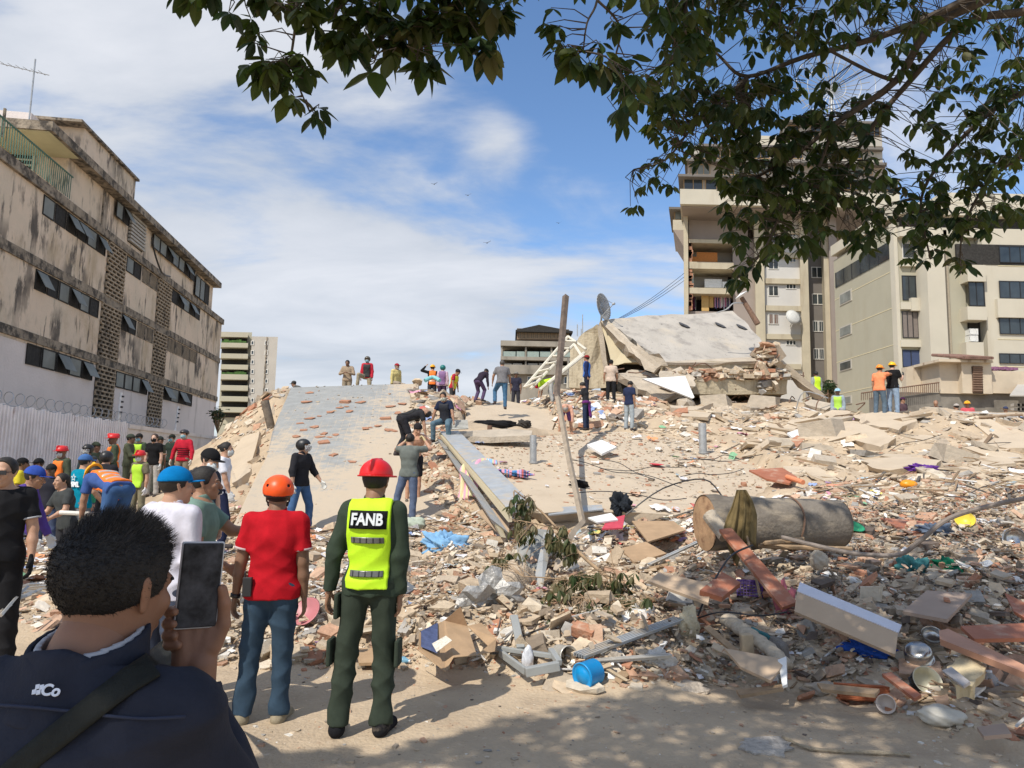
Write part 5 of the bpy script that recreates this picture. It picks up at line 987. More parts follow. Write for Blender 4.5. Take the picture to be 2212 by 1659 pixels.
LU = Vector((-.141, .99, 0)).normalized(); LN = Vector((.99, .141, 0)).normalized(); LA = Vector((-18.3, 25.4, 0))
def l1(x, y, off=0.0):
    p = onplane(*z1(x, y), LA+LN*off, LN); q = p-LA; return q.dot(LU), p.z
ue = l1(1068, 1105)[0]; ut = l1(1035, 915)[0]; F4, F3, F2, F1 = 12.2, 9.2, 6.3, 3.3
ub = l1(345, 300)[0]; zr = l1(800, 690)[1]; ur = l1(245, 165, .4)[0]
lb = empty('apartment_building', LA+LU*10-LN*6); tag(lb, 'long four-storey block at left with cream walls streaked black and breeze-block vents', 'building')
def lbox(name, m, u0, u1, z0, z1_, n0, n1, parent=lb, **k): mb = MB(); mb.frame_box(LA, LU, UP3, LN, u0, u1, z0, z1_, n0, n1); return mb.build(name, m, parent, **k)
lbox('wall', M_pinkw, -16, ue, -1, F2-.35, -11, 0); lbox('wall', M_cream, -16, ue, F2-.35, F4-.15, -11, .02)
lbox('wall', M_cream, ub, ut, F4+.2, zr-.25, -9, -.1); lbox('back_wall', M_cream, ur-.5, ub, F4+.2, zr-.25, -11, -7.5)
lbox('roof', M_band, ur, ut+.15, zr-.25, zr+.12, -9.5, .45)
lbox('balcony_ceiling', mat('pale_yellow', (.55, .52, .33), var=.1, scale=1), ur+.1, ub-.05, zr-.28, zr-.252, -7.4, .3)
for z_, t in ((F4, .34), (F3, .34), (F2, .3)): lbox('floor_band', M_band, -16, ue+.1 if z_ == F4 else ue, z_-.25, z_-.25+t+.05, -.3, .09 if z_ < F4 else .16)
def winrow(x0, x1, yt0, z_top, n, hgt=.8, kind='w', open_=()):
    u0 = l1(x0, yt0[0])[0]; u1 = l1(x1, yt0[1])[0]; w = (u1-u0)/n
    for k in range(n):
        a, b = u0+k*w+.04, u0+(k+1)*w-.04; mb = MB()
        for (p, q, r_, s_) in ((a, b, z_top-.05, z_top), (a, b, z_top-hgt, z_top-hgt+.05), (a, a+.05, z_top-hgt+.05, z_top-.05), (b-.05, b, z_top-hgt+.05, z_top-.05)): mb.frame_box(LA, LU, UP3, LN, p, q, r_, s_, .021, .055)
        f = mb.build('window', M_dark if kind == 'w' else M_band, lb); mb = MB(); mb.frame_box(LA, LU, UP3, LN, a+.05, b-.05, z_top-hgt+.05, z_top-.05, .0, .026); mb.build('opening', M_dark, f)
        if k in open_:
            mb = MB(); T_ = (UP3*-1+LN*.55).normalized(); mb.prism([LA+LU*(a+.05)+UP3*(z_top-.06)+LN*.06, LA+LU*(b-.05)+UP3*(z_top-.06)+LN*.06, LA+LU*(b-.05)+UP3*(z_top-.06)+LN*.06+T_*(hgt-.1), LA+LU*(a+.05)+UP3*(z_top-.06)+LN*.06+T_*(hgt-.1)], LN*.02); mb.build('pane', M_greyglass, f)
        elif kind == 'w' and (k*7+n) % 4 != 1: mb = MB(); mb.frame_box(LA, LU, UP3, LN, a+.05, b-.05, z_top-hgt+.05, z_top-.05, .028, .04); mb.build('pane', M_greyglass, f)
        elif kind == 'g':
            mb = MB(); [mb.frame_box(LA, LU, UP3, LN, a+.06+j*.12, a+.10+j*.12, z_top-hgt+.05, z_top-.05, .03, .05) for j in range(int((b-a-.1)/.12))]; mb.build('grille', M_breeze, f)
A_, B_, C__ = (205, 510), (605, 760), (825, 965)
winrow(205, 510, (480, 700), F4-.3, 6, open_=(2, 3, 5)); winrow(607, 677, (790, 850), F4-.3, 2); winrow(683, 758, (850, 900), F4-.3, 2, kind='g'); winrow(827, 963, (935, 1035), F4-.3, 5, open_=(1, 3))
winrow(165, 475, (850, 1000), F3-.3, 6, open_=(0, 3)); winrow(583, 655, (1060, 1095), F3-.3, 2, open_=(0,)); winrow(660, 738, (1095, 1125), F3-.3, 2, kind='g'); winrow(806, 948, (1165, 1225), F3-.3, 4, kind='g')
winrow(125, 445, (1195, 1320), F2-.32, 5, open_=(2, 4)); winrow(555, 710, (1340, 1390), F2-.32, 4, open_=(3,)); winrow(785, 925, (1410, 1450), F2-.32, 4, open_=(0, 2))
winrow(560, 626, (505, 560), zr-.3, 2, open_=(1,)); winrow(738, 940, (665, 840), zr-.3, 7, open_=(2, 5)); winrow(941, 1008, (885, 930), zr-.5, 3, hgt=1.4)
def vent(x0, x1, ys, zt, zb):
    u0 = l1(x0, ys[0])[0]; u1 = l1(x1, ys[1])[0]; mb = MB(); mb.frame_box(LA, LU, UP3, LN, u0, u1, zb, zt, -.02, .03); v = mb.build('vent_panel', M_dark, lb)
    mb = MB(); n = max(3, int((zt-zb)/.19)); m_ = max(2, int((u1-u0)/.42)); ph = (zt-zb)/n
    for k in range(n+1): mb.frame_box(LA, LU, UP3, LN, u0, u1, zb+k*ph-.035, zb+k*ph+.035, .032, .12)
    for k in range(n):
        for j in range(m_+1): uu = u0+(j+(.5 if k % 2 else 0))*(u1-u0)/m_; uu = min(uu, u1-.03); mb.frame_box(LA, LU, UP3, LN, uu-.035, uu+.035, zb+k*ph+.035, zb+(k+1)*ph-.035, .032, .10)
    mb.build('breeze_blocks', M_breeze, v)
for zt, zb, xs in ((F4-.3, F3+.15, ((520, 602, (705, 765)), (760, 822, (890, 930)))), (F3-.3, F2+.12, ((487, 578, (1000, 1035)), (742, 800, (1125, 1150)))), (F2-.3, 2.6, ((462, 548, (1310, 1340)), (718, 780, (1385, 1405))))):
    for a, b, ys in xs: vent(a, b, ys, zt, zb)
for xs, ys in (((604, 550)), ((480, 1000))): pass
# louvred shutter, railings, top bits
u0, u1 = l1(630, 620)[0], l1(700, 680)[0]; mb = MB(); [mb.frame_box(LA, LU, UP3, LN, u0, u1, 12.75+k*.19, 12.86+k*.19, -.08, .06) for k in range(8)]; mb.build('louvre', cm('paint', (.42, .40, .36)), lb)
mb = MB(); mb.frame_box(LA, LU, UP3, LN, u0, u1, 12.7, 14.3, -.099, -.085); mb.build('louvre_recess', M_dark, lb)
mr_ = MB(); n = int((ub+16)/.16)
for k in range(n): mr_.frame_box(LA, LU, UP3, LN, -16+k*.16, -15.975+k*.16, F4+.2, F4+1.15, .12, .145)
mr_.frame_box(LA, LU, UP3, LN, -16, ub, F4+1.15, F4+1.2, .11, .155); mr_.build('railing', cm('paint', (.09, .17, .13)), lb)
mb = MB(); mb.frame_box(LA, LU, UP3, LN, ub-.06, ub-.0, F4+.8, F4+2.1, -3.2, -1.4); w_ = mb.build('window', cm('paint', (.6, .6, .5)), lb); mb = MB(); [mb.frame_box(LA, LU, UP3, LN, ub-.08, ub-.062, F4+.9+k*.23, F4+1.04+k*.23, -3.1, -1.5) for k in range(5)]; mb.build('shutter', M_dark, w_)
q = [l1(405, 200, -4), l1(655, 410, -4), l1(300, 205, -4)]
lbox('rooftop_block', M_cream, q[0][0], q[1][0], zr+.12, q[1][1], -9, -4); lbox('rooftop_slab', M_band, q[0][0]-.8, q[1][0]+.1, q[1][1], q[1][1]+.15, -9.2, -3.8); lbox('rooftop_block', M_pinkw, q[0][0]-2.5, q[0][0], zr+.12, q[1][1]-.5, -9, -5.5)
q2 = l1(0, 95, -2)[0], l1(120, 110, -2)[0]; lbox('rooftop_block', M_cream, ur+.6, ur+4.5, zr+.12, zr+.95, -9, -4.5)
# hanging cable and drain pipe
mb = MB(); mb.tube(smoothpath([LA+LU*l1(x, y)[0]+UP3*l1(x, y)[1]+LN*.35 for x, y in ((700, 680), (715, 760), (750, 850), (790, 870))]), .05, 5); mb.build('hanging_cable', M_black, lb)
for x, y0, y1 in ((500, 470, 640), (20, 60, 200)): a, b = l1(x, y0), l1(x-10, y1); mb = MB(); mb.tube([LA+LU*a[0]+UP3*a[1]+LN*.03, LA+LU*a[0]+UP3*b[1]+LN*.03], .05, 6); mb.build('drain_pipe', M_band, lb)
# antenna on the left roof
ap = onplane(*z1(138, 138), LA-LN*3, LN); at = onplane(*z1(150, 0), LA-LN*3, LN); an = empty('antenna', ap); tag(an, 'thin television antenna on the roof of the stained left block', 'antenna')
mb = MB(); ap.z = zr+.1; mb.tube([ap, Vector((ap.x, ap.y, at.z+1.8))], .035, 6); mb.build('mast', M_metal, an); mb = MB(); tz = at.z+1.2
mb.tube([Vector((ap.x-1.1, ap.y-.6, tz)), Vector((ap.x+.5, ap.y+.3, tz))], .02, 5); [mb.tube([Vector((ap.x-1.0+k*.25, ap.y-.55+k*.14-.25, tz)), Vector((ap.x-1.0+k*.25, ap.y-.55+k*.14+.25, tz+.05))], .012, 4) for k in range(6)]; mb.build('receiver', M_metal, an)
# ---- fence and wall
FD = Vector((-.149, .989, 0)).normalized(); FN = Vector((.989, .149, 0)).normalized(); FA = Vector((-12.3, 17, 0))
def fu(x, y): p = onplane(x, y, FA, FN); return (p-FA).dot(FD), p.z
uend = fu(277, 915)[0]; uw = fu(455, 940)[0]; ftop = 2.95
fe = empty('picket_fence', FA); tag(fe, 'tall pinkish white metal picket fence behind the left crowd', 'fence'); M_fence = mat('fence_paint', (.90, .85, .84), rough=.6, var=.12, scale=2, bump=.08, grime=[((.35, .2, .14), (6, 6, 2), .6, .7, .6)])
k = 0; ua = -9.0
while ua < uend:
    ubb = min(ua+3.0, uend); mb = MB(); t = ua+.06
    while t < ubb-.03: mb.frame_box(FA, FD, UP3, FN, t, t+.075, .0, ftop+.03*math.sin(t*9), -.07, .02); t += .165
    mb.build('picket_panel', M_fence, fe); mb = MB(); [mb.frame_box(FA, FD, UP3, FN, ua, ubb, zz_, zz_+.05, -.115, -.072) for zz_ in (.5, 1.6, 2.65)]; mb.build('rail', M_fence, fe); mb = MB(); mb.frame_box(FA, FD, UP3, FN, ua-.05, ua+.05, 0, ftop-.1, -.22, -.12); mb.build('post', M_fence, fe); ua = ubb
mb = MB(); pts_ = [FA+FD*(-6+i*.035)+Vector((0, 0, ftop+.16))+Vector((math.cos(i*.33)*.0, 0, 0))+FN*math.cos(i*.42)*.17+UP3*math.sin(i*.42)*.17 for i in range(int((uend+10)/.035))]; mb.tube(pts_, .010, 4, False); o = mb.build('razor_wire', M_metal); tag(o, 'coil of razor wire along the top of the picket fence', 'razor wire')
ww = empty('boundary_wall', FA+FD*uend); tag(ww, 'low off-white rendered wall continuing from the picket fence', 'wall'); M_ww = mat('white_wall', (.74, .70, .66), var=.08, scale=1, grime=[((.3, .25, .2), (1.2, 1.2, .5), .55, .7, .5)])
mb = MB(); mb.frame_box(FA, FD, UP3, FN, uend+.02, uw+4, 0, 2.75, -.25, 0); mb.build('wall', M_ww, ww); mb = MB(); mb.frame_box(FA, FD, UP3, FN, uend+.02, uw+4, 2.752, 2.9, -.3, .05); mb.build('coping', M_ww, ww)
for x, y0, y1, lab in ((255, 848, 905, 'nearer white post with insulators leaning over the boundary wall'), (378, 878, 922, 'farther white post with insulators leaning over the boundary wall')):
    a = onplane(x, y1, FA, FN); b = onplane(x+7, y0, FA, FN); po = empty('fence_post', a); tag(po, lab, 'post'); mb = MB(); mb.tube([a-UP3*.6, b], .045, 6); mb.build('pole', cm('paint', (.75, .74, .72)), po); mb = MB(); [mb.box(a.lerp(b, .25+.2*i)+FN*.07, (.06, .06, .06)) for i in range(4)]; mb.build('insulators', M_black, po)
# ---- far apartment block left of the mound
SKEW = [0.0]
def fbox(name, m, conv, x0, y0, x1, y1, Y, dep, parent, dy=0.0):
    a = W(*conv(x0, (y0+y1)/2), Y); b = W(*conv(x1, (y0+y1)/2), Y); t = W(*conv((x0+x1)/2, y0), Y); bo = W(*conv((x0+x1)/2, y1), Y)
    sk = SKEW[0]*dep; mb = MB(); mb.add([Vector((X+(sk if Yy > Y+dy else 0), Yy, Z)) for Z in (bo.z, t.z) for Yy in (Y+dy, Y+dy+dep) for X in (a.x, b.x)], [(0, 2, 3, 1), (4, 5, 7, 6), (0, 1, 5, 4), (2, 6, 7, 3), (0, 4, 6, 2), (1, 3, 7, 5)]); return mb.build(name, m, parent)
def window(conv, x0, y0, x1, y1, Y, parent, n=2, fm=None, gm=None, bars=0, proud=.06, rail=None):
    """frame with panes standing slightly proud of a frontal wall"""
    a = W(*conv(x0, (y0+y1)/2), Y); b = W(*conv(x1, (y0+y1)/2), Y); t = W(*conv((x0+x1)/2, y0), Y).z; bo = W(*conv((x0+x1)/2, y1), Y).z; O = Vector((0, Y, 0)); U = Vector((1, 0, 0)); N = Vector((0, -1, 0)); g_ = .05*Y/50
    mb = MB(); mb.frame_box(O, U, UP3, N, a.x, b.x, t-g_, t, .0, proud); mb.frame_box(O, U, UP3, N, a.x, b.x, bo, bo+g_, .0, proud); w = (b.x-a.x)/n
    for k in range(n+1): xx = min(max(a.x+k*w, a.x+g_/2), b.x-g_/2); mb.frame_box(O, U, UP3, N, xx-g_/2, xx+g_/2, bo+g_, t-g_, .0, proud)
    f = mb.build('window', fm or cm('paint', (.62, .6, .55)), parent)
    mb = MB(); mb.frame_box(O, U, UP3, N, a.x+g_/2, b.x-g_/2, bo+g_, t-g_, -.02, proud*.4); mb.build('pane', gm or M_glass, f)
    if bars:
        mb = MB(); [mb.frame_box(O, U, UP3, N, a.x+(k+.5)*(b.x-a.x)/bars-.02, a.x+(k+.5)*(b.x-a.x)/bars+.02, bo, t, proud+.01, proud+.04) for k in range(bars)]; mb.build('bars', cm('paint', (.5, .5, .48)), f)
    return f
M_gr = mat('grey_render', (.43, .40, .35), var=.08, scale=.4, bump=.1, grime=[((.28, .25, .2), (.8, .8, .12), .52, .7, .5)]); M_beam = mat('beige_beam', (.50, .44, .32), var=.1, scale=.5, bump=.15, grime=[((.33, .26, .18), (.9, .9, .12), .5, .7, .6)])
M_lgr = mat('light_grey_render', (.56, .54, .50), var=.06, scale=.4, bump=.08); M_dkgr = mat('dark_grey_render', (.165, .15, .135), var=.08, scale=.5, bump=.08); M_taupe = mat('taupe_render', (.32, .27, .235), var=.08, scale=.4, bump=.1)
M_beige = mat('beige_render', (.40, .375, .285), var=.06, scale=.35, bump=.1, grime=[((.36, .32, .23), (.5, .5, .10), .52, .72, .5)]); M_pale = mat('pale_beige_render', (.53, .49, .395), var=.06, scale=.35, bump=.1, grime=[((.42, .36, .26), (.6, .6, .10), .54, .72, .5)]); M_line = cm('paint', (.62, .55, .36))
M_plants = mat('planter_green', (.05, .11, .025), var=.5, scale=3)
SKEW[0] = -.42; fb = empty('apartment_tower', W(*z1(1190, 1500), 95)); tag(fb, 'distant balconied block with planters, between the stained block and the mound', 'building')
fbox('wall', M_beige, z1, 1065, 1138, 1200, 1640, 96.2, 10, fb); fbox('wall', M_gr, z1, 1201, 1160, 1326, 1640, 95, 10, fb)
for i, (y0, y1) in enumerate(((1138, 1162), (1190, 1212), (1242, 1265), (1295, 1318), (1342, 1367), (1395, 1420), (1448, 1472), (1500, 1525))):
    fbox('balcony', M_beige, z1, 1065, y0, 1196, y1, 94.6, 1.6, fb)
    if i in (1, 4, 6): rr = random.Random(i); [(fbox('planting', M_plants, z1, 1068+k*12, y0-8-rr.random()*10, 1080+k*12, y0+2, 94.8, .5, fb)) for k in range(10)] if i != 6 else None
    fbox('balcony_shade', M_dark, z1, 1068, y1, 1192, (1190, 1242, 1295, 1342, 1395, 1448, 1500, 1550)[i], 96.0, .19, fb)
for cx_ in (1218, 1285):
    for y in range(1180, 1480, 46): window(z1, cx_-8, y, cx_+8, y+22, 94.99, fb, n=1)
fbox('corner_strip', M_band, z1, 1270, 1162, 1276, 1640, 94.9, .09, fb)
# ---- middle building behind the collapse
SKEW[0] = 0.0; mbd = empty('apartment_building', W(*z6(240, 800), 62)); tag(mbd, 'low grey building with open balconies and a brown rooftop shed, behind the white truss', 'building')
M_old = mat('old_concrete', (.30, .27, .22), var=.2, scale=.8, bump=.2, grime=[((.1, .09, .07), (.7, .7, .2), .5, .68, .7)])
fbox('wall', M_dark, z6, 60, 500, 700, 1000, 64, 10, mbd)
for y0, y1 in ((470, 510), (592, 618), (655, 725)): fbox('floor_slab', M_old, z6, 35, y0, 720, y1, 61.5, 12, mbd)
for x in (38, 222, 420, 640): fbox('column', M_old, z6, x, 511, x+13, 591, 61.7, .8, mbd); fbox('column', M_old, z6, x, 619, x+13, 654, 61.7, .8, mbd)
for x0, x1 in ((52, 150), (158, 220), (238, 330), (338, 418), (436, 640)): fbox('balustrade', mat('greenish_glass', (.30, .36, .32), rough=.3, bump=0), z6, x0, 548, x1, 590, 61.8, .12, mbd)
for x0, x1 in ((60, 120), (130, 200), (245, 320), (330, 410)): fbox('panel', M_gr, z6, x0, 640, x1, 654, 61.9, .2, mbd)
fbox('lower_wall', M_old, z6, 60, 726, 720, 1000, 62, .9, mbd); [window(z6, x, 740, x+34, 800, 62, mbd, n=1) for x in (90, 240, 280, 520)]
for x0 in range(165, 560, 33): window(z6, x0, 392, x0+31, 455, 62.5, mbd, n=2, fm=M_wood, gm=mat('amber_pane', (.16, .12, .07), rough=.4, bump=0))
fbox('shed', mat('brown_shed', (.15, .11, .08), var=.2), z6, 160, 375, 560, 462, 62.5, 6, mbd)
mb = MB(); a, b, c = W(*z6(150, 395), 62), W(*z6(330, 356), 62), W(*z6(590, 405), 62); mb.prism([a, c, c+UP3*.15, b+UP3*.15, a+UP3*.15], Vector((0, 8, 0))); mb.build('shed_roof', M_dark, mbd)
mb = MB(); [mb.tube([W(*z6(x, 432), 66), W(*z6(x, y), 66)], .05, 5) for x, y in ((665, 265), (625, 340), (655, 375))]; mb.build('antenna', M_metal, mbd)
# ---- the tower on the right
YT = 75; SKEW[0] = .27
tw = empty('apartment_tower', W(*z7(520, 1480), YT)); tag(tw, 'tall tower at right with torn-open rooms, shown behind the leaves', 'building')
fbox('core', M_taupe, z7, 172, 490, 900, 1700, YT+4, 12, tw)
fbox('column', M_beam, z7, 153, 486, 178, 1700, YT, 16, tw)
fbox('wall', M_taupe, z7, 179, 488, 500, 652, YT+1.2, 2.7, tw); fbox('wall', M_taupe, z7, 425, 653, 560, 1700, YT+.8, 3, tw)
for i, (y0, y1) in enumerate(((652, 672), (775, 812), (916, 948))): fbox('floor_slab', M_beam, z7, 179, y0, 424, y1, YT+.3, 3.6, tw)
fbox('wall', M_taupe, z7, 179, 1045, 424, 1700, YT+1, 2.9, tw)
ro = fbox('open_room', mat('room_white', (.46, .44, .41), var=.1), z7, 185, 813, 424, 915, YT+3.6, .35, tw); fbox('shelf', cm('paint', (.55, .62, .58)), z7, 187, 818, 206, 912, YT+2, 1.2, ro); fbox('cabinet', cm('paint', (.72, .74, .74)), z7, 265, 868, 360, 914, YT+1.8, 1, ro); fbox('cabinet', cm('paint', (.72, .74, .74)), z7, 362, 882, 398, 914, YT+1.6, 1, ro); fbox('doorway', M_dark, z7, 392, 842, 414, 914, YT+3.4, .15, ro)
ro = fbox('open_room', M_gr, z7, 185, 673, 424, 774, YT+3.6, .35, tw); fbox('wardrobe', mat('orange_wood', (.50, .19, .05), var=.15), z7, 222, 722, 335, 773, YT+1.6, 1.2, ro); fbox('chest', mat('orange_wood', (.5, .19, .05)), z7, 195, 745, 222, 773, YT+1.5, 1.0, ro)
ro = fbox('open_room', M_dark, z7, 200, 950, 412, 1044, YT+3.4, .4, tw); fbox('closet_door', mat('yellow_wood', (.52, .34, .13), var=.1), z7, 248, 955, 288, 1042, YT+1.2, .3, ro); fbox('closet_door', mat('yellow_wood', (.5, .3, .1)), z7, 290, 950, 313, 1022, YT+1.5, .3, ro)
rr = random.Random(4)
for k in range(26):
    x = 205+k*1.5 if k < 7 else 314+(k-7)*5; c = rr.choice([(.5, .5, .55), (.3, .05, .15), (.05, .05, .06), (.08, .1, .25), (.6, .3, .4), (.6, .58, .55), (.25, .2, .4)]); fbox('hanging_clothes', cloth(c), z7, x, 950+rr.random()*12, x+4.4, 1015+rr.random()*22, YT+1.7+rr.random()*.4, .15, ro)
mb = MB(); rr = random.Random(9)
for k in range(36): p = W(*z7(179+rr.random()*4, 660+k*10.5), YT+.6); mb.box(p, (.35+rr.random()*.4, .5, .3+rr.random()*.3))
mb.build('torn_brick_edge', M_rub if False else M_brick, tw)
fbox('pillar', M_beam, z7, 545, 490, 596, 1700, YT-.1, 16, tw)
fbox('wall', M_lgr, z7, 597, 490, 793, 1700, YT+.5, 3.4, tw)
for y in (590, 722, 865, 1013, 1168, 1330): fbox('beam', M_beam, z7, 597, y, 793, y+28, YT+.2, .29, tw)
for y, fx in ((617, 0), (757, 0), (903, 0), (1057, 1), (1210, 0)):
    window(z7, 612, y, 668, y+58, YT+.499, tw, gm=(mat('brown_curtain', (.16, .08, .05)) if fx else None), bars=6 if fx else 0); window(z7, 708, y-8, 764, y+20, YT+.499, tw, n=3)
fbox('pillar', M_beam, z7, 794, 490, 838, 1700, YT, 16, tw); fbox('wall', M_dkgr, z7, 839, 490, 935, 1700, YT+1.5, 3, tw)
for i, y in enumerate((656, 802, 948, 1096, 1247)): window(z7, 843+i*3.5, y, 905+i*3.5, y+60, YT+1.499, tw, n=2, bars=6 if i in (0, 3, 4) else 0)
fbox('pillar', M_beam, z7, 925, 490, 955, 1700, YT-.1, 16, tw); fbox('pillar', M_taupe, z7, 956, 490, 1000, 1700, YT-.6, 16, tw)
dsh = W(*z7(752, 1078), YT-.6); mb = MB(); mb.lathe([(.0, .25), (.5, .18), (.95, 0), (.9, -.03), (.45, .14), (0, .21)], Matrix.Translation(dsh) @ Matrix.Rotation(R(70), 4, 'X') @ Matrix.Rotation(R(15), 4, 'Y'), 18); mb.tube([dsh, dsh+Vector((0, 1, -.8))], .06, 5); mb.build('satellite_dish', cm('paint', (.55, .55, .52)), tw, True)
# upper overhanging floors
fbox('overhang', M_pale, z7, 131, 388, 1330, 470, YT-3.2, 18, tw); fbox('overhang_base', M_taupe, z7, 140, 470, 1300, 489, YT-2.6, 17, tw)
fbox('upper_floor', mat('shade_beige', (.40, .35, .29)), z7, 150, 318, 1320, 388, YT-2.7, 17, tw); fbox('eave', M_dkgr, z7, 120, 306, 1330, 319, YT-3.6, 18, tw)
fbox('upper_floor', mat('tan_panel', (.42, .35, .28)), z7, 172, 232, 1250, 306, YT-2.0, 16, tw); fbox('eave', M_dkgr, z7, 155, 220, 1260, 233, YT-2.8, 17, tw)
fbox('upper_floor', M_gr, z7, 190, 150, 1235, 220, YT-1.6, 15, tw); fbox('eave', M_dkgr, z7, 230, 138, 1240, 151, YT-2.2, 15, tw)
fbox('top_storey', M_gr, z7, 700, 12, 1232, 138, YT-1.0, 12, tw); fbox('roof', M_dkgr, z7, 690, 2, 1240, 14, YT-1.8, 13, tw); fbox('parapet', M_pale, z7, 440, 85, 700, 138, YT-1.2, 12, tw)
M_bronze = mat('bronze_frame', (.38, .26, .14))
for x0, x1 in ((150, 255), (268, 392), (405, 520), (540, 660), (700, 820), (850, 960), (1000, 1120), (1150, 1280)): window(z7, x0, 322, x1, 384, YT-2.71, tw, n=2, fm=M_bronze)
for x0, x1 in ((188, 295), (350, 460), (500, 620), (660, 800), (850, 990), (1040, 1180)): window(z7, x0, 242, x1, 300, YT-2.01, tw, n=3, fm=M_bronze, gm=M_greyglass)
for x0, x1 in ((245, 300), (318, 380), (400, 470), (520, 620), (700, 800), (860, 960), (1020, 1120)): window(z7, x0, 165, x1, 212, YT-1.61, tw, n=2, fm=M_bronze)
for x0 in (720, 840, 960, 1080, 1160): window(z7, x0, 30, x0+60, 90, YT-1.01, tw, n=2, fm=M_bronze)
for x in range(845, 1230, 190): fbox('overhang_bracket', M_dkgr, z7, x, 489, x+20, 540, YT-1.5, 1.4, tw)
sb = fbox('side_balcony', M_pale, z7, 92, 545, 152, 600, YT+2, 8, tw); fbox('balcony_window', M_bronze, z7, 98, 486, 150, 545, YT+2.5, 7, tw); fbox('balcony_eave', M_dkgr, z7, 70, 474, 152, 486, YT+1.5, 8, tw); fbox('balcony_pane', M_greyglass, z7, 106, 495, 146, 540, YT+2.4, .09, tw)
mb = MB(); a, b, c = W(*z7(95, 600), YT+2), W(*z7(152, 600), YT+2), W(*z7(152, 692), YT+2); mb.prism([a, c, b], Vector((7*.27, 7, 0))); mb.build('balcony_bracket', M_taupe, tw)
mb = MB(); p = W(*z7(960, 12), YT+4)
for k in range(28): th = 2*math.pi*k/28; mb.tube([p+Vector((0, 0, 4.0)), p+Vector((math.cos(th)*4.6, -1.2+abs(math.cos(th)), 4.0+math.sin(th)*4.2))], .05, 4)
for rr_ in (1.5, 3.0, 4.4): mb.tube([p+Vector((math.cos(t/24*6.2832)*rr_*1.05, -.3*rr_, 4.0+math.sin(t/24*6.2832)*rr_*.95)) for t in range(25)], .045, 4)
mb.tube([p, p+Vector((0, 0, 4))], .15, 6); o = mb.build('satellite_dish', M_metal); tag(o, 'large mesh dish antenna on top of the tower, seen through leaves', 'dish')
# ---- beige building at far right
YB = 57; SKEW[0] = 0.0
bb = empty('apartment_building', W(*z7(1500, 1480), YB)); tag(bb, 'beige six-storey building at far right with ribbon windows and a balcony corner', 'building')
cor = W(*z7(1320, 1000), YB); lfe = W(*z7(976, 1000), YB); XL = cor.x; 
# left face runs away from the camera at x = XL
far_y = YB; 
fx_ = (z7(976, 1000)[0]-CX)/FPX; fary = XL/ (ray(*z7(976, 1000)).x/ray(*z7(976, 1000)).y)
topz = W(*z7(1400, 560), YB).z
mb = MB(); mb.add([Vector((X, Y_, Z)) for Z in (0, topz) for Y_ in (YB, fary) for X in (XL, XL+30)], [(0, 2, 3, 1), (4, 5, 7, 6), (0, 1, 5, 4), (2, 6, 7, 3), (0, 4, 6, 2), (1, 3, 7, 5)]); mb.build('wall', M_beige, bb)
def lf(x, y): p = onplane(*z7(x, y), Vector((XL, 0, 0)), Vector((1, 0, 0))); return p.y, p.z
def lfbox(name, m, x0, y0, x1, y1, prd, parent, n=1):
    ya, za = lf(x0, y0); yb, zb = lf(x1, y1); z0_, z1__ = min(za, zb), max(za, zb); mb = MB(); mb.add([Vector((X, Y_, Z)) for Z in (z0_, z1__) for Y_ in (min(ya, yb), max(ya, yb)) for X in (XL-prd, XL+.01)], [(0, 2, 3, 1), (4, 5, 7, 6), (0, 1, 5, 4), (2, 6, 7, 3), (0, 4, 6, 2), (1, 3, 7, 5)]); return mb.build(name, m, parent)
ya, za = lf(985, 800); yb, zb = lf(1270, 665); zt_ = lf(1270, 665)[1]; zb_ = lf(1270, 760)[1]
mb = MB(); mb.add([Vector((X, Y_, Z)) for Z in (zb_, zt_) for Y_ in (yb, fary-.3) for X in (XL-.05, XL+.01)], [(0, 2, 3, 1), (4, 5, 7, 6), (0, 1, 5, 4), (2, 6, 7, 3), (0, 4, 6, 2), (1, 3, 7, 5)]); w_ = mb.build('ribbon_window', M_glass, bb)
for yy in np.linspace(yb, fary-.5, 7): mb = MB(); mb.add([Vector((X, Y_, Z)) for Z in (zb_, zt_) for Y_ in (yy, yy+.08) for X in (XL-.08, XL-.052)], [(0, 2, 3, 1), (4, 5, 7, 6), (0, 1, 5, 4), (2, 6, 7, 3), (0, 4, 6, 2), (1, 3, 7, 5)]); mb.build('mullion', M_black, w_)
for y in (968, 1150, 1340, 1530):
    w_ = lfbox('window', cm('paint', (.45, .42, .36)), 1003, y-16, 1070, y+16, .06, bb); lfbox('pane', M_glass if y == 1340 else M_greyglass, 1008, y-11, 1065, y+11, .09, w_)
for k in range(5):
    z_ = lf(1320, 810)[1]-k*(lf(1320, 1016)[1]-lf(1320, 1222)[1]); mb = MB(); mb.add([Vector((X, Y_, Z)) for Z in (z_, z_+.07) for Y_ in (YB, fary) for X in (XL-.02, XL+.01)], [(0, 2, 3, 1), (4, 5, 7, 6), (0, 1, 5, 4), (2, 6, 7, 3), (0, 4, 6, 2), (1, 3, 7, 5)]); mb.build('string_course', M_line, bb)
fbox('roof_parapet', M_pale, z7, 1310, 455, 2080, 520, YB-.8, 12, bb); fbox('roof_parapet', M_pale, z7, 1560, 400, 2080, 455, YB+3, 8, bb)
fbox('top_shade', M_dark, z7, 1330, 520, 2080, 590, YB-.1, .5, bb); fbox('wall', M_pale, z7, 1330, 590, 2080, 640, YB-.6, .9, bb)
fbox('corner_strip', M_pale, z7, 1316, 560, 1336, 1700, YB-.15, .7, bb)
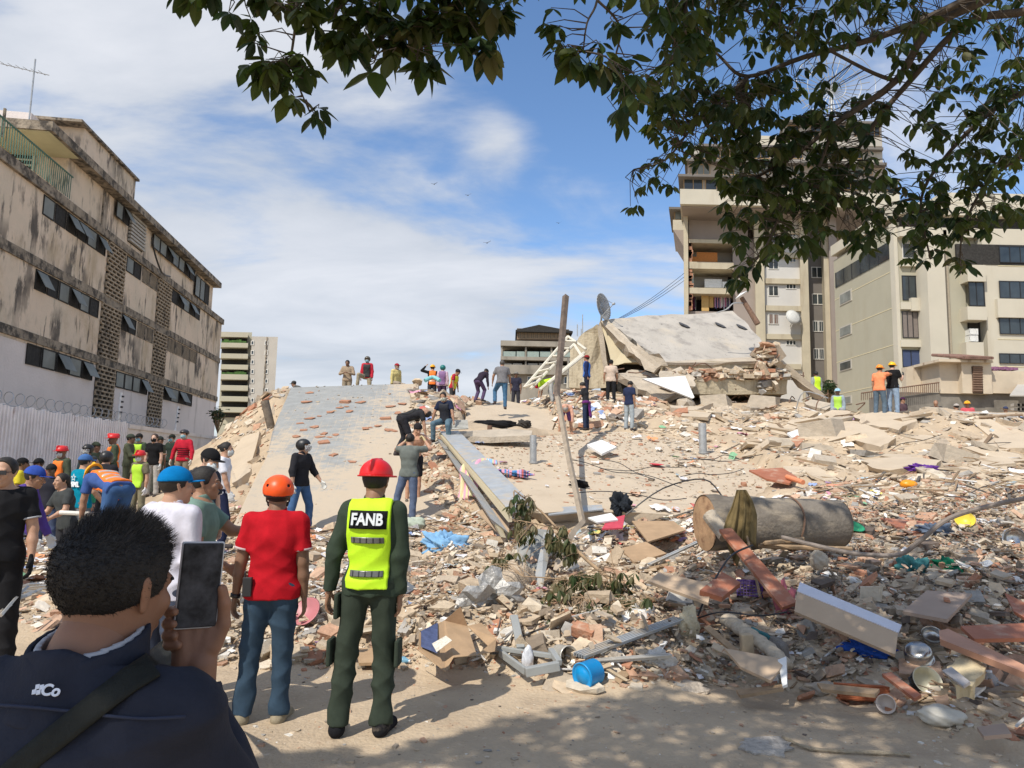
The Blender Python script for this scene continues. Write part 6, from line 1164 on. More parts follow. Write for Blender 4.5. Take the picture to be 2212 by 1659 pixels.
for y0, y1, n, g_ in ((672, 757, 2, None), (850, 985, 4, None), (1045, 1190, 5, mat('grey_curtain', (.20, .17, .15), rough=.4)), (1255, 1350, 3, mat('blue_curtain', (.05, .07, .14), rough=.5)), (1440, 1540, 3, None)):
    window(z7, 1342, y0, 1488, y1, YB-.001, bb, n=n, gm=g_, fm=M_black if n > 2 else None)
for y in (760, 995, 1200, 1385): fbox('spandrel', M_pale, z7, 1338, y, 1492, y+38, YB-.3, .5, bb)
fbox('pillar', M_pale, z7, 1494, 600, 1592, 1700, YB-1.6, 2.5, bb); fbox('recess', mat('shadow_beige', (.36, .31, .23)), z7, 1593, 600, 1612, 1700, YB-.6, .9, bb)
fbox('wall', M_beige, z7, 1612, 660, 1700, 1700, YB-.4, .9, bb); fbox('balcony_bay', M_pale, z7, 1700, 790, 1800, 880, YB-1.4, 1.6, bb); window(z7, 1706, 882, 1790, 1015, YB-1.15, bb, n=2, fm=M_black); fbox('balcony_bay', M_pale, z7, 1700, 1018, 1805, 1090, YB-1.4, 1.6, bb)
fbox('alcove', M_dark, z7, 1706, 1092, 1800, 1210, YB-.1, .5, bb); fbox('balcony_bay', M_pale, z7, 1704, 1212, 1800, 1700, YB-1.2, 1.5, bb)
for y in (1138, 1175): u = fbox('air_conditioner', cm('paint', (.65, .65, .62)), z7, 1712, y, 1758, y+33, YB-1.0, .6, bb); mb = MB(); p = W(*z7(1730, y+16), YB-1.01); mb.lathe([(.28, 0), (.28, -.03), (.05, -.03)], Matrix.Translation(p) @ Matrix.Rotation(R(90), 4, 'X'), 14); mb.build('fan_grille', M_dark, u)
fbox('wall', M_pale, z7, 1806, 600, 2100, 1700, YB-.9, 1.2, bb)
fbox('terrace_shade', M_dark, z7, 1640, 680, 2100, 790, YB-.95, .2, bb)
for y0, y1 in ((690, 780), (880, 975), (1075, 1170), (1275, 1330)): window(z7, 1872, y0, 2100, y1, YB-.96, bb, n=4, fm=M_black)
for y in (795, 1000, 1195, 1345): fbox('string_course', M_line, z7, 1866, y, 2100, y+4, YB-.93, .05, bb)
for x, y, lab, colr in ((1455, 930, 'person in pink behind the bay window of the beige building', (.6, .2, .3)), (1970, 968, 'person leaning out of the far right window of the beige building', (.3, .35, .5))):
    inn = x < 1500; fbox('spandrel', M_pale, z7, x-60 if inn else 1866, y+40 if inn else y+8, x+35 if inn else 2100, y+40+70, YB-.42 if inn else YB-1.22, .4 if inn else .3, bb)
    xx, yy_ = z7(x, y); person(xx, yy_, (YB-.02 if inn else YB-.86)*MWn[:, 2].dot(MWn[:, 2])*0+(YB-.02 if inn else YB-.86)/ray(xx, yy_).y, lab, yaw=180, skin=SK2, shirt=colr, group=None, pants=colr, shoes=None)
# annex with tiled roof, terrace wall and railing on the right
YA = 33
ax_ = empty('annex', W(*z7(1700, 1480), YA)); tag(ax_, 'small stained annex with a tiled roof and louvred slot behind the right crest', 'shed')
M_anx = mat('annex_render', (.56, .47, .35), var=.12, scale=1, bump=.3, grime=[((.2, .12, .07), (2.5, 2.5, .35), .56, .68, .7)])
fbox('wall', M_anx, z7, 1548, 1306, 1668, 1492, YA, 3, ax_); fbox('wall', M_anx, z7, 1669, 1300, 1832, 1492, YA-.3, 3.4, ax_)
fbox('slot', M_dark, z7, 1726, 1345, 1782, 1492, YA-.32, .05, ax_); mb = MB()
for k in range(11): a, b = W(*z7(1728, 1350+k*13), YA-.34), W(*z7(1780, 1350+k*13), YA-.34); mb.box((a+b)/2, (b.x-a.x, .08, .10), Matrix.Rotation(R(35), 3, 'X'))
mb.build('louvre', mat('brown_slats', (.2, .13, .09)), ax_)
mb = MB(); rt = W(*z7(1540, 1300), YA).z
for k in range(14): a = W(*z7(1665+k*12.2, 1300), YA-.6); mb.tube([Vector((a.x, YA-.75, rt-.06)), Vector((a.x, YA+1.6, rt+.42))], .075, 7)
mb.build('roof_tiles', mat('old_roof_tile', (.22, .13, .10), var=.3, scale=5, bump=.3), ax_); mb = MB(); a, b = W(*z7(1540, 1312), YA-.5), W(*z7(1836, 1312), YA-.5); mb.frame_box(Vector((0, 0, 0)), Vector((1, 0, 0)), UP3, Vector((0, 1, 0)), a.x, b.x, rt-.24, rt-.12, YA-.55, YA+1.5); mb.build('eave', M_anx, ax_)
tw2 = empty('terrace_wall', W(*z7(1450, 1560), YA+.5)); tag(tw2, 'dark stained terrace retaining wall under the annex', 'wall')
fbox('wall', mat('mossy_wall', (.20, .18, .15), var=.3, scale=1.5, bump=.3), z7, 1340, 1492, 2100, 1640, YA+.1, 3, tw2); fbox('parapet', M_anx, z7, 1833, 1370, 2040, 1492, YA-.1, 1, tw2); fbox('wall', M_anx, z7, 1365, 1350, 1547, 1492, YA+1.5, .4, tw2)
mb = MB(); rr = random.Random(2)
for k in range(16): p = W(*z7(1836+k*7.5, 1362-rr.random()*8), YA+.1); mb.box(p, (.25, .3, .12), Matrix.Rotation(rr.random(), 3, 'Z'))
o = mb.build('laundry', cloth((.25, .12, .2))); tag(o, 'heap of colourful laundry on the wall beside the annex', 'laundry')
rl_ = empty('railing', W(*z7(1340, 1500), YA)); tag(rl_, 'rusty thin railing between the orange-shirted pair and the annex', 'railing'); mb = MB()
for k in range(40): a = W(*z7(1120+k*10.8, 1530-k*1.2), YA-.2); b = W(*z7(1120+k*10.8, 1490-k*1.4), YA-.2); mb.tube([a, b], .018, 4)
mb.build('balusters', M_rust, rl_); mb = MB(); mb.tube([W(*z7(1120, 1490), YA-.2), W(*z7(1545, 1432), YA-.2)], .03, 5); mb.build('handrail', M_rust, rl_)
cw = empty('canopy', W(*z7(1990, 1600), YA-2)); tag(cw, 'low grey sheet canopy over breeze blocks at the right edge', 'canopy'); mb = MB(); mb.prism([W(*z7(1930, 1500), YA-3), W(*z7(2100, 1500), YA-3), W(*z7(2100, 1440), YA), W(*z7(1975, 1440), YA)], Vector((0, 0, -.06))); mb.build('sheet', M_gr, cw); mb = MB()
for r_ in range(3):
    for k in range(8): p = W(*z7(1960+k*22, 1555+r_*24), YA-1.5); mb.box(p, (.28, .2, .12)); 
mb.build('blocks', M_gr, cw)
# wires and birds
mb = MB()
for k in range(3): a, b = W(*z6(690-k*10, 420), 60), W(1478, 590+k*8, 74); mb.tube([a.lerp(b, t/8)-UP3*math.sin(math.pi*t/8)*.5 for t in range(9)], .025, 4)
o = mb.build('overhead_wires', M_black); tag(o, 'thin overhead wires rising from the low grey building to the tower', 'wires')
for x, y, sz, lab in ((938, 398, .9, 'small black bird gliding highest and leftmost in the sky'), (1011, 422, .9, 'small black bird just right of the highest one'), (1207, 482, .7, 'tiny black bird flying farthest right'), (1052, 525, 1.1, 'black bird flying lowest above the skyline')):
    c = P(x, y, 120); b = empty('bird', c); tag(b, lab, 'bird', 'birds in the sky'); mb = MB(); th = random.uniform(-.5, .5); dx = Vector((math.sin(th)*.6, .8, .1)); sz *= .8
    mb.tube([c-dx*sz*.35, c-dx*.1*sz, c+dx*.2*sz, c+dx*sz*.4], [.03*sz, .12*sz, .10*sz, .02*sz], 6); mb.build('body', M_black, b)
    for sd in (1, -1): w1 = c+Vector((sd*.75*sz, 0, (.28+.15*sd)*sz)); mb = MB(); mb.prism([c+dx*.15*sz, c-dx*.2*sz, w1-dx*.15*sz, w1+dx*.02*sz], Vector((0, 0, .02))); mb.build('wing', M_black, b)
# ================================================================ THE COLLAPSED FLOORS
def quadpx(name, pts, th, m, label, cat, group=None, parent=None, sub=1, jag=0.0, down=None):
    k_ = .965 if label and pts[0][2] < 12.9 and name not in ('column_stub', 'cracked_slab') else 1.0
    return slab(name, [P(p[0], p[1], p[2]*k_) for p in pts], th, m, label, cat, group, down=down, jag=jag, sub=sub, parent=parent)
def planepx(ref, pxs): o, n = plane3(*ref); return [onplane(x, y, o, n) for x, y in pxs]
M_roofc = mat('roof_concrete', (.42, .385, .335), rough=.95, var=.12, scale=.8, bump=.35, bscale=14, grime=[((.22, .20, .18), (1.1, 1.1, 1.1), .50, .68, .6), ((.50, .43, .33), (.7, .7, .7), .55, .7, .6), ((.14, .13, .12), (7, 2.5, 7), .6, .7, .6)])
M_form = mat('board_marked_concrete', (.47, .40, .28), rough=.95, var=.12, scale=2, bump=.4, bscale=9, grime=[((.26, .21, .14), (5, 5, .35), .48, .64, .6)])
M_shadeconc = mat('beige_soffit', (.50, .43, .29), rough=.9, var=.08, scale=1)
M_white = mat('white_board', (.72, .72, .70), rough=.7, var=.06, scale=3, bump=.05)
M_red_br = mat('red_brown_board', (.36, .135, .075), rough=.6, var=.14, scale=4, bump=.08, bscale=25, grime=[((.50, .40, .30), (4, 4, 4), .52, .7, .55)])
M_tanb = mat('tan_board', (.47, .35, .24), rough=.75, var=.06, scale=3, bump=.06, grime=[((.30, .22, .15), (3, 3, 3), .6, .72, .4)])
M_greyb = mat('grey_brown_board', (.36, .27, .21), rough=.8, var=.08, scale=3, bump=.08)
cs = empty('collapsed_floors', P(1480, 860, 33)); tag(cs, 'collapsed upper floors tilted against each other, topped by a grey roof slab', 'collapsed building')
ref = ((1318, 695, 34), (1590, 674, 38), (1440, 790, 30.5))
rp = planepx(ref, [(1300, 692), (1400, 682), (1500, 677), (1583, 671), (1608, 692), (1640, 730), (1668, 770), (1655, 790), (1620, 796), (1500, 790), (1440, 784), (1408, 762), (1372, 738), (1340, 712)])
slab('roof_slab', rp, .45, M_roofc, None, None, parent=cs, jag=.10, sub=4)
for x, y in ((1478, 703), (1556, 703), (1602, 707)):
    o, n = plane3(*ref); a = onplane(x-9, y-5, o, n)+n*.03; b = onplane(x+10, y+6, o, n)+n*.03; mb = MB(); mb.tube([a, (a+b)/2, b], [.14, .3, .14], 10, flat=.12); mb.build('patch_of_soot', mat('soot', (.07, .07, .075), var=.5, scale=8), cs)
quadpx('stair_wall', [(1228, 838, 33.5), (1233, 752, 34), (1262, 718, 34), (1290, 700, 34), (1300, 760, 34), (1312, 838, 33.5)], .4, M_form, None, None, parent=cs, sub=3, jag=.05, down=(.4, 1.2, 0))
quadpx('inner_wall', [(1300, 705, 34.4), (1345, 728, 34.4), (1460, 790, 34.2), (1460, 860, 34), (1300, 860, 34)], .2, M_dark, None, None, parent=cs, down=(0, .5, 0))  # dark backing added to close the see-through gap and stand in for shade
quadpx('wall_end', [(1290, 700, 33.9), (1298, 700, 33.7), (1312, 780, 33.3), (1318, 830, 33.2), (1309, 830, 33.4), (1298, 770, 33.7)], .3, M_concrete, None, None, parent=cs, sub=3, jag=.12, down=(.3, .8, 0))
quadpx('soffit', [(1298, 702, 33.8), (1322, 697, 33.8), (1355, 745, 33), (1410, 778, 31.6), (1350, 785, 32.4), (1322, 790, 32.8)], .2, M_shadeconc, None, None, parent=cs, sub=2, jag=.04, down=(.2, .9, 0))
quadpx('edge_beam', [(1298, 694, 33.6), (1312, 691, 33.6), (1350, 724, 32.6), (1382, 756, 31.8), (1430, 786, 30.6), (1420, 797, 30.5), (1372, 768, 31.6), (1335, 735, 32.5)], .3, M_concrete, None, None, parent=cs, sub=3, jag=.10, down=(0, .7, -.1))
def beampx(name, a, b, h0, h1, dep, m, jag=.03):
    A, B = P(*a), P(*b); A2, B2 = P(a[0], a[1]+h0, a[2]), P(b[0], b[1]+h1, b[2]); return slab(name, [A, A.lerp(B, .33), A.lerp(B, .66), B, B2, A2.lerp(B2, .66), A2.lerp(B2, .33), A2], .3, m, None, None, parent=cs, jag=jag, sub=2, down=(0, dep, 0))
beampx('floor_beam', (1432, 784, 30.2), (1640, 779, 30.8), 24, 14, 2.2, M_form); beampx('floor_beam', (1470, 819, 29.6), (1700, 821, 30), 33, 30, 3.5, M_form)
quadpx('floor_slab', [(1432, 782, 30.1), (1540, 775, 31), (1640, 770, 31.8), (1642, 780, 30.7), (1540, 784, 30.4)], .12, M_concrete, None, None, parent=cs, sub=3, jag=.08)
beampx('leaning_beam', (1664, 757, 31.5), (1782, 852, 28.5), 28, 10, .7, M_concrete, .06)
quadpx('tilted_slab', [(1338, 808, 30.5), (1362, 796, 31.5), (1440, 812, 30.8), (1475, 838, 29.3), (1430, 862, 28.6), (1380, 838, 29)], .35, M_concrete, None, None, parent=cs, sub=3, jag=.15)
quadpx('tilted_slab', [(1425, 800, 29.6), (1470, 795, 30), (1510, 818, 29.3), (1500, 832, 28.8), (1440, 830, 28.9)], .3, M_concrete, None, None, parent=cs, sub=3, jag=.2)
quadpx('crumpled_panel', [(1362, 738, 31), (1390, 752, 30.5), (1415, 765, 30), (1442, 790, 29.8), (1408, 796, 30), (1368, 770, 30.6)], .12, M_concrete, None, None, parent=cs, sub=3, jag=.25)
mb = MB(); rr = random.Random(5)
for k in range(26): p = P(1345+rr.random()*400, 795+rr.random()*20 if k % 2 else 853+rr.random()*10, 30.3); p2 = p+Vector((rr.uniform(-1.2, 1.2), rr.uniform(-.6, .2), rr.uniform(-.8, .4))); mb.tube(smoothpath([p, p.lerp(p2, .5)+Vector((0, 0, rr.uniform(-.2, .3))), p2], 3), .025, 4)
mb.build('bent_rebar', M_rust, cs)
pts = np.array([tuple(P(rr.uniform(1430, 1700), rr.uniform(800, 820), rr.uniform(29.7, 30.6))) for k in range(500)]); sz = rng.uniform(.06, .28, 500)
o = instance_cloud('rubble', pts, np.stack([sz, sz*.7, sz*.35], 1), pick(500), PR_FLAT+PR_BOX, .3, M_rub, label='crushed brick and concrete squeezed between the two fallen floor beams', cat='rubble')
pts = np.array([tuple(P(rr.uniform(1640, 1680), rr.uniform(745, 850), rr.uniform(29.7, 31.4))) for k in range(240)]); sz = rng.uniform(.08, .4, 240)
instance_cloud('rubble', pts, np.stack([sz, sz*.7, sz*.35], 1), pick(240), PR_FLAT+PR_BOX, .8, M_rub, label='crumbled concrete hanging at the right end of the fallen floors', cat='rubble')
quadpx('sheet_panel', [(1388, 818, 28.4), (1480, 812, 28.8), (1500, 858, 28.0), (1495, 860, 27.9)], .06, M_white, 'white triangular sheet panel drooping from the collapsed floors', 'panel')
# dish, post with lamp, truss ladder
dc = P(1303, 663, 33.5); di = empty('satellite_dish', P(1298, 700, 33.8)); tag(di, 'large grey ribbed satellite dish standing on the edge of the fallen floors', 'dish'); DM = Matrix.Translation(dc) @ Matrix.Rotation(R(20), 4, 'Y') @ Matrix.Rotation(R(84), 4, 'X') @ Matrix.Rotation(R(0), 4, 'Z')
DM = Matrix.Translation(dc) @ Vector((.80, -.58, .15)).to_track_quat('Z', 'Y').to_matrix().to_4x4(); mb = MB(); Rd = .66
mb.lathe([(Rd*k/6, .28*(k/6)**2*Rd-.15) for k in range(7)]+[(Rd*k/6, .28*(k/6)**2*Rd-.17) for k in range(6, -1, -1)], DM, 28); mb.build('reflector', mat('dish_mesh', (.38, .38, .38), rough=.5, metal=.3), di, True); mb = MB()
for k in range(24): th = 6.2832*k/24; mb.tube([DM @ Vector((math.cos(th)*Rd*t, math.sin(th)*Rd*t, .28*t*t*Rd-.135)) for t in (.1, .5, 1)], .012, 4)
mb.build('ribs', M_metal, di); mb = MB(); [mb.tube([DM @ Vector((math.cos(th)*Rd*.9, math.sin(th)*Rd*.9, .0)), DM @ Vector((0, 0, .55))], .014, 4) for th in (0, 2.1, 4.2)]; mb.tube([DM @ Vector((0, 0, .5)), DM @ Vector((0, 0, .62))], .06, 8); mb.tube([P(1298, 702, 33.8), P(1300, 668, 33.7)], .05, 6); mb.build('feed_arms', M_metal, di)
po = empty('lamp_post', P(1637, 700, 32)); tag(po, 'rusty leaning post with a small white disc lamp above the roof slab', 'post'); mb = MB(); mb.tube([P(1637, 700, 32), P(1602, 643, 32.5)], [.13, .10], 8); mb.build('pole', M_rust, po)
mb = MB(); mb.lathe([(0, .08), (.32, 0), (.3, -.03), (0, -.02)], Matrix.Translation(P(1601, 637, 32.4)) @ Matrix.Rotation(R(-35), 4, 'Y'), 14); mb.build('lamp_disc', M_white, po); mb = MB(); mb.tube(smoothpath([P(1606, 655, 32.4), P(1585, 655, 32), P(1570, 668, 32), P(1548, 676, 32)], 4), .03, 5); mb.build('bent_arm', M_metal, po)
tr = empty('ladder_truss', P(1140, 838, 28)); tag(tr, 'white steel lattice frame lying askew left of the fallen floors', 'truss'); M_tr = cm('paint', (.62, .58, .48))
def seg(x0, y0, d0, x1, y1, d1, r=.05): mb = MB(); mb.tube([P(x0, y0, d0), P(x1, y1, d1)], r, 6); return mb
for a in ((1132, 838, 28, 1227, 727, 31), (1146, 840, 27.6, 1240, 744, 30.4), (1184, 828, 27, 1260, 768, 29), (1227, 727, 31, 1266, 755, 30), (1240, 744, 30.4, 1258, 772, 29), (1166, 842, 27.4, 1262, 762, 29.2)): seg(*a, r=.062).build('chord', M_tr, tr)
for k in range(7): t = k/6.5; seg(1135+95*t, 836-108*t, 28+3*t, 1148+95*(t+.1), 838-96*(t+.1)-2, 27.6+3*t).build('brace', M_tr, tr)
for x in (1228, 1262): seg(x, 772, 30, x-2, 838, 30, .05).build('leg', M_tr, tr)
# tall bent pole
tp = [P(1222, 640, 22), P(1215, 720, 21), P(1203, 845, 18.5), P(1205, 862, 18)]; pl = empty('bent_pole', G(1235, 1168)); tag(pl, 'tall bent square steel pole rising over the sand-coloured slab', 'pole')
mb = MB(); mb.tube(tp, [.105, .10, .085, .08], 4); mb.build('upper_tube', mat('brown_steel', (.14, .105, .08), rough=.7, var=.35, scale=5), pl); mb = MB(); mb.tube([P(1204, 855, 18.2), P(1228, 985, 14.4), P(1258, 1128, 11.4)], [.07, .06, .055], 4); mb.tube([P(1258, 1128, 11.4), P(1238, 1150, 10.9), P(1228, 1168, 10.6)], .055, 4); mb.build('lower_tube', mat('tan_steel', (.33, .27, .20), rough=.7, var=.2, scale=4), pl)
# long metal beam (door frame channel)
bm_ = empty('metal_beam', P(960, 940, 19)); tag(bm_, 'long grey-blue metal channel beam sloping down beside the tiled slab', 'beam'); M_alu = mat('dusty_aluminium', (.40, .42, .43), rough=.55, metal=.25, var=.12, scale=5, bump=.08, grime=[((.52, .44, .33), (3, 3, 3), .46, .66, .75)])
def strip(pts, dn, m, nm): quad = [P(*p) for p in pts]; mb = MB(); mb.prism(quad, dn); return mb.build(nm, m, bm_)
strip([(950, 932, 19.5), (990, 930, 19.8), (1148, 1086, 11.6), (1100, 1104, 11.2)], Vector((.03, .05, -.06)), M_alu, 'flange')
strip([(948, 936, 19.4), (951, 946, 19.2), (1098, 1128, 11.0), (1097, 1108, 11.15)], Vector((.06, .06, 0)), M_shadeconc, 'web')
strip([(945, 948, 19.2), (962, 955, 19.1), (1098, 1150, 10.8), (1060, 1120, 11.1)], Vector((.03, .08, -.08)), M_alu, 'flange')
strip([(958, 960, 18.8), (972, 978, 18.2), (1082, 1160, 10.7), (1074, 1140, 10.9)], Vector((.08, .1, -.02)), M_shadeconc, 'web')
mb = MB(); mb.prism([P(985, 932, 19.8), P(1092, 926, 19.9), P(1150, 930, 19.9), P(1148, 940, 19.2), P(1060, 944, 19.0), P(1000, 942, 19.2)], Vector((0, 0, -.16))); o = mb.build('slab_lip', M_concrete); tag(o, 'grey raised lip along the top edge of the sand-coloured slab', 'ledge')
# cloth draped over the beam
def drape(name, pts, width, m, label, cat, seed=0, thick=.02, amp=.05, n=18, across=None, taper=1.0, group=None, parent=None, prof=None):
    """a hanging or draped cloth: strip following pts with folds across"""
    path = smoothpath([Vector(p) for p in pts], 6); r_ = random.Random(seed); vs = []; fs = []; ac = Vector(across or (1, 0, 0)).normalized(); ph = r_.random()*6
    for i, p in enumerate(path):
        t = (path[min(i+1, len(path)-1)]-path[max(i-1, 0)]).normalized(); nn = t.cross(ac).normalized(); w = width*(1-(1-taper)*i/(len(path)-1)) if prof is None else width*float(np.interp(i/(len(path)-1), np.linspace(0, 1, len(prof)), prof))
        for k in range(n+1):
            u = k/n-.5; f = math.sin(u*17+ph+i*.10)*amp+math.sin(u*31+ph*2-i*.07)*amp*.45; vs.append(p+ac*u*w*(1+.08*math.sin(i*.5+ph))+nn*f+t*math.sin(u*9+ph)*width*.08)
    for i in range(len(path)-1):
        for k in range(n): a = i*(n+1)+k; fs.append((a, a+1, a+n+2, a+n+1))
    o = newobj(name, vs, fs, m, parent, True); sdm = o.modifiers.new('thickness', 'SOLIDIFY'); sdm.thickness = thick
    if label: tag(o, label, cat, group)
    return o
def stripes_mat(name, cols, scale, direction=(1, 0, 0)):
    m = mat(name, cols[0], rough=.9, bump=.2, bscale=120); nt = m.node_tree; b = nt.nodes['Principled BSDF']; L = nt.links.new; t = nt.nodes.new('ShaderNodeTexCoord'); n = nt.nodes.new('ShaderNodeTexNoise'); n.inputs['Scale'].default_value = scale; n.inputs['Detail'].default_value = 2; mp_ = nt.nodes.new('ShaderNodeMapping'); mp_.inputs['Scale'].default_value = direction; L(t.outputs['Object'], mp_.inputs[0]); L(mp_.outputs[0], n.inputs[0]); rp = nt.nodes.new('ShaderNodeValToRGB'); rp.color_ramp.interpolation = 'CONSTANT'; L(n.outputs[0], rp.inputs[0])
    el = rp.color_ramp.elements; el[0].position = 0; el[0].color = (*cols[0], 1); el[1].position = .42; el[1].color = (*cols[1 % len(cols)], 1)
    for i, c in enumerate(cols[2:]): e_ = el.new(min(.99, .42+.07*(i+1))); e_.color = (*c, 1)
    L(rp.outputs[0], b.inputs['Base Color']); return m
drape('towel', [P(1056, 1005, 15.6), P(1030, 1000, 15.4), P(1016, 1012, 15), P(1014, 1045, 14.8), P(1008, 1078, 14.6)], .45, stripes_mat('pastel_towel', [(.35, .55, .72), (.70, .35, .45), (.65, .60, .35), (.3, .5, .7), (.6, .6, .62)], 5), 'pink, blue and yellow towel draped over the long metal beam', 'towel', 3, across=(.75, -.6, .2))
# ================================================================ SINGLE PIECES OF DEBRIS
def put(x, y, lift=0.0): return G(x, y, lift)
def plate(name, x, y, L, Wd, th, m, label, cat, yaw=0, pitch=0, roll=0, lift=.05, jag=0.0, n=4, group=None, parent=None):
    """board or broken plate lying at a pixel; jag>0 gives it a broken outline"""
    c = put(x, y, lift); nr = GN(c); Q = nr.to_track_quat('Z', 'Y').to_matrix() @ Matrix.Rotation(R(yaw), 3, 'Z') @ Matrix.Rotation(R(pitch), 3, 'X') @ Matrix.Rotation(R(roll), 3, 'Y')
    if jag: ang = [2*math.pi*k/n+random.uniform(-.3, .3) for k in range(n)]; ring = [Vector((math.cos(a)*L/2*random.uniform(.75, 1.1), math.sin(a)*Wd/2*random.uniform(.75, 1.1), 0)) for a in ang]
    else: ring = [Vector((sx*L/2, sy*Wd/2, 0)) for sx, sy in ((-1, -1), (1, -1), (1, 1), (-1, 1))]
    return slab(name, [c+Q @ p for p in ring], th, m, label, cat, group, jag=jag*.08 if jag else 0, sub=3 if jag else 1, parent=parent)
def tubeobj(name, pts, r, m, label, cat, n=10, group=None, hollow=False, wall=.15):
    mb = MB(); mb.tube(pts, r, n, caps=not hollow)
    if hollow: rs = r if isinstance(r, (list, tuple)) else [r]*len(pts); mb.tube(list(pts)[::-1], [q*(1-wall) for q in rs][::-1], n, caps=False)
    o = mb.build(name, m, smooth=False)
    if label: tag(o, label, cat, group)
    return o
# stubs and pipes on the slabs
for x, y0, y1, r_, m, lab in ((1152, 938, 1002, .085, M_metal, 'upright grey pipe stub left of the bent pole on the sand-coloured slab'), (1519, 915, 980, .11, M_metal, 'upright grey pipe stub on the right part of the sand-coloured slab'), (1058, 918, 940, .075, M_rust, 'short rusty pipe stub by the slab lip'), (588, 868, 925, .13, mat('old_post', (.16, .13, .10), var=.4, scale=6), 'weathered splintered post stub at the left edge of the tiled slab')):
    b = put(x, y1, -.1); sc_ = (Vector((b.x, b.y, b.z))-CAMP).length; hh_ = (y1-y0)/FPX*sc_; tilt = Vector((-.02, 0, 1)) if x > 600 else Vector((-.30, -.0, 1)); e_ = empty('pipe_stub' if x > 600 else 'post_stub', b); tag(e_, lab, 'pipe' if x > 600 else 'post'); mb = MB(); mb.tube([b, b+tilt*hh_*1.08], r_, 14, caps=False); mb.tube([b+tilt*hh_*1.08, b+tilt*hh_*.7], r_*.85, 14, caps=False); mb.build('pipe', m, e_, True)
    mb = MB(); mb.lathe([(r_, 0), (r_*1.25, 0), (r_*1.25, .05), (r_, .05)], Matrix.Translation(b+Vector((0, 0, .1)))); mb.build('collar', m, e_)
# log
lgA, lgB = P(1522, 1129, 8.6), P(1812, 1131, 8.9); lg = empty('log', (lgA+lgB)/2-Vector((0, 0, .3))); tag(lg, 'thick grey weathered trunk section lying sideways at right of centre', 'log')
M_log = mat('weathered_trunk', (.19, .165, .135), rough=.95, var=.25, scale=4, bump=.4, bscale=30, grime=[((.10, .085, .07), (2, 2, 9), .5, .68, .7), ((.36, .30, .22), (1.2, 5, 5), .5, .7, .6)])
ax_l = (lgB-lgA).normalized(); nn_ = 12; mb = MB(); path = [lgA.lerp(lgB, t/nn_)+Vector((0, 0, .006*math.sin(t*1.7))) for t in range(nn_+1)]; mb.tube(path, [.335+.010*math.sin(t*2.1)-.004*t+(.006 if t == 8 else 0) for t in range(nn_+1)], 40, caps=False); mb.build('bark', M_log, lg, True)
nl = 40
for c_, sgn in ((lgA, -1), (lgB, 1)):
    mb = MB(); up = Vector((0, 0, 1)); sd2 = ax_l.cross(up).normalized(); up = sd2.cross(ax_l); rng_ = [c_+(sd2*math.cos(t)+up*math.sin(t))*(.335 if sgn < 0 else .29) for t in [2*math.pi*k/nl for k in range(nl)]]; inner = [c_+ax_l*sgn*.02+(p-c_)*.5 for p in rng_]; mb.add(rng_+inner, [(k, (k+1) % nl, nl+(k+1) % nl, nl+k) for k in range(nl)]+[tuple(range(nl, 2*nl))]); mb.build('cut_end', mat('cut_wood', (.40, .25, .14), rough=.9, var=.25, scale=8, grime=[((.18, .09, .05), (5, 5, 5), .5, .65, .7)]), lg)
mb = MB(); c_ = lgA.lerp(lgB, .62); mb.tube([c_+(sd2*math.cos(t)+up*math.sin(t))*.334+ax_l*.02*math.sin(3*t) for t in [2*math.pi*k/30 for k in range(31)]], .012, 5, False); mb.build('seam', M_rust, lg)
# khaki cloth hanging before the log and the plank it hangs on
vs = []; fs = []; nc, nr_ = 30, 16
for i in range(nc+1):
    u = i/nc; ye = float(np.interp(u, [0, .2, .42, .6, .8, 1], [1150, 1192, 1226, 1178, 1168, 1182]))
    for k in range(nr_+1):
        t = k/nr_; y = 1058+(ye-1058)*t; w = float(np.interp(y, [1058, 1080, 1112, 1150, 1226], [20, 40, 60, 70, 74])); vs.append(P(1602+(u-.5)*w+4*math.sin(t*5), y, 7.93-.12*t+(math.sin(u*19+t*1.5)*.022+math.sin(u*43)*.010)*(.4+t)))
for i in range(nc):
    for k in range(nr_): a = i*(nr_+1)+k; fs.append((a, a+1, a+nr_+2, a+nr_+1))
o = newobj('hanging_cloth', vs, fs, mat('khaki_cloth', (.17, .125, .055), rough=.95, var=.25, scale=7, bump=.3, bscale=90), None, True); o.modifiers.new('t', 'SOLIDIFY').thickness = .006; tag(o, 'khaki brown cloth hanging in folds in front of the log', 'cloth')
tubeobj('concrete_stub', [P(1532, 1112, 8.15), P(1568, 1158, 7.9)], .085, M_concrete, 'short round concrete stub leaning on the left end of the log', 'concrete stub', 12)
tubeobj('stick', [P(1600, 1062, 8.05), P(1612, 1150, 7.9), P(1642, 1290, 7.1)], .014, M_wood, 'thin stick holding up the khaki cloth', 'stick', 6)
quadpx('plank', [(1554, 1143, 8.1), (1580, 1140, 8.1), (1722, 1300, 6.9), (1690, 1312, 6.8)], .035, M_red_br, 'long reddish brown plank leaning down right from the log', 'plank')
quadpx('board', [(1425, 1235, 7.4), (1538, 1262, 7.0), (1530, 1302, 6.8), (1400, 1255, 7.1)], .03, M_tanb, 'dusty tan board lying left of the curved brown chair seat', 'board')
quadpx('wedge_board', [(1512, 1275, 6.9), (1560, 1235, 7.3), (1600, 1258, 7.1), (1560, 1290, 6.8)], .05, M_red_br, 'curved brown chair seat lying beside the purple basket', 'chair seat')
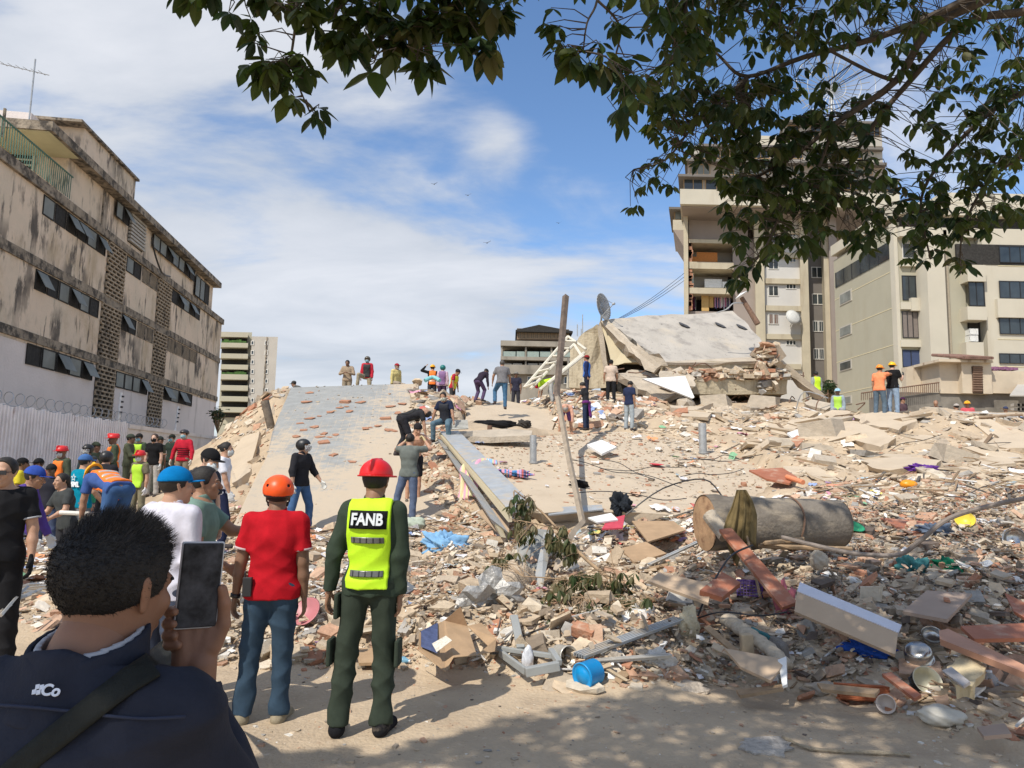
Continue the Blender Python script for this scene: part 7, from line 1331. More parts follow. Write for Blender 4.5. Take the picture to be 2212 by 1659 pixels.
# big tan panel with white edge
tpn = empty('cabinet_panel', P(1830, 1400, 6.0)); tag(tpn, 'large tan cabinet panel with a white strip along its upper edge', 'cabinet panel')
quadpx('face', [(1722, 1276, 6.35), (1940, 1366, 5.75), (1934, 1414, 5.55), (1716, 1320, 6.15)], .03, M_tanb, None, None, parent=tpn); quadpx('white_edge', [(1728, 1257, 6.5), (1948, 1350, 5.9), (1941, 1366, 5.74), (1722, 1276, 6.34)], .03, mat('white_melamine', (.62, .62, .68), rough=.4, var=.05), None, None, parent=tpn)
quadpx('board', [(2002, 1275, 6.9), (2100, 1282, 6.8), (2046, 1338, 6.1), (1950, 1320, 6.3)], .03, M_greyb, 'grey-brown square board behind the cabinet panel', 'board')
quadpx('board', [(2075, 1352, 5.9), (2230, 1345, 5.9), (2230, 1378, 5.6), (2105, 1380, 5.6)], .03, M_red_br, 'reddish board lying flat at the right edge', 'board')
quadpx('plank', [(2028, 1362, 5.8), (2048, 1358, 5.8), (2225, 1442, 5.0), (2222, 1456, 4.95), (2030, 1380, 5.6)], .05, mat('pinkish_plank', (.44, .24, .16), rough=.6, var=.1, scale=3), 'long pinkish brown plank running off the right edge', 'plank')
quadpx('board', [(2170, 1280, 6.7), (2230, 1310, 6.3), (2230, 1345, 6.1), (2190, 1320, 6.3)], .03, M_red_br, 'reddish board corner standing up at the right edge', 'board')
quadpx('plaster_chunk', [(2040, 1440, 5.4), (2075, 1412, 5.5), (2110, 1405, 5.5), (2128, 1440, 5.3), (2100, 1482, 5.0), (2065, 1478, 5.05)], .09, mat('yellow_plaster', (.56, .46, .29), rough=.95, var=.12, scale=6, bump=.4), 'cream broken plaster chunk between the pots and the right edge', 'plaster', sub=3, jag=.03)
quadpx('tile_piece', [(2035, 1448, 5.2), (2055, 1440, 5.2), (2095, 1472, 4.98), (2080, 1482, 4.95)], .02, mat('grey_tile', (.36, .34, .33), rough=.3, var=.08), 'glossy grey tile lying on the cream plaster chunk', 'tile')
quadpx('board', [(1618, 1015, 15.2), (1690, 1010, 15.4), (1722, 1030, 14.6), (1705, 1044, 14.2), (1655, 1034, 14.6)], .04, M_red_br, 'dull red sheet lying at the right end of the sand-coloured slab', 'board')
quadpx('whiteboard', [(1268, 960, 19.0), (1300, 950, 19.5), (1332, 965, 18.8), (1300, 980, 18.2)], .06, M_white, 'white rectangular board lying on the sand-coloured slab right of the bent pole', 'board')
quadpx('board', [(1700, 935, 22), (1745, 920, 23), (1760, 930, 22.4), (1712, 945, 21.6)], .06, M_white, 'white panel near the top of the right slope', 'board')
quadpx('tile', [(1700, 955, 21), (1722, 940, 21.6), (1738, 948, 21), (1722, 965, 20.3)], .08, M_brick, 'large orange tile on the right slope below the white panel', 'tile')
for k, (pts, lab) in enumerate((([(1757, 945), (1800, 925), (1860, 920), (1920, 950), (1935, 965), (1900, 975), (1840, 960)], 'broad dusty slab piece right of the white panel on the right slope'), ([(1840, 910), (1900, 898), (1960, 905), (1985, 925), (1940, 940), (1870, 925)], 'slab piece under the feet of the orange-shirted pair'), ([(2140, 885), (2212, 870), (2260, 880), (2260, 915), (2190, 925), (2140, 905)], 'pale slab piece on the crest at the right edge'), ([(2150, 950), (2230, 930), (2260, 960), (2230, 985), (2160, 975)], 'dusty slab piece below the crest at the right edge'), ([(1860, 1010), (1950, 1000), (2040, 1015), (2000, 1032), (1900, 1028)], 'long flat slab piece in the middle of the right slope'), ([(1440, 872), (1500, 862), (1540, 880), (1500, 895), (1450, 892)], 'rounded slab piece below the drooping white panel'), ([(560, 862), (600, 850), (585, 900), (545, 930)], 'thin slab piece left of the tiled slab'), ([(520, 960), (560, 945), (540, 1030), (500, 1060), (492, 1010)], 'long slab piece lower left of the tiled slab'))):
    w_ = [put(x, y) for x, y in pts]; sz_ = max((a-b).length for a in w_ for b in w_); slab('slab_piece', [p+Vector((0, 0, .16+.04*math.sin(i*2+k))) for i, p in enumerate(w_)], .22, M_slab, lab, 'slab', jag=.09, sub=4)
# bright and recognisable things
def bucket(x, y, r_, h_, axis, m, label, cat='bucket', open_=True, taper=.9, inner=None, lift=0, label_patch=None, name='bucket', handle=False):
    c = put(x, y, lift); e_ = empty(name, c); tag(e_, label, cat); c2 = c+Vector((0, 0, r_*.95)); A = Vector(axis).normalized(); M = Matrix.Translation(c2-A*h_/2) @ A.to_track_quat('Z', 'Y').to_matrix().to_4x4(); mb = MB()
    prof = [(0, 0), (r_*taper*.93, 0), (r_*taper, .01), (r_, h_-.02), (r_*1.05, h_-.015), (r_*1.05, h_)]+([(r_*.96, h_), (r_*taper*.93, .015), (0, .015)] if open_ else [(r_*.97, h_), (r_*.95, h_-.008), (r_*.6, h_-.008), (r_*.58, h_-.002), (0, h_-.002)])
    mb.lathe(prof, M, 28); mb.build('body', m, e_, True)
    if label_patch: mb = MB(); n_ = 12; vs = [M @ Vector((math.cos(a)*(r_*(taper+(1-taper)*t)+.003), math.sin(a)*(r_*(taper+(1-taper)*t)+.003), h_*t)) for t in (.25, .8) for a in [label_patch[1]+1.9*k/n_ for k in range(n_+1)]]; mb.add(vs, [(k, k+1, n_+2+k, n_+1+k) for k in range(n_)]); mb.build('paper_label', label_patch[0], e_)
    if inner: mb = MB(); mb.lathe([(0, .03), (r_*.9*taper, .03)], M, 20); mb.build('contents', inner, e_)
    if handle: mb = MB(); mb.tube([M @ Vector((math.cos(t)*r_*1.05, r_*.0+math.sin(t)*r_*1.2*.5, h_-.02+math.sin(t)*r_*.9)) for t in [math.pi*k/12 for k in range(13)]], .004, 5); mb.build('handle', M_metal, e_)
    return e_
bucket(1272, 1484, .098, .165, (-.72, -.62, -.10), plastic((.0, .26, .60)), 'bright blue dented tin lying on its side on the dirt', open_=False, taper=.98, label_patch=(mat('torn_grey_label', (.16, .30, .42), var=.5, scale=30), 2.6), name='tin')
bucket(1217, 1440, .078, .17, (.45, -.85, .12), mat('cream_tin', (.60, .57, .50), rough=.35, metal=.4, var=.15, scale=10), 'open cream tin can with a gold rim, left of the blue tin', taper=.98, name='tin', inner=mat('tan_dust', (.25, .19, .10)))
bucket(1916, 1540, .062, .10, (-.55, -.8, .15), plastic((.58, .50, .44)), 'stained white plastic tub lying in front of the terracotta block', taper=.85, name='tub', label_patch=(mat('pink_label', (.55, .22, .2), var=.3, scale=20), 1.2))
bucket(118, 1118, .15, .34, (-.8, -.55, -.15), plastic((.40, .41, .36)), 'grey bucket with a yellow label tipped towards the camera', open_=False, taper=.9, lift=.25, label_patch=(plastic((.72, .52, .02)), .6))
def pot(x, y, r_, h_, axis, m_out, m_in, label, lift=0.02, handles=True):
    c = put(x, y, lift); e_ = empty('cooking_pot', c); tag(e_, label, 'pot'); A = Vector(axis).normalized(); M = Matrix.Translation(c+Vector((0, 0, r_*.8))-A*h_/2) @ A.to_track_quat('Z', 'Y').to_matrix().to_4x4(); mb = MB(); mb.lathe([(0, 0), (r_*.75, 0), (r_*.93, .02), (r_, .05), (r_, h_), (r_*1.05, h_)], M, 32); mb.build('outer_shell', m_out, e_, True); mb = MB(); mb.lathe([(r_*1.05, h_+.001), (r_*.97, h_+.001), (r_*.95, .05), (r_*.8, .012), (0, .012)], M, 32); mb.build('inner_shell', m_in, e_, True)
    if handles:
        for sd in (1, -1): mb = MB(); mb.tube([M @ Vector((sd*r_*(1+.0), -.03, h_*.8)), M @ Vector((sd*r_*1.22, -.02, h_*.8)), M @ Vector((sd*r_*1.22, .02, h_*.8)), M @ Vector((sd*r_, .03, h_*.8))], .007, 6); mb.build('handle', M_black, e_)
M_steel = mat('steel_pot', (.50, .48, .45), rough=.25, metal=.9, var=.12, scale=6, bump=.04)
pot(1985, 1450, .105, .11, (.35, .35, -.86), M_steel, M_steel, 'battered silver cooking pot lying upside down between the board and the cream pot', lift=.05, handles=False); pot(2015, 1415, .085, .07, (-.2, -.62, .76), M_steel, M_steel, 'shiny steel bowl facing up above the silver pot', lift=.08, handles=False); pot(1998, 1500, .10, .12, (-.05, -.82, .55), M_black, mat('cream_enamel', (.60, .57, .43), rough=.3, var=.06), 'dark pot with a cream enamel inside, lowest of the three pots', lift=.0)
pot(2195, 1190, .13, .10, (-.75, -.55, .3), M_steel, M_steel, 'steel pan standing on edge at the right border', lift=.05, handles=False)
hb = put(1862, 1518, .0); be = empty('hollow_block', hb); tag(be, 'broken orange terracotta hollow block at the front of the pile', 'brick'); mb = MB(); Mz = Matrix.Rotation(R(-9), 3, 'Z') @ Matrix.Rotation(R(-12), 3, 'X'); c_ = hb+Vector((0, 0, .06))
for k in range(3): mb.box(c_+Mz @ Vector((0, 0, -.055+.05*k)), (.36, .15, .012), Mz)
for k in range(3): mb.box(c_+Mz @ Vector((0, -.069+.069*k, -.005)), (.358, .012, .112), Mz)
mb.build('shell', mat('orange_terracotta', (.42, .13, .055), rough=.85, var=.15, scale=9, bump=.3), be); mb = MB(); [mb.tube([c_+Mz @ Vector((-.178, -.077, -.05+.012*k)), c_+Mz @ Vector((.178, -.077, -.05+.012*k))], .0028, 4) for k in range(9)]; mb.build('ribs', mat('orange_terracotta', (.42, .13, .055)), be)
plate('brick', 1262, 1388, .20, .11, .09, M_brick, 'red brick block under the broken branch left of the rails', 'brick', yaw=-8, roll=6, lift=.12)
# crate frames, rails, box
M_gp = plastic((.30, .31, .30)); cr_ = empty('broken_crate', put(1150, 1450)); tag(cr_, 'broken grey plastic crate pieces in front of the cardboard box', 'crate')
for (a, b, w, h) in (((1080, 1410, 6.35), (1135, 1450, 5.9), .03, .06), ((1075, 1400, 6.4), (1200, 1418, 6.1), .04, .04), ((1135, 1452, 5.85), (1208, 1438, 5.9), .06, .07), ((1190, 1405, 6.2), (1208, 1432, 5.95), .05, .05), ((1110, 1330, 6.7), (1125, 1400, 6.3), .07, .03)):
    A, B = P(a[0], a[1], a[2]*.955), P(b[0], b[1], b[2]*.955); mb = MB(); d_ = (B-A).normalized(); mb.box((A+B)/2, ((B-A).length, w, h), d_.to_track_quat('X', 'Z').to_matrix()); mb.build('crate_rib', M_gp, cr_, bevel=.006)
mb = MB()
for k in range(5): A = P(1118+k*6, 1345+k*12, 6.5); mb.box(A, (.09, .012, .05), Matrix.Rotation(R(25), 3, 'Z')); mb.box(A+Vector((.04, 0, 0)), (.012, .07, .05))
mb.build('lattice', M_gp, cr_)
def rail(a, b, label, n=4, m=M_alu, w=.035, h=.03, name='rail'):
    A, B = P(a[0], a[1], a[2]*.945), P(b[0], b[1], b[2]*.945); d_ = (B-A).normalized(); Q = d_.to_track_quat('X', 'Z').to_matrix(); e_ = empty(name, A); tag(e_, label, 'rail'); mb = MB()
    L = (B-A).length
    for k in range(n): mb.box((A+B)/2+Q @ Vector((0, -w*n/2+k*w, 0)), (L, w*.55, .008), Q); mb.box((A+B)/2+Q @ Vector((0, -w*n/2+k*w+w*.5, -h*.5)), (L, .006, h), Q)
    mb.build('track', m, e_); return e_
rail((1250, 1412, 6.0), (1465, 1334, 6.9), 'long grooved grey metal window track pointing up to the right', 5, w=.028); rail((1268, 1425, 6.0), (1448, 1412, 6.1), 'pale metal channel lying level behind the blue tin', 2, w=.04, m=mat('pale_channel', (.55, .52, .46), rough=.4, metal=.3)); rail((1400, 1218, 9.3), (1512, 1166, 9.6), 'light blue-grey metal strip on the rubble left of the log', 2, w=.05)
bxo = put(960, 1450); bx = empty('cardboard_box', bxo); tag(bx, 'crushed open cardboard box with a blue printed patch at the foot of the rubble', 'cardboard box')
BP = {k: P(v[0], v[1], v[2]*.95) for k, v in dict(a=(880, 1388, 6.05), b=(905, 1368, 6.2), c=(960, 1340, 6.6), d=(1010, 1352, 6.6), e=(1072, 1380, 6.3), f=(1068, 1408, 6.15), g=(1030, 1415, 6.0), h=(980, 1420, 5.9), i=(962, 1450, 5.75), j=(905, 1405, 5.95), k=(1040, 1345, 6.7), l=(995, 1310, 6.6)).items()}
def bface(nm, keys, th=.006, m=M_card): q_ = [BP[k] for k in keys]; mb = MB(); n_ = (q_[1]-q_[0]).cross(q_[2]-q_[0]).normalized(); mb.prism(q_, n_*th); return mb.build(nm, m, bx)
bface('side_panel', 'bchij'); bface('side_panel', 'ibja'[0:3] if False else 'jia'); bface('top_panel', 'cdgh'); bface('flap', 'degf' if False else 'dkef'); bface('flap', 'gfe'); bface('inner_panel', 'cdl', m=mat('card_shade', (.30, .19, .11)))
mb = MB(); q_ = [BP['b'].lerp(BP['c'], .1), BP['b'].lerp(BP['c'], .75), BP['j'].lerp(BP['h'], .55), BP['j'].lerp(BP['h'], .1).lerp(BP['b'], .2)]; mb.prism([p+Vector((-.004, -.012, .008)) for p in q_], Vector((0, 0, .002))); mb.build('printed_patch', mat('blue_print', (.07, .09, .18), rough=.7, var=.3, scale=20), bx)
mb = MB(); q_ = [P(935, 1392, 5.68), P(965, 1375, 5.73), P(978, 1385, 5.63), P(945, 1410, 5.57)]; mb.prism([p+Vector((-.004, -.03, .012)) for p in q_], Vector((0, 0, .002))); mb.build('paper_label', mat('printed_paper', (.62, .58, .50), var=.3, scale=60), bx)
def bottle(x, y, r_, L_, axis, m, label, cap=(.1, .2, .6), lift=0, cat='bottle'):
    c = put(x, y, lift); e_ = empty('bottle', c); tag(e_, label, cat); A = Vector(axis).normalized(); M = Matrix.Translation(c+Vector((0, 0, r_))-A*L_/2) @ A.to_track_quat('Z', 'Y').to_matrix().to_4x4(); mb = MB(); mb.lathe([(0, 0), (r_*.9, 0), (r_, .01), (r_*.95, L_*.3), (r_, L_*.5), (r_, L_*.65), (r_*.4, L_*.9), (r_*.38, L_)], M, 16); mb.build('body', m, e_, True); mb = MB(); mb.lathe([(r_*.42, L_*.95), (r_*.42, L_*1.03), (0, L_*1.03)], M, 12); mb.build('cap', plastic(cap), e_)
M_clear = mat('clear_plastic', (.55, .60, .62), rough=.15, alpha=.45, bump=.1, bscale=15)
bottle(868, 1437, .032, .15, (.9, -.3, 0), mat('blue_clear', (.20, .42, .58), rough=.2, alpha=.8, bump=.1), 'small water bottle with a blue wrap beside the right boot of the standing man', (.7, .7, .7)); bottle(2142, 1490, .05, .15, (-.1, .1, 1), M_clear, 'clear plastic bottle standing crumpled near the right edge', (.7, .7, .7)); bottle(1648, 1412, .04, .22, (.8, -.4, -.3), mat('green_clear', (.03, .16, .17), rough=.2, alpha=.8, bump=.1), 'dark green bottle under the rolled fabric', (.02, .2, .1), lift=.1)
def crumple(name, x, y, sx, sy, sz, m, label, cat, yaw=0, lift=0, seed=0, sub=4, amp=.35, pos=None, sharp=0):
    bm = bmesh.new(); bmesh.ops.create_icosphere(bm, subdivisions=(5 if amp > .3 and not sharp else 3 if sharp else sub), radius=1); r_ = random.Random(seed); o1 = [r_.uniform(0, 9) for _ in range(6)]
    for v in bm.verts:
        c = v.co.normalized(); f = 1+amp*(math.sin(c.x*4.1+o1[0]+2*math.sin(c.y*3+o1[1]))*.5+math.sin(c.y*6.3+c.z*3+o1[2])*.3+math.sin(c.z*9+c.x*8+o1[3])*.2+math.sin(c.x*17+c.y*13+o1[4])*.10); f -= amp*.28*abs(math.sin(c.x*11+c.y*7*math.cos(c.z*3)+o1[5]))*(1 if amp > .3 else 0)+amp*.14*abs(math.sin(c.y*19+c.z*15+o1[0])); v.co = c*f
    c = Vector(pos) if pos is not None else put(x, y, lift); Mx = Matrix.Translation(c+Vector((0, 0, sz*.55))) @ Matrix.Rotation(R(yaw), 4, 'Z') @ Matrix.Diagonal((sx, sy, sz, 1)); bm.transform(Mx); me = bpy.data.meshes.new(name); bm.to_mesh(me); bm.free(); me.materials.append(m); me.polygons.foreach_set('use_smooth', [not sharp]*len(me.polygons)); o = bpy.data.objects.new(name, me); C.objects.link(o); return tag(o, label, cat)
crumple('styrofoam_tray', 1140, 1450, .05, .045, .10, mat('white_plastic', (.66, .68, .72), rough=.3), 'crumpled white foam carton standing on the broken grey crate', 'carton', seed=3, amp=.15, lift=.04)
crumple('plastic_bag', 2032, 1560, .15, .10, .065, mat('milky_plastic', (.50, .47, .40), rough=.35, var=.06), 'milky crushed plastic jug at the front right of the pile', 'jug', yaw=-10, seed=8, amp=.16)
crumple('bag', 958, 1195, .33, .22, .20, cloth((.20, .38, .58)), 'crumpled light blue garment on the rubble right of the lime vest', 'garment', seed=2, amp=.6); crumple('bag', 893, 1140, .22, .15, .12, cloth((.40, .45, .36)), 'pale green sack at the foot of the tiled slab', 'sack', seed=5, amp=.25)
crumple('garment', 1250, 1055, .22, .12, .10, cloth((.012, .012, .014)), 'black garment heap beside the bent pole on the slab', 'garment', seed=6, amp=.6); crumple('garment', 1105, 1030, .42, .20, .10, stripes_mat('gaudy_pile', [(.5, .1, .3), (.08, .25, .5), (.6, .3, .4), (.1, .1, .2), (.55, .12, .08)], 6), 'heap of pink and blue clothes beside the beam on the sand-coloured slab', 'clothes', seed=7, amp=.5, yaw=-35)
crumple('garment', 1068, 922, .62, .18, .13, cloth((.012, .012, .014)), 'long black garment lying on the slab behind the louvre grille', 'garment', seed=9, amp=.3); crumple('bag', 1132, 924, .22, .2, .16, cloth((.05, .045, .04)), 'small dark rounded bundle right of the long black garment', 'bundle', seed=10)
crumple('garment', 1340, 1130, .20, .18, .22, cloth((.02, .024, .03)), 'dark plastic bag heap at the lower edge of the sand-coloured slab', 'bag', seed=11, amp=.6); crumple('cloth', 1698, 1335, .085, .07, .17, cloth((.50, .16, .19)), 'pink towel bunched at the left corner of the cabinet panel', 'towel', seed=12, amp=.7, lift=.02)
crumple('rock', 1115, 1275, .20, .16, .20, mat('pebbled_concrete', (.46, .38, .29), rough=.95, var=.25, scale=40, bump=.9, bscale=60), 'rounded lump of pebbly concrete in front of the upright grey column', 'concrete lump', seed=13, amp=.2); crumple('rock', 1486, 1375, .10, .08, .16, mat('pale_stone', (.56, .48, .33), rough=.95, var=.15, bump=.7), 'upright cream chunk at the upper end of the window track', 'concrete lump', seed=14, amp=.35)
crumple('rock', 1330, 1442, .10, .07, .07, mat('grey_stone', (.36, .31, .25), bump=.6), 'grey rock right behind the blue tin', 'rock', seed=15, amp=.4); crumple('rock', 1420, 1445, .15, .09, .09, mat('white_plaster', (.62, .58, .52), bump=.4), 'white plaster lump on the thin cracked slab', 'plaster', seed=16, amp=.4)
crumple('rock', 1775, 1500, .15, .07, .05, mat('grey_stone', (.36, .31, .25)), 'low grey rock left of the terracotta block', 'rock', seed=17, amp=.3); crumple('rock', 1680, 1452, .10, .09, .16, mat('dark_mud', (.20, .18, .16), bump=.7), 'dark muddy lump beside the wooden angle', 'rock', seed=18, amp=.3)
crumple('foil_sheet', 1060, 1310, .30, .16, .19, mat('crumpled_foil', (.40, .39, .37), rough=.45, metal=.3, var=.2, bump=.5, bscale=14), 'crumpled silvery sheet left of the pebbly concrete lump', 'metal sheet', seed=19, amp=.75, yaw=25, sharp=1); crumple('garment', 2020, 1155, .28, .14, .1, cloth((.12, .15, .20)), 'dark blue garment at the far right of the pile by the yellow bowl', 'garment', seed=20, amp=.6)
crumple('cloth', 1870, 1425, .20, .05, .06, cloth((.02, .07, .32)), 'royal blue cloth under the lower corner of the cabinet panel', 'cloth', seed=21, amp=.5, yaw=-30, lift=.05); crumple('cloth', 1970, 1240, .16, .12, .12, cloth((.06, .20, .20)), 'teal plastic bag on the rubble right of the log', 'bag', seed=22, amp=.6); crumple('cloth', 2050, 1240, .20, .10, .10, cloth((.01, .13, .07)), 'dark green netting in the shaded rubble at right', 'netting', seed=23, amp=.7)
crumple('bag', 2260-0, 1400, .01, .01, .01, M_black, 'x', 'x') if False else None
crumple('ball', 1512, 1222, .055, .055, .05, plastic((.02, .30, .52)), 'small bright blue ball in front of the left end of the log', 'ball', seed=30, amp=.08, lift=.03); crumple('pumpkin_bowl', 1962, 1052, .16, .14, .09, plastic((.80, .30, .01)), 'orange plastic bowl on the right slope', 'bowl', seed=31, amp=.08)
def bowl(x, y, r_, axis, m, label, cat='bowl', dep=.4, lift=.03): c = put(x, y, lift); mb = MB(); A = Vector(axis).normalized(); mb.lathe([(0, 0), (r_*.6, 0), (r_, r_*dep), (r_*1.12, r_*dep), (r_*.95, r_*dep-.004), (r_*.58, .012), (0, .012)], Matrix.Translation(c) @ A.to_track_quat('Z', 'Y').to_matrix().to_4x4(), 26); o = mb.build('bowl', m, None, True); tag(o, label, cat)
bowl(1418, 1008, .17, (.05, -.1, 1), plastic((.62, .03, .05)), 'round red plastic plate on the sand-coloured slab', 'plate', dep=.15); bowl(665, 1345, .13, (-.3, -.7, .6), plastic((.45, .16, .17)), 'dusty pink basin propped between the two standing men', 'basin', lift=.08); bowl(2085, 1145, .12, (-.4, -.7, .6), plastic((.75, .55, .05)), 'yellow bowl at the far right of the rubble', dep=.7, lift=.1); bowl(1700, 1140, .14, (.2, -.5, .8), plastic((.02, .28, .12)), 'green dish behind the right end of the log', lift=.05) if False else bowl(1842, 1155, .14, (.1, -.4, .8), plastic((.02, .28, .12)), 'green dish behind the right end of the log', lift=.08)
bowl(912, 900, .2, (.1, -.3, 1), plastic((.02, .28, .10)), 'green dish at the right edge of the tiled slab', 'dish')
# purple basket
pb = put(1620, 1300, .02); bk = empty('basket', pb); tag(bk, 'purple plastic lattice basket lying on its side beside the plank', 'basket'); mb = MB(); Qb = Matrix.Rotation(R(-18), 3, 'Z') @ Matrix.Rotation(R(-25), 3, 'X')
for k in range(9): mb.box(pb+Qb @ Vector((-.12+.03*k, -.085, .085)), (.008, .008, .17), Qb); mb.box(pb+Qb @ Vector((-.12+.03*k, 0, .168)), (.008, .17, .008), Qb)
for k in range(6): mb.box(pb+Qb @ Vector((0, -.086, .01+.03*k)), (.25, .008, .010), Qb); mb.box(pb+Qb @ Vector((0, -.08+.03*k, .17)), (.25, .010, .008), Qb)
mb.build('lattice', plastic((.10, .035, .20)), bk); mb = MB(); mb.box(pb+Qb @ Vector((-.125, 0, .085)), (.008, .17, .17), Qb); mb.box(pb+Qb @ Vector((.125, 0, .085)), (.008, .17, .17), Qb); mb.build('end_panel', plastic((.10, .035, .20)), bk)
# rolled striped fabric, post, boards at the front
rp_ = [P(1572, 1338, 6.5), P(1610, 1365, 6.2), P(1660, 1400, 5.9), P(1700, 1440, 5.65)]; mb = MB(); pth = smoothpath(rp_, 8); mb.tube(pth, [.085*(1-.25*i/len(pth))*(1+.10*math.sin(i*2.1)) for i in range(len(pth))], 20, flat=.65); o = mb.build('rolled_fabric', mat('beige_fabric', (.43, .36, .27), rough=.95, var=.2, scale=22, bump=.5), smooth=True); tag(o, 'rolled beige striped fabric sloping down to the right of the wooden post', 'fabric')
mb = MB(); mb.box(P(1614, 1405, 6.0), (.10, .08, .27), Matrix.Rotation(R(-3), 3, 'Y')); o = mb.build('timber_post', mat('pale_timber', (.42, .33, .22), var=.15, scale=12, bump=.2), bevel=.008); tag(o, 'short square upright timber block in the front of the pile', 'timber')
for pts, m, lab in (([(1565, 1400, 5.9), (1700, 1425, 5.7), (1665, 1470, 5.45), (1600, 1440, 5.65)], M_tanb, 'rough-edged tan board under the timber block'), ([(1520, 1355, 6.4), (1532, 1350, 6.4), (1668, 1465, 5.5), (1655, 1470, 5.5)], M_wood, 'narrow orange-brown batten sloping under the rolled fabric'), ([(1590, 1490, 5.55), (1690, 1478, 5.5), (1692, 1486, 5.45), (1598, 1502, 5.42)], M_wood, 'flat dark wooden strip on the ground in front of the timber block'), ([(1680, 1425, 5.7), (1698, 1418, 5.7), (1700, 1478, 5.45), (1690, 1482, 5.45)], M_white, 'white painted upright edge board of the wooden angle'),
    ([(1765, 1475, 5.5), (1900, 1488, 5.3), (1890, 1500, 5.2), (1775, 1488, 5.4)], M_wood, 'long weathered batten behind the terracotta block'), ([(1905, 1455, 5.5), (1925, 1452, 5.5), (1990, 1500, 5.1), (1975, 1508, 5.05)], M_red_br, 'short reddish batten left of the cream enamel pot'), ([(2110, 1570, 4.75), (2170, 1562, 4.75), (2185, 1585, 4.6), (2125, 1590, 4.6)], M_greyb, 'small brown tile flat on the dirt at lower right'),
    ([(1340, 1185, 10.2), (1395, 1170, 10.5), (1440, 1195, 10), (1370, 1215, 9.6)], M_card, 'opened cardboard sheet left of the log'), ([(1365, 1125, 12.4), (1455, 1125, 12.5), (1480, 1145, 11.8), (1400, 1170, 11)], M_card, 'open brown carton at the lower edge of the sand-coloured slab'), ([(1312, 1122, 12.4), (1350, 1112, 12.7), (1345, 1140, 11.9), (1300, 1142, 11.9)], cloth((.50, .07, .10)), 'red folder lying at the foot of the sand-coloured slab'), ([(1270, 1118, 12.5), (1320, 1108, 12.7), (1335, 1122, 12.3), (1290, 1128, 12.1)], M_white, 'white sheet at the foot of the bent pole'),
    ([(845, 1275, 7.9), (872, 1250, 8.3), (900, 1270, 8), (850, 1298, 7.5)], mat('slate', (.13, .14, .15), rough=.5), 'dark slate-grey tile right of the lime vest man'), ([(610, 1290, 7.6), (650, 1318, 7.3), (632, 1390, 6.6), (612, 1365, 6.8)], M_white, 'dusty white broken panel between the two standing men'), ([(770, 1400, 6.4), (845, 1398, 6.4), (850, 1430, 6.1), (775, 1432, 6.1)], M_card, 'flattened corrugated cardboard behind the boots of the lime vest man'),
    ([(1180, 1097, 13.2), (1300, 1090, 13.4), (1302, 1100, 13.1), (1185, 1112, 12.7)], M_alu, 'grey metal sill lying along the lower edge of the sand-coloured slab'), ([(1900, 1118, 11.4), (2050, 1130, 11), (2040, 1152, 10.4), (1960, 1150, 10.5)], M_red_br, 'long terracotta-coloured shelf board right of the log'), ([(1800, 1060, 14), (1860, 1052, 14.4), (1880, 1062, 14), (1815, 1075, 13.4)], M_brick, 'flat terracotta sheet on the right slope'), ([(1938, 1040, 15.3), (1975, 1035, 15.5), (1990, 1052, 14.8), (1945, 1056, 14.7)], M_brick, 'reddish tile left of the orange bowl'),
    ([(1055, 1095, 13), (1100, 1110, 12.5), (1100, 1172, 10.9), (1030, 1105, 12.6)], M_tanb, 'broad sandy plate wedged under the metal beam'), ([(700, 895, 22.5), (722, 885, 23), (745, 895, 22.6), (720, 912, 21.8)], M_card, 'flat tan piece lying on the upper tiled slab'), ([(1150, 1270, 8), (1175, 1150, 9.0), (1190, 1152, 9.0), (1192, 1170, 8.9), (1170, 1280, 7.9)], M_alu, 'upright grey metal column piece between the wilted branches')):
    quadpx('board' if m not in (M_brick, M_alu) else 'plate', pts, .025, m, lab, 'board' if m is not M_alu else 'metal piece', sub=1)
quadpx('column_stub', [(1118, 1175, 9.3), (1150, 1146, 9.5), (1192, 1150, 9.5), (1180, 1215, 8.9), (1150, 1285, 8.3), (1112, 1278, 8.3)], .25, mat('grey_column', (.26, .26, .24), var=.2, scale=4), 'thick grey metal-clad column stub standing among the branches', 'column', down=(.05, .3, 0))
quadpx('cracked_slab', [(1370, 1470, 5.75), (1440, 1462, 5.8), (1510, 1475, 5.6), (1530, 1490, 5.5), (1490, 1503, 5.4), (1420, 1492, 5.45)], .02, mat('cracked_plaster', (.40, .34, .27), var=.3, scale=25, bump=.8, bscale=30), 'thin cracked sheet of plaster lying on the dirt right of the blue tin', 'plaster', sub=4, jag=.03)
# louvre grille, cables, branch-like pipes
lg2 = empty('louvre_grille', P(1000, 925, 19.2)); tag(lg2, 'white metal louvre grille under the hand of the crouching rescuer', 'grille'); mb = MB(); GA, GB, GC_, GD = P(962, 908, 19.3), P(1010, 907, 19.6), P(1012, 926, 19.0), P(962, 928, 18.9)
for k in range(7): mb.prism([GA.lerp(GD, k/7), GB.lerp(GC_, k/7), GB.lerp(GC_, (k+.55)/7), GA.lerp(GD, (k+.55)/7)], Vector((0, .03, -.03)))
mb.build('slats', cm('paint', (.50, .49, .44)), lg2)
tubeobj('cable', smoothpath([P(2240, 1072, 7.0), P(2150, 1090, 7.2), P(2050, 1120, 7.4), P(1985, 1170, 7.5), P(1940, 1198, 7.6), P(1850, 1196, 7.7), P(1760, 1178, 7.9), P(1688, 1160, 8.1)]), .024, mat('grey_branch', (.24, .20, .17), var=.2, scale=10), 'long grey bent branch sweeping from the right edge towards the log', 'branch', 8)
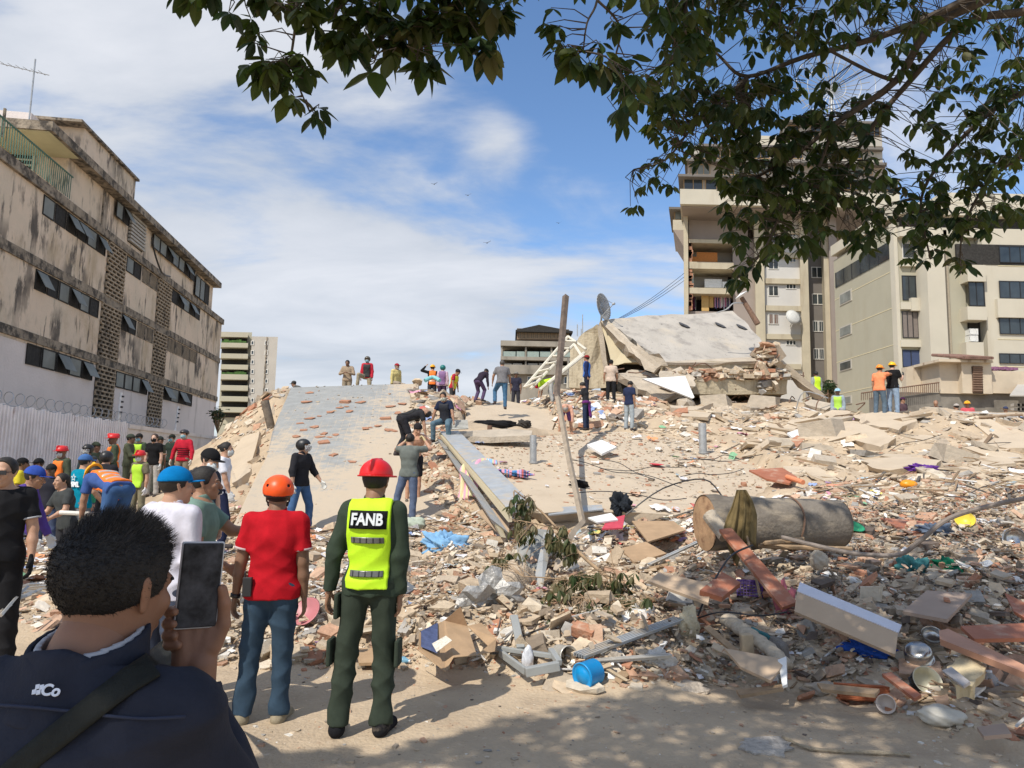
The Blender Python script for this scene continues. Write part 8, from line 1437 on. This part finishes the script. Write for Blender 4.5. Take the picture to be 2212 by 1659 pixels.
tubeobj('branch', smoothpath([P(1738, 1165, 8.1), P(1800, 1172, 8.3), P(1700, 1175, 8.2), P(1640, 1178, 8.2)][0:1]+[P(1640, 1178, 8.3), P(1500+340, 1186, 8.2)], 3), .03, M_wood, 'pale pole lying behind the log', 'pole', 7)
tubeobj('cable', smoothpath([P(1625, 1178, 7.3), P(1580, 1200, 7.1), P(1545, 1250, 6.9), P(1520, 1300, 6.8), P(1508, 1330, 6.7)]), .010, M_black, 'dark cable curving left of the plank', 'cable', 6); tubeobj('cable', smoothpath([P(1508, 1335, 6.6), P(1560, 1322, 6.4), P(1640, 1330, 6.2), P(1700, 1322, 6.2)]), .008, M_black, 'dark cable running from the basket to the pink towel', 'cable', 6)
tubeobj('rod', smoothpath([P(1352, 1112, 12), P(1432, 1055, 12.2), P(1520, 1035, 12.4), P(1560, 1072, 12)], 4), .013, M_black, 'thin black bent rod over the lower sand-coloured slab', 'rod', 5); tubeobj('pipe', [P(1700, 1030, 14.5), P(1735, 1042, 14)], .05, plastic((.70, .25, .12)), 'short orange plastic pipe beside the dull red sheet', 'pipe', 10); tubeobj('pipe', [P(1785, 1048, 14.2), P(1828, 1052, 14)], .035, plastic((.62, .25, .15)), 'thin salmon plastic pipe on the right slope', 'pipe', 10)
tubeobj('pipe', [P(1920, 1012, 16), P(1985, 995, 16.6)], .06, M_metal, 'grey pipe lying on the right slope above the purple cloth', 'pipe', 10); crumple('cloth', 1990, 1018, .28, .12, .08, cloth((.12, .04, .24)), 'purple cloth on the right slope', 'cloth', seed=33, amp=.6)
tubeobj('hose', smoothpath([P(918, 872, 26), P(926, 905, 23.5), P(940, 925, 21.5), P(950, 940, 20.4), P(958, 936, 20)], 5), .035, cm('paint', (.62, .60, .52)), 'pale hose trailing down the right edge of the tiled slab', 'hose', 6); tubeobj('tyre_tube', smoothpath([P(955+12*math.cos(t), 818+3*math.sin(t), 27) for t in (0, 1, 2, 3)], 3), .03, plastic((.1, .3, .35)), 'turquoise hose loop on the crest', 'hose', 6) if False else tubeobj('duct', smoothpath([P(918, 822, 27.2), P(935, 815, 27.4), P(950, 822, 27.2)], 6), .08, plastic((.22, .50, .52)), 'turquoise corrugated duct on the crest beside the tiled slab', 'duct', 10)
tubeobj('pipe', [P(300, 1218, 9.5)]+[P(118, 1112, 9.0), P(215, 1118, 9.2)][0:0]+[P(228, 1112, 9.6)], .02, M_white, 'x', 'x') if False else tubeobj('pole', [P(130, 1107, 9.4), P(232, 1112, 9.4)], .028, cm('paint', (.70, .68, .62)), 'white pole held low across the left crowd', 'pole', 8)
for k in range(9): a = P(2, 1330-k*5, 5.6+k*.12); b = P(60+k*6, 1270+random.uniform(-10, 25), 6.2+k*.1); o = tubeobj('metal_strip', smoothpath([a, a.lerp(b, .5)+Vector((0, 0, random.uniform(0, .07))), b], 3), .014, M_alu, 'bent grey metal strip in the bundle at the left edge', 'metal strip', 4, group='bent metal strips at the left edge')
# tangled rebar & cables at right crest
for k in range(14): x = 1690+random.uniform(0, 170); y = 855+random.uniform(0, 40); p = put(x, y, .1); q = p+Vector((random.uniform(-1.2, 1.2), random.uniform(-.5, .5), random.uniform(.1, .7))); tubeobj('rebar', smoothpath([p, p.lerp(q, .5)+Vector((random.uniform(-.3, .3), 0, random.uniform(0, .5))), q], 4), .022, random.choice((M_rust, M_metal, mat('green_cable', (.10, .22, .17)))), 'bent bar or cable in the tangle behind the right slope', 'rebar', 5, group='tangled bars at the right crest')
for k in range(10): x = 1180+random.uniform(0, 1000); y = 940+random.uniform(0, 240) if x > 1500 else 1000+random.uniform(0, 100); p = put(x, y, .03); L_ = .5+p.y*.05; th = random.uniform(-1, 1); pts_ = [Vector((p.x+L_*(t-.5)*math.cos(th)*2, p.y+L_*(t-.5)*math.sin(th)*2, 0)) for t in (0, .25, .5, .75, 1)]; pts_ = [Vector((q.x+random.uniform(-.1, .1), q.y, float(HZ(q.x, q.y))+.05+random.uniform(0, .14))) for q in pts_]; tubeobj('wire', smoothpath(pts_, 4), random.uniform(.004, .006)+p.y*.00025, M_black, 'thin dark wire lying loose over the right slope', 'wire', 4, group='loose wires over the slopes')
# ---- repeats: broken brick pieces on the slabs, concrete chunks in the pile
def make_protos(name, m, protos):
    out_ = []
    for pv, pf in protos: me = bpy.data.meshes.new(name); me.from_pydata([tuple(map(float, v)) for v in pv], [], [tuple(map(int, f)) for f in pf]); me.materials.append(m); out_.append(me)
    return out_
def repeats(name, meshes, pts, smin, smax, asp, thin, label, cat, group, tilt=.2, lift=.5):
    for p in pts:
        p = Vector(p); s_ = random.uniform(smin, smax)*min(2.0, max(.7, p.y/12)); o = bpy.data.objects.new(name, random.choice(meshes)); C.objects.link(o); t = s_*random.uniform(*thin)
        o.scale = (s_, s_*random.uniform(*asp), t); o.rotation_euler = (GN(p).to_track_quat('Z', 'Y').to_matrix() @ Matrix.Rotation(random.uniform(0, 6.28), 3, 'Z') @ Matrix.Rotation(random.gauss(0, tilt), 3, 'X')).to_euler(); o.location = p+Vector((0, 0, t*lift)); tag(o, label, cat, group)
MBk = make_protos('brick_fragment', M_brick, PR_FLAT+PR_BOX[:2]); MCh = make_protos('concrete_chunk', M_concrete, PR_LUMP+PR_BOX+PR_FLAT); MBd = make_protos('wood_piece', M_wood, PR_BOX)
tiledpts = [G(x, y) for x, y in ((670, 905), (690, 900), (712, 892), (735, 882), (748, 880), (668, 850), (680, 925), (700, 938), (660, 870), (745, 870), (690, 945), (712, 945), (725, 940), (800, 925), (815, 922), (790, 928), (838, 930), (850, 932), (860, 893), (870, 873), (842, 880), (833, 905), (700, 958), (640, 945), (760, 1000), (720, 985), (648, 915), (655, 930), (755, 890), (640, 985), (780, 870))]
repeats('brick_fragment', MBk, tiledpts, .055, .12, (.5, 1), (.12, .25), 'broken flat brick piece lying on the dusty tiled slab', 'brick', 'brick pieces on the tiled slab', .06)
repeats('brick_fragment', MBk, [tuple(p) for p in scatter(SL_B, 55)], .03, .085, (.5, 1), (.15, .35), 'broken flat brick piece lying on the sand-coloured slab', 'brick', 'brick pieces on the sand-coloured slab', .08)
repeats('brick_fragment', MBk, [tuple(p) for p in scatter([(900, 1180), (1600, 1150), (2212, 1060), (2212, 1560), (1250, 1470), (860, 1430)], 150)], .06, .15, (.5, 1), (.18, .4), 'broken terracotta brick piece in the lower rubble', 'brick', 'terracotta pieces in the lower rubble', .35, .7)
repeats('concrete_chunk', MCh, [tuple(p) for p in scatter([(480, 1300), (900, 1250), (1600, 1200), (2212, 1100), (2212, 1560), (1800, 1500), (1250, 1470), (480, 1430)], 180)], .05, .13, (.6, 1), (.35, .8), 'dusty broken concrete chunk in the lower rubble', 'concrete chunk', 'concrete chunks in the lower rubble', .4, .55)
repeats('concrete_block', MCh, [tuple(p) for p in scatter(Z_RIGHT, 110)], .12, .34, (.5, 1), (.25, .6), 'dusty broken concrete chunk on the right slope', 'concrete chunk', 'concrete chunks on the right slope', .3, .5)
MBo = [q for m_ in (M_card, M_red_br, M_white, M_tanb, M_greyb) for q in make_protos('broken_board', m_, [PR_BOX[0], PR_BOX[2], PR_FLAT[0]])]
repeats('broken_board', MBo, [tuple(p) for p in scatter([(1180, 1150), (1700, 1090), (2212, 1040), (2212, 1500), (1800, 1450), (1250, 1440), (1000, 1330)], 85)], .07, .20, (.35, .8), (.03, .07), 'broken furniture board or panel piece in the lower rubble', 'board', 'broken boards in the lower rubble', .35, 2.2)
repeats('slab_fragment', make_protos('slab_fragment', M_slab, PR_FLAT), [tuple(p) for p in scatter([(1500, 900), (1900, 900), (2212, 915), (2212, 1050), (1720, 1060)], 42)], .28, .55, (.5, .9), (.10, .2), 'flat dusty concrete slab fragment lying on the right slope', 'slab', 'dusty slab fragments on the right slope', .12, .3)
repeats('wood_piece', MBd, [tuple(p) for p in scatter([(1300, 1180), (2212, 1060), (2212, 1560), (1800, 1490), (1250, 1450)], 110)], .10, .30, (.10, .25), (.05, .10), 'splintered wooden batten in the lower right rubble', 'wood', 'wooden battens in the lower right rubble', .4, 1.5)

aw = [G(x, y, .012) for x, y in ((1600, 1605), (1640, 1592), (1690, 1600), (1720, 1622), (1690, 1638), (1630, 1636), (1598, 1622))]
slab('ash_patch', aw, .014, mat('ash', (.42, .38, .33), rough=1, var=.3, scale=30, bump=.9, bscale=60), 'pale ash patch on the shaded ground at bottom right', 'ash', jag=.03, sub=4)
tubeobj('branch', smoothpath([G(x, y, .015) for x, y in ((1690, 1600), (1740, 1622), (1800, 1630), (1880, 1631), (1965, 1636))], 5), [.012+.003*math.sin(i*1.3) for i in range(21)], mat('dry_twig', (.33, .27, .19), rough=.95, var=.3, scale=20, bump=.6), 'long dry branch lying on the shaded ground at bottom right', 'branch', 7)
crumple('rock', 0, 0, .10, .08, .10, M_concrete, 'concrete lump with a bent bar hanging below the grey bent branch', 'concrete lump', seed=44, amp=.25, pos=P(1770, 1222, 7.5))
# ================================================================ THE TREE OVERHEAD
def leaf_mat(name, c1, c2, tr=.36):
    m = bpy.data.materials.new(name); m.use_nodes = True; nt = m.node_tree; b = nt.nodes['Principled BSDF']; L = nt.links.new; at = nt.nodes.new('ShaderNodeAttribute'); at.attribute_name = 'Col'
    L(at.outputs['Color'], b.inputs['Base Color']); b.inputs['Roughness'].default_value = .5; b.inputs['Specular IOR Level'].default_value = .35
    t = nt.nodes.new('ShaderNodeBsdfTranslucent'); hs = nt.nodes.new('ShaderNodeHueSaturation'); hs.inputs['Value'].default_value = 1.3; hs.inputs['Saturation'].default_value = 1.2; L(at.outputs['Color'], hs.inputs['Color']); L(hs.outputs[0], t.inputs[0]); mxs = nt.nodes.new('ShaderNodeMixShader'); mxs.inputs[0].default_value = tr; L(b.outputs[0], mxs.inputs[1]); L(t.outputs[0], mxs.inputs[2]); L(mxs.outputs[0], nt.nodes['Material Output'].inputs[0])
    return m
M_leaf = leaf_mat('leaf', None, None)
LT = np.array([0, .12, .35, .6, .82, 1.0]); LW = np.array([.03, .26, .5, .47, .26, 0.01])   # pointed oval outline
def leaves(name, base, dirs, nrm_, length, cols, m, parent, wr=.46, curl=.12):
    """one folded pointed-oval blade per row"""
    N = len(base); dirs = dirs/np.linalg.norm(dirs, axis=1, keepdims=True); side = np.cross(dirs, nrm_); side /= np.linalg.norm(side, axis=1, keepdims=True)+1e-9; up = np.cross(side, dirs); K = len(LT)
    V = np.zeros((N, K, 3, 3), np.float32)
    wj = rng.uniform(.85, 1.15, N)*wr; cj = rng.uniform(-.5, 1.6, N)*curl
    for k in range(K):
        c = base+dirs*(length*LT[k])[:, None]-up*(length*cj*LT[k]**2)[:, None]
        w = (length*LW[k]*wj)[:, None]; V[:, k, 0] = c-side*w+up*w*.22; V[:, k, 1] = c; V[:, k, 2] = c+side*w+up*w*.22
    F = []
    for k in range(K-1):
        for j in (0, 1): a = k*3+j; F.append((a, a+1, a+4, a+3))
    F = np.array(F)[None]+(np.arange(N)*K*3)[:, None, None]
    if parent is not None: V -= np.array(parent.location[:], np.float32)
    return bulk(name, V.reshape(-1, 3), F.reshape(-1, 4), m, parent, smooth=False, cols=np.repeat(cols, K*3, 0))
GC = np.array([(.030, .052, .014), (.045, .068, .016), (.062, .080, .020), (.065, .085, .020), (.022, .042, .016), (.09, .09, .03)]); GW = np.array([.28, .26, .18, .12, .12, .04])
def clusters(centres, size, droop=.9, nleaf=(3, 6)):
    """palmate sprays: a few blades fanning out and hanging from each centre"""
    B, D, Nn, Ln, Cc = [], [], [], [], []
    for c, s_ in zip(centres, size):
        n = random.randint(*nleaf); a0 = random.uniform(0, 6.28); tilt = np.array([random.gauss(0, .25), random.gauss(0, .25), 0]); bc = GC[rng.choice(len(GC), p=GW)]
        for k in range(n):
            a = a0+k*6.283/max(n, 4)+random.uniform(-.25, .25); d = np.array([math.cos(a), math.sin(a), -droop*random.uniform(.5, 2.0)])+tilt; B.append(c+d/np.linalg.norm(d)*.012); D.append(d); Nn.append(np.array([math.cos(a)*.9+random.gauss(0, .35), math.sin(a)*.9+random.gauss(0, .35), .9])); Ln.append(s_*random.uniform(.6, 1.1)); Cc.append(bc*random.uniform(.75, 1.25))
    return np.array(B), np.array(D), np.array(Nn), np.array(Ln), np.array(Cc)
tree = empty('tree', (3.6, -2.2, 0)); tag(tree, 'leafy tree whose dark branches hang over the top and right of the view', 'tree')
M_bark = mat('dark_bark', (.085, .068, .052), rough=.95, var=.3, scale=12, bump=.5, bscale=40)
mb = MB(); tp_ = smoothpath([(3.6, -2.2, -.2), (3.55, -2.15, 1.5), (3.7, -2.0, 3.2), (3.5, -1.7, 4.6)], 5); mb.tube(tp_, [.30-.10*i/len(tp_) for i in range(len(tp_))], 14); mb.build('trunk', M_bark, tree, True)
LIMBS = [  # (path in pixels + distance, start radius, end radius)
    ([(2330, -160, 4.6), (2160, -20, 4.7), (2010, 60, 4.8), (1935, 175, 4.9), (1800, 270, 5.0), (1725, 330, 5.1), (1640, 380, 5.2)], .050, .010),
    ([(2400, -60, 4.6), (2230, 20, 4.7), (2088, 50, 4.8), (1960, 182, 5.0), (1890, 266, 5.1), (1850, 330, 5.2), (1800, 420, 5.3)], .042, .008),
    ([(2200, -60, 4.6), (2034, 25, 4.7), (1886, 84, 4.8), (1738, 123, 4.9), (1615, 165, 5.0), (1556, 123, 5.0), (1500, 60, 5.0)], .036, .006),
    ([(1615, 165, 5.0), (1566, 212, 4.9), (1492, 280, 4.8), (1438, 345, 4.7), (1369, 366, 4.6)], .018, .004),
    ([(2420, 140, 4.9), (2260, 180, 5.0), (2150, 235, 5.1), (2050, 330, 5.3), (1990, 430, 5.4), (2010, 560, 5.5)], .034, .006),
    ([(2420, 300, 5.0), (2230, 330, 5.1), (2130, 400, 5.3), (2080, 500, 5.4), (2075, 590, 5.4)], .024, .004),
    ([(2400, -200, 4.5), (2100, -110, 4.2), (1700, -60, 4.0), (1500, -40, 3.9), (1480, 60, 3.9), (1440, 150, 3.9)], .036, .006),
    ([(1800, 270, 5.0), (1760, 380, 5.0), (1690, 460, 5.0), (1650, 540, 5.0), (1600, 600, 5.0)], .016, .004),
    ([(1935, 175, 4.9), (1870, 150, 4.9), (1700, 60, 4.8), (1600, 20, 4.8)], .02, .005),
    ([(1700, -60, 4.0), (1300, -110, 3.3), (900, -90, 3.1), (640, -60, 3.0), (500, -30, 3.0), (430, -20, 3.0)], .028, .006),
    ([(640, -60, 3.0), (640, 30, 3.0), (632, 100, 3.0), (628, 130, 3.0), (643, 180, 3.0), (668, 240, 3.0)], .009, .003),
    ([(900, -90, 3.1), (740, 10, 3.1), (722, 60, 3.1), (716, 90, 3.1)], .008, .003), ([(900, -90, 3.1), (826, 0, 3.1), (830, 70, 3.1), (808, 135, 3.1)], .008, .003),
    ([(900, -90, 3.1), (955, 0, 3.1), (915, 55, 3.1), (900, 130, 3.1)], .008, .003), ([(1300, -110, 3.3), (1290, 0, 3.2), (1268, 50, 3.2), (1260, 110, 3.2)], .009, .003),
    ([(1300, -110, 3.3), (1060, -30, 3.2), (1040, 60, 3.2)], .008, .003), ([(1290, 0, 3.2), (1340, 60, 3.3), (1330, 150, 3.4), (1390, 200, 3.8)], .008, .003)]
TW = []
mb = MB()
def limb(pts, r0, r1, mbx): pth = smoothpath(pts, 5); mbx.tube(pth, [r0+(r1-r0)*i/(len(pth)-1) for i in range(len(pth))], 7); TW.extend(pth)
for px_, r0, r1 in LIMBS: limb([P(*q) for q in px_], r0*.8, r1, mb)
fork = Vector((3.5, -1.7, 4.5))
for q in ((2330, -160, 4.6), (2400, -60, 4.6), (2420, 140, 4.9), (2400, -200, 4.5)):
    e_ = P(*q); mid = (fork+e_)/2+Vector((.5, -.2, .45)); limb([fork, mid, e_], .10, .045, mb)
# upper crown above and behind the camera: the part that throws the dappled shade on the ground
SHADE = []
def shade_from(poly, n, h0=5.6, h1=7.6):
    poly = np.array(poly, float); k = 0; tries = 0
    while k < n and tries < n*20:
        tries += 1; x = random.uniform(poly[:, 0].min(), poly[:, 0].max()); y = random.uniform(poly[:, 1].min(), poly[:, 1].max())
        if not inpoly(np.array([x]), np.array([y]), poly)[0]: continue
        g_ = G(x, y); h_ = random.uniform(h0, h1); c = g_+sdir*((h_-g_.z)/sdir.z); px, py, dd = project(np.array([c[:]]))
        if dd[0] > 0 and -60 < px[0] < 2270 and py[0] > -80: continue
        SHADE.append(c); k += 1
def worldshade(cx_, cy_, rad, n, z0=5.6, z1_=7.4):
    for _ in range(n):
        a, r_ = random.uniform(0, 6.28), rad*math.sqrt(random.random()); c = Vector((cx_+r_*math.cos(a), cy_+r_*math.sin(a), 0)); h_ = random.uniform(z0, z1_); c = c+sdir*(h_/sdir.z); SHADE.append(c)
shade_from([(1080, 1560), (1330, 1500), (1500, 1470), (2212, 1500), (2212, 1659), (1000, 1659)], 420); shade_from([(1500, 1230), (1560, 1140), (1840, 1130), (2212, 1130), (2212, 1500), (1500, 1470)], 980); shade_from([(560, 1640), (800, 1610), (1100, 1570), (1100, 1659), (540, 1659)], 70)
shade_from([(1440, 1300), (1520, 1200), (1520, 1450), (1400, 1480)], 50)
worldshade(-.3, 1.6, 1.15, 330); worldshade(1.5, 3.0, 1.6, 170); worldshade(-1.2, 1.5, .8, 110)
SH = np.array([s_[:] for s_ in SHADE])
for a in ((2.4, .5, 6.0), (1.0, 1.6, 6.4), (-.5, 1.5, 6.5), (-1.8, -1.2, 6.3), (.6, -.8, 6.2), (2.0, 2.4, 6.2), (-2.6, -2.6, 6.2)):
    limb([fork, (fork+Vector(a))/2+Vector((0, 0, .7)), Vector(a)], .09, .02, mb)
BLOBS = [(395, -2, 14, 8, 2, 3.0, .11), (425, -4, 14, 8, 2, 3.0, .11), (458, -4, 14, 8, 2, 3.0, .11), (500, 30, 14, 12, 2, 3.0, .10), (548, 78, 25, 25, 5, 3.0, .11), (555, 135, 25, 22, 5, 3.0, .11), (600, 160, 38, 32, 9, 3.0, .10), (648, 150, 25, 30, 6, 3.0, .10), (636, 215, 8, 14, 2, 3.0, .13), (680, 250, 12, 10, 2, 3.0, .12), (574, -5, 30, 12, 4, 3.0, .12),
    (610, 5, 30, 18, 4, 3.0, .12), (672, 12, 30, 22, 6, 3.0, .11), (705, 78, 28, 22, 6, 3.05, .12), (760, 30, 50, 35, 10, 3.1, .11), (765, 100, 35, 28, 8, 3.1, .12), (806, 150, 8, 14, 1, 3.1, .17), (830, 60, 45, 40, 10, 3.1, .12), (880, 110, 40, 40, 10, 3.1, .12), (925, 150, 22, 20, 4, 3.1, .15), (905, 30, 55, 36, 12, 3.1, .12), (965, 60, 45, 50, 13, 3.1, .12), (1020, 25, 50, 36, 12, 3.15, .12), (1050, 100, 22, 25, 5, 3.1, .13), (1085, 20, 25, 28, 6, 3.2, .12), (1000, 110, 16, 18, 3, 3.1, .11),
    (1255, -8, 12, 8, 1, 3.2, .09), (1370, -8, 45, 12, 5, 3.2, .10), (1200, 45, 24, 26, 4, 3.2, .10), (1220, 110, 26, 26, 5, 3.2, .12), (1265, 130, 35, 32, 7, 3.2, .14), (1310, 90, 35, 35, 6, 3.2, .11), (1345, 150, 30, 30, 6, 3.4, .12), (1380, 190, 25, 25, 5, 3.6, .11), (1340, 250, 18, 24, 5, 3.7, .12), (1365, 200, 30, 30, 6, 3.7, .10),
    (1470, 40, 45, 40, 18, 3.9, .11), (1490, 110, 45, 35, 16, 4.0, .11), (1450, 130, 25, 30, 7, 3.9, .10), (1400, 70, 15, 12, 2, 3.9, .09), (1550, 40, 60, 35, 14, 4.6, .11), (1620, 30, 60, 35, 16, 4.8, .11), (1700, 50, 70, 45, 22, 4.8, .11), (1790, 60, 60, 50, 18, 4.9, .11), (1640, 110, 60, 25, 10, 5, .10),
    (1420, 200, 50, 35, 18, 4.6, .11), (1430, 270, 45, 35, 17, 4.7, .10), (1500, 200, 55, 40, 20, 4.9, .11), (1560, 250, 60, 45, 24, 5, .11), (1640, 210, 70, 40, 22, 5, .11), (1730, 190, 70, 45, 18, 5, .11), (1660, 290, 80, 45, 34, 5.1, .11), (1560, 330, 60, 40, 22, 5.1, .11), (1480, 330, 40, 30, 9, 4.8, .09), (1760, 300, 70, 50, 30, 5.1, .11), (1850, 250, 70, 50, 16, 5.1, .11), (1640, 380, 80, 45, 34, 5.2, .11), (1740, 400, 85, 50, 42, 5.2, .11), (1830, 380, 70, 50, 34, 5.3, .11), (1620, 440, 60, 40, 22, 5.1, .11), (1720, 480, 75, 45, 30, 5.3, .11), (1820, 470, 70, 45, 28, 5.3, .11), (1900, 430, 50, 40, 14, 5.4, .11), (1580, 500, 28, 25, 8, 5.1, .11), (1640, 540, 40, 35, 12, 5.1, .12), (1600, 590, 34, 24, 9, 5.0, .12), (1720, 540, 45, 20, 7, 5.2, .13), (1860, 530, 30, 20, 4, 5.3, .13),
    (1420, 375, 30, 25, 6, 4.6, .08), (1385, 400, 22, 18, 5, 4.6, .08), (1368, 450, 10, 10, 2, 4.6, .09), (1440, 410, 18, 14, 3, 4.6, .09), (1930, 480, 55, 35, 14, 5.4, .12), (1990, 530, 50, 40, 14, 5.5, .12), (2020, 460, 60, 35, 18, 5.4, .12), (2100, 490, 50, 35, 14, 5.4, .12), (2170, 450, 50, 35, 14, 5.3, .12), (2075, 580, 18, 22, 4, 5.4, .12), (2050, 400, 60, 35, 16, 5.4, .11), (2130, 370, 60, 40, 20, 5.3, .11), (2190, 300, 50, 50, 20, 5.2, .11), (2080, 300, 60, 40, 14, 5.2, .11), (2130, 230, 60, 45, 18, 5.1, .11), (2010, 250, 50, 40, 9, 5.1, .11), (2190, 180, 40, 50, 12, 5.0, .10), (2060, 160, 55, 40, 11, 5.0, .10), (1940, 110, 60, 45, 13, 4.9, .10), (2020, 60, 60, 40, 14, 4.8, .10), (2110, 70, 60, 45, 14, 4.8, .10), (2190, 60, 40, 40, 9, 4.8, .10), (1900, 20, 60, 30, 12, 4.8, .10), (1990, 340, 40, 30, 6, 5.2, .10), (2160, -10, 60, 20, 10, 4.8, .10), (1600, -20, 200, 20, 26, 4.6, .11), (1900, -20, 150, 20, 18, 4.7, .11), (850, -20, 260, 18, 26, 3.1, .12)]
cen, siz, TWn = [], [], np.array([t[:] for t in TW]); tmb = MB()
def addtwig(c, r_=.0022, mbx=None, cloud=None):
    T_ = TWn if cloud is None else cloud; d_ = ((T_-np.array(c[:]))**2).sum(1)+np.where(T_[:, 2] < c.z-.05, .3, 0); b_ = Vector(T_[int(np.argmin(d_))]); L_ = (b_-c).length; mid = b_.lerp(c, .55)+Vector((random.gauss(0, .04), random.gauss(0, .04), .08*L_)); (mbx or tmb).tube([b_, mid, c], [r_*1.7, r_*1.2, r_*.8], 4, False)
for (x, y, rx, ry, n, d_, ls) in BLOBS:
    for _ in range(int(n*(1.0 if d_ < 3.6 else 1.25))):
        a, r_ = random.uniform(0, 6.28), math.sqrt(random.random())*1.15; dd = d_+random.gauss(0, .05 if d_ < 3.6 else .28); c = P(x+rx*r_*math.cos(a), y+ry*r_*math.sin(a)-12, dd); cen.append(np.array(c[:])); siz.append(ls*(.92 if d_ < 3.6 else .95)); addtwig(c)
mb.build('limbs', M_bark, tree, True); tmb.build('twigs', M_bark, tree)
B, D, N_, L_, Cc = clusters(cen, siz); leaves('foliage', B, D, N_, L_, Cc, M_leaf, tree)
B, D, N_, L_, Cc = clusters(list(SH), [.15]*len(SH), .35, (4, 7)); leaves('foliage', B, D, N_, L_, Cc, M_leaf, tree, wr=.5)
# ---- the broken leafy branch in the rubble
fbr = empty('fallen_branch', P(1300, 1330, 6.9)); tag(fbr, 'broken branch with wilting olive leaves lying over the rubble in the centre', 'branch')
mb = MB(); FB = []
for pth_, r0, r1 in (([(1485, 1315, 7.0), (1361, 1277, 7.2), (1267, 1209, 7.8), (1205, 1143, 8.4), (1170, 1106, 8.8), (1111, 1059, 9.2)], .028, .008), ([(1361, 1277, 7.2), (1290, 1262, 7.1), (1200, 1250, 7.2), (1130, 1245, 7.4)], .014, .005), ([(1205, 1143, 8.4), (1150, 1130, 8.5), (1100, 1120, 8.7)], .01, .004), ([(1440, 1340, 6.8), (1380, 1290, 7), (1330, 1240, 7.3), (1320, 1190, 7.7)], .012, .004), ([(1490, 1320, 6.9), (1400, 1350, 6.6), (1330, 1362, 6.5), (1260, 1340, 6.6)], .012, .004), ([(1380, 1352, 6.5), (1330, 1300, 6.8), (1240, 1290, 6.9), (1180, 1300, 6.9)], .012, .004), ([(1110, 1062, 9.2), (1112, 1110, 8.9), (1115, 1160, 8.6)], .01, .004)):
    pth2 = smoothpath([P(*q) for q in pth_], 5); mb.tube(pth2, [r0+(r1-r0)*i/(len(pth2)-1) for i in range(len(pth2))], 6); FB += [p[:] for p in pth2]
cen, siz = [], []; FBn = np.array(FB); tm2 = MB()
for (x, y, rx, ry, n, d_) in ((1125, 1095, 28, 30, 12, 8.8), (1130, 1150, 24, 26, 8, 8.5), (1115, 1210, 20, 22, 5, 8.0), (1205, 1165, 22, 34, 10, 8.2), (1220, 1195, 24, 24, 7, 7.9), (1070, 1220, 25, 15, 4, 7.9), (1245, 1262, 45, 22, 10, 7.2), (1300, 1270, 45, 28, 10, 7.1), (1350, 1250, 30, 20, 4, 7.2), (1280, 1330, 60, 28, 16, 6.7), (1230, 1350, 40, 20, 10, 6.6), (1370, 1310, 35, 25, 7, 6.8), (1200, 1300, 30, 20, 5, 6.9)):
    for _ in range(int(n*2.6)): a, r_ = random.uniform(0, 6.28), math.sqrt(random.random())*1.1; c = P(x+rx*r_*math.cos(a), y+ry*r_*math.sin(a)-8, d_+random.gauss(0, .12)); c.z = max(c.z, float(HZ(c.x, c.y))+.05); cen.append(np.array(c[:])); siz.append(.12); addtwig(c, .0025, tm2, FBn)
mb.build('stem', M_wood, fbr, True); tm2.build('twigs', M_wood, fbr); _gc = GC; GC = np.array([(.10, .105, .045), (.14, .13, .06), (.07, .09, .035), (.19, .16, .08), (.05, .085, .03), (.22, .19, .11)]); GW = np.array([.25, .25, .2, .12, .1, .08])
B, D, N_, L_, Cc = clusters(cen, siz, 1.6, (3, 6)); leaves('foliage', B, D, N_, L_, Cc, M_leaf, fbr, wr=.36, curl=.3)
GC = np.array([(.035, .06, .02), (.06, .09, .03), (.02, .04, .015)]); GW = np.array([.4, .3, .3])
# shrubs in the distance
for x, y, d_, n, sz, lab in ((470, 896, 40, 160, .16, 'green shrub between the distant block and the mound'), (1790, 838, 33, 120, .18, 'dark green bush behind the leaning concrete beam')):
    sh_ = empty('shrub', P(x, y+10, d_)); tag(sh_, lab, 'shrub'); cen = [np.array((P(x+random.gauss(0, 7), y+random.gauss(0, 7), d_+random.gauss(0, .8)))[:]) for _ in range(n)]; B, D, N_, L_, Cc = clusters(cen, [sz]*n, .2, (5, 8)); leaves('foliage', B, D, N_, L_, Cc, M_leaf, sh_); mb = MB(); b_ = P(x, y+40, d_); [mb.tube([b_, Vector(c)], .02, 4, False) for c in cen[::6]]; mb.build('stem', M_wood, sh_)
for o in list(C.objects):      # origins at the things' bases
    if o.type == 'MESH' and o.parent is None and not o.children and o.get('category') and o.get('kind') is None and o.name.split('.')[0] not in ('collapsed_slab', 'strap') and o.location.length < 1e-6 and o.data.users == 1 and len(o.data.vertices):
        n_ = len(o.data.vertices); a_ = np.zeros(n_*3, np.float32); o.data.vertices.foreach_get('co', a_); a_ = a_.reshape(-1, 3); c = Vector((float(a_[:, 0].mean()), float(a_[:, 1].mean()), float(a_[:, 2].min()))); o.data.transform(Matrix.Translation(-c)); o.location = c
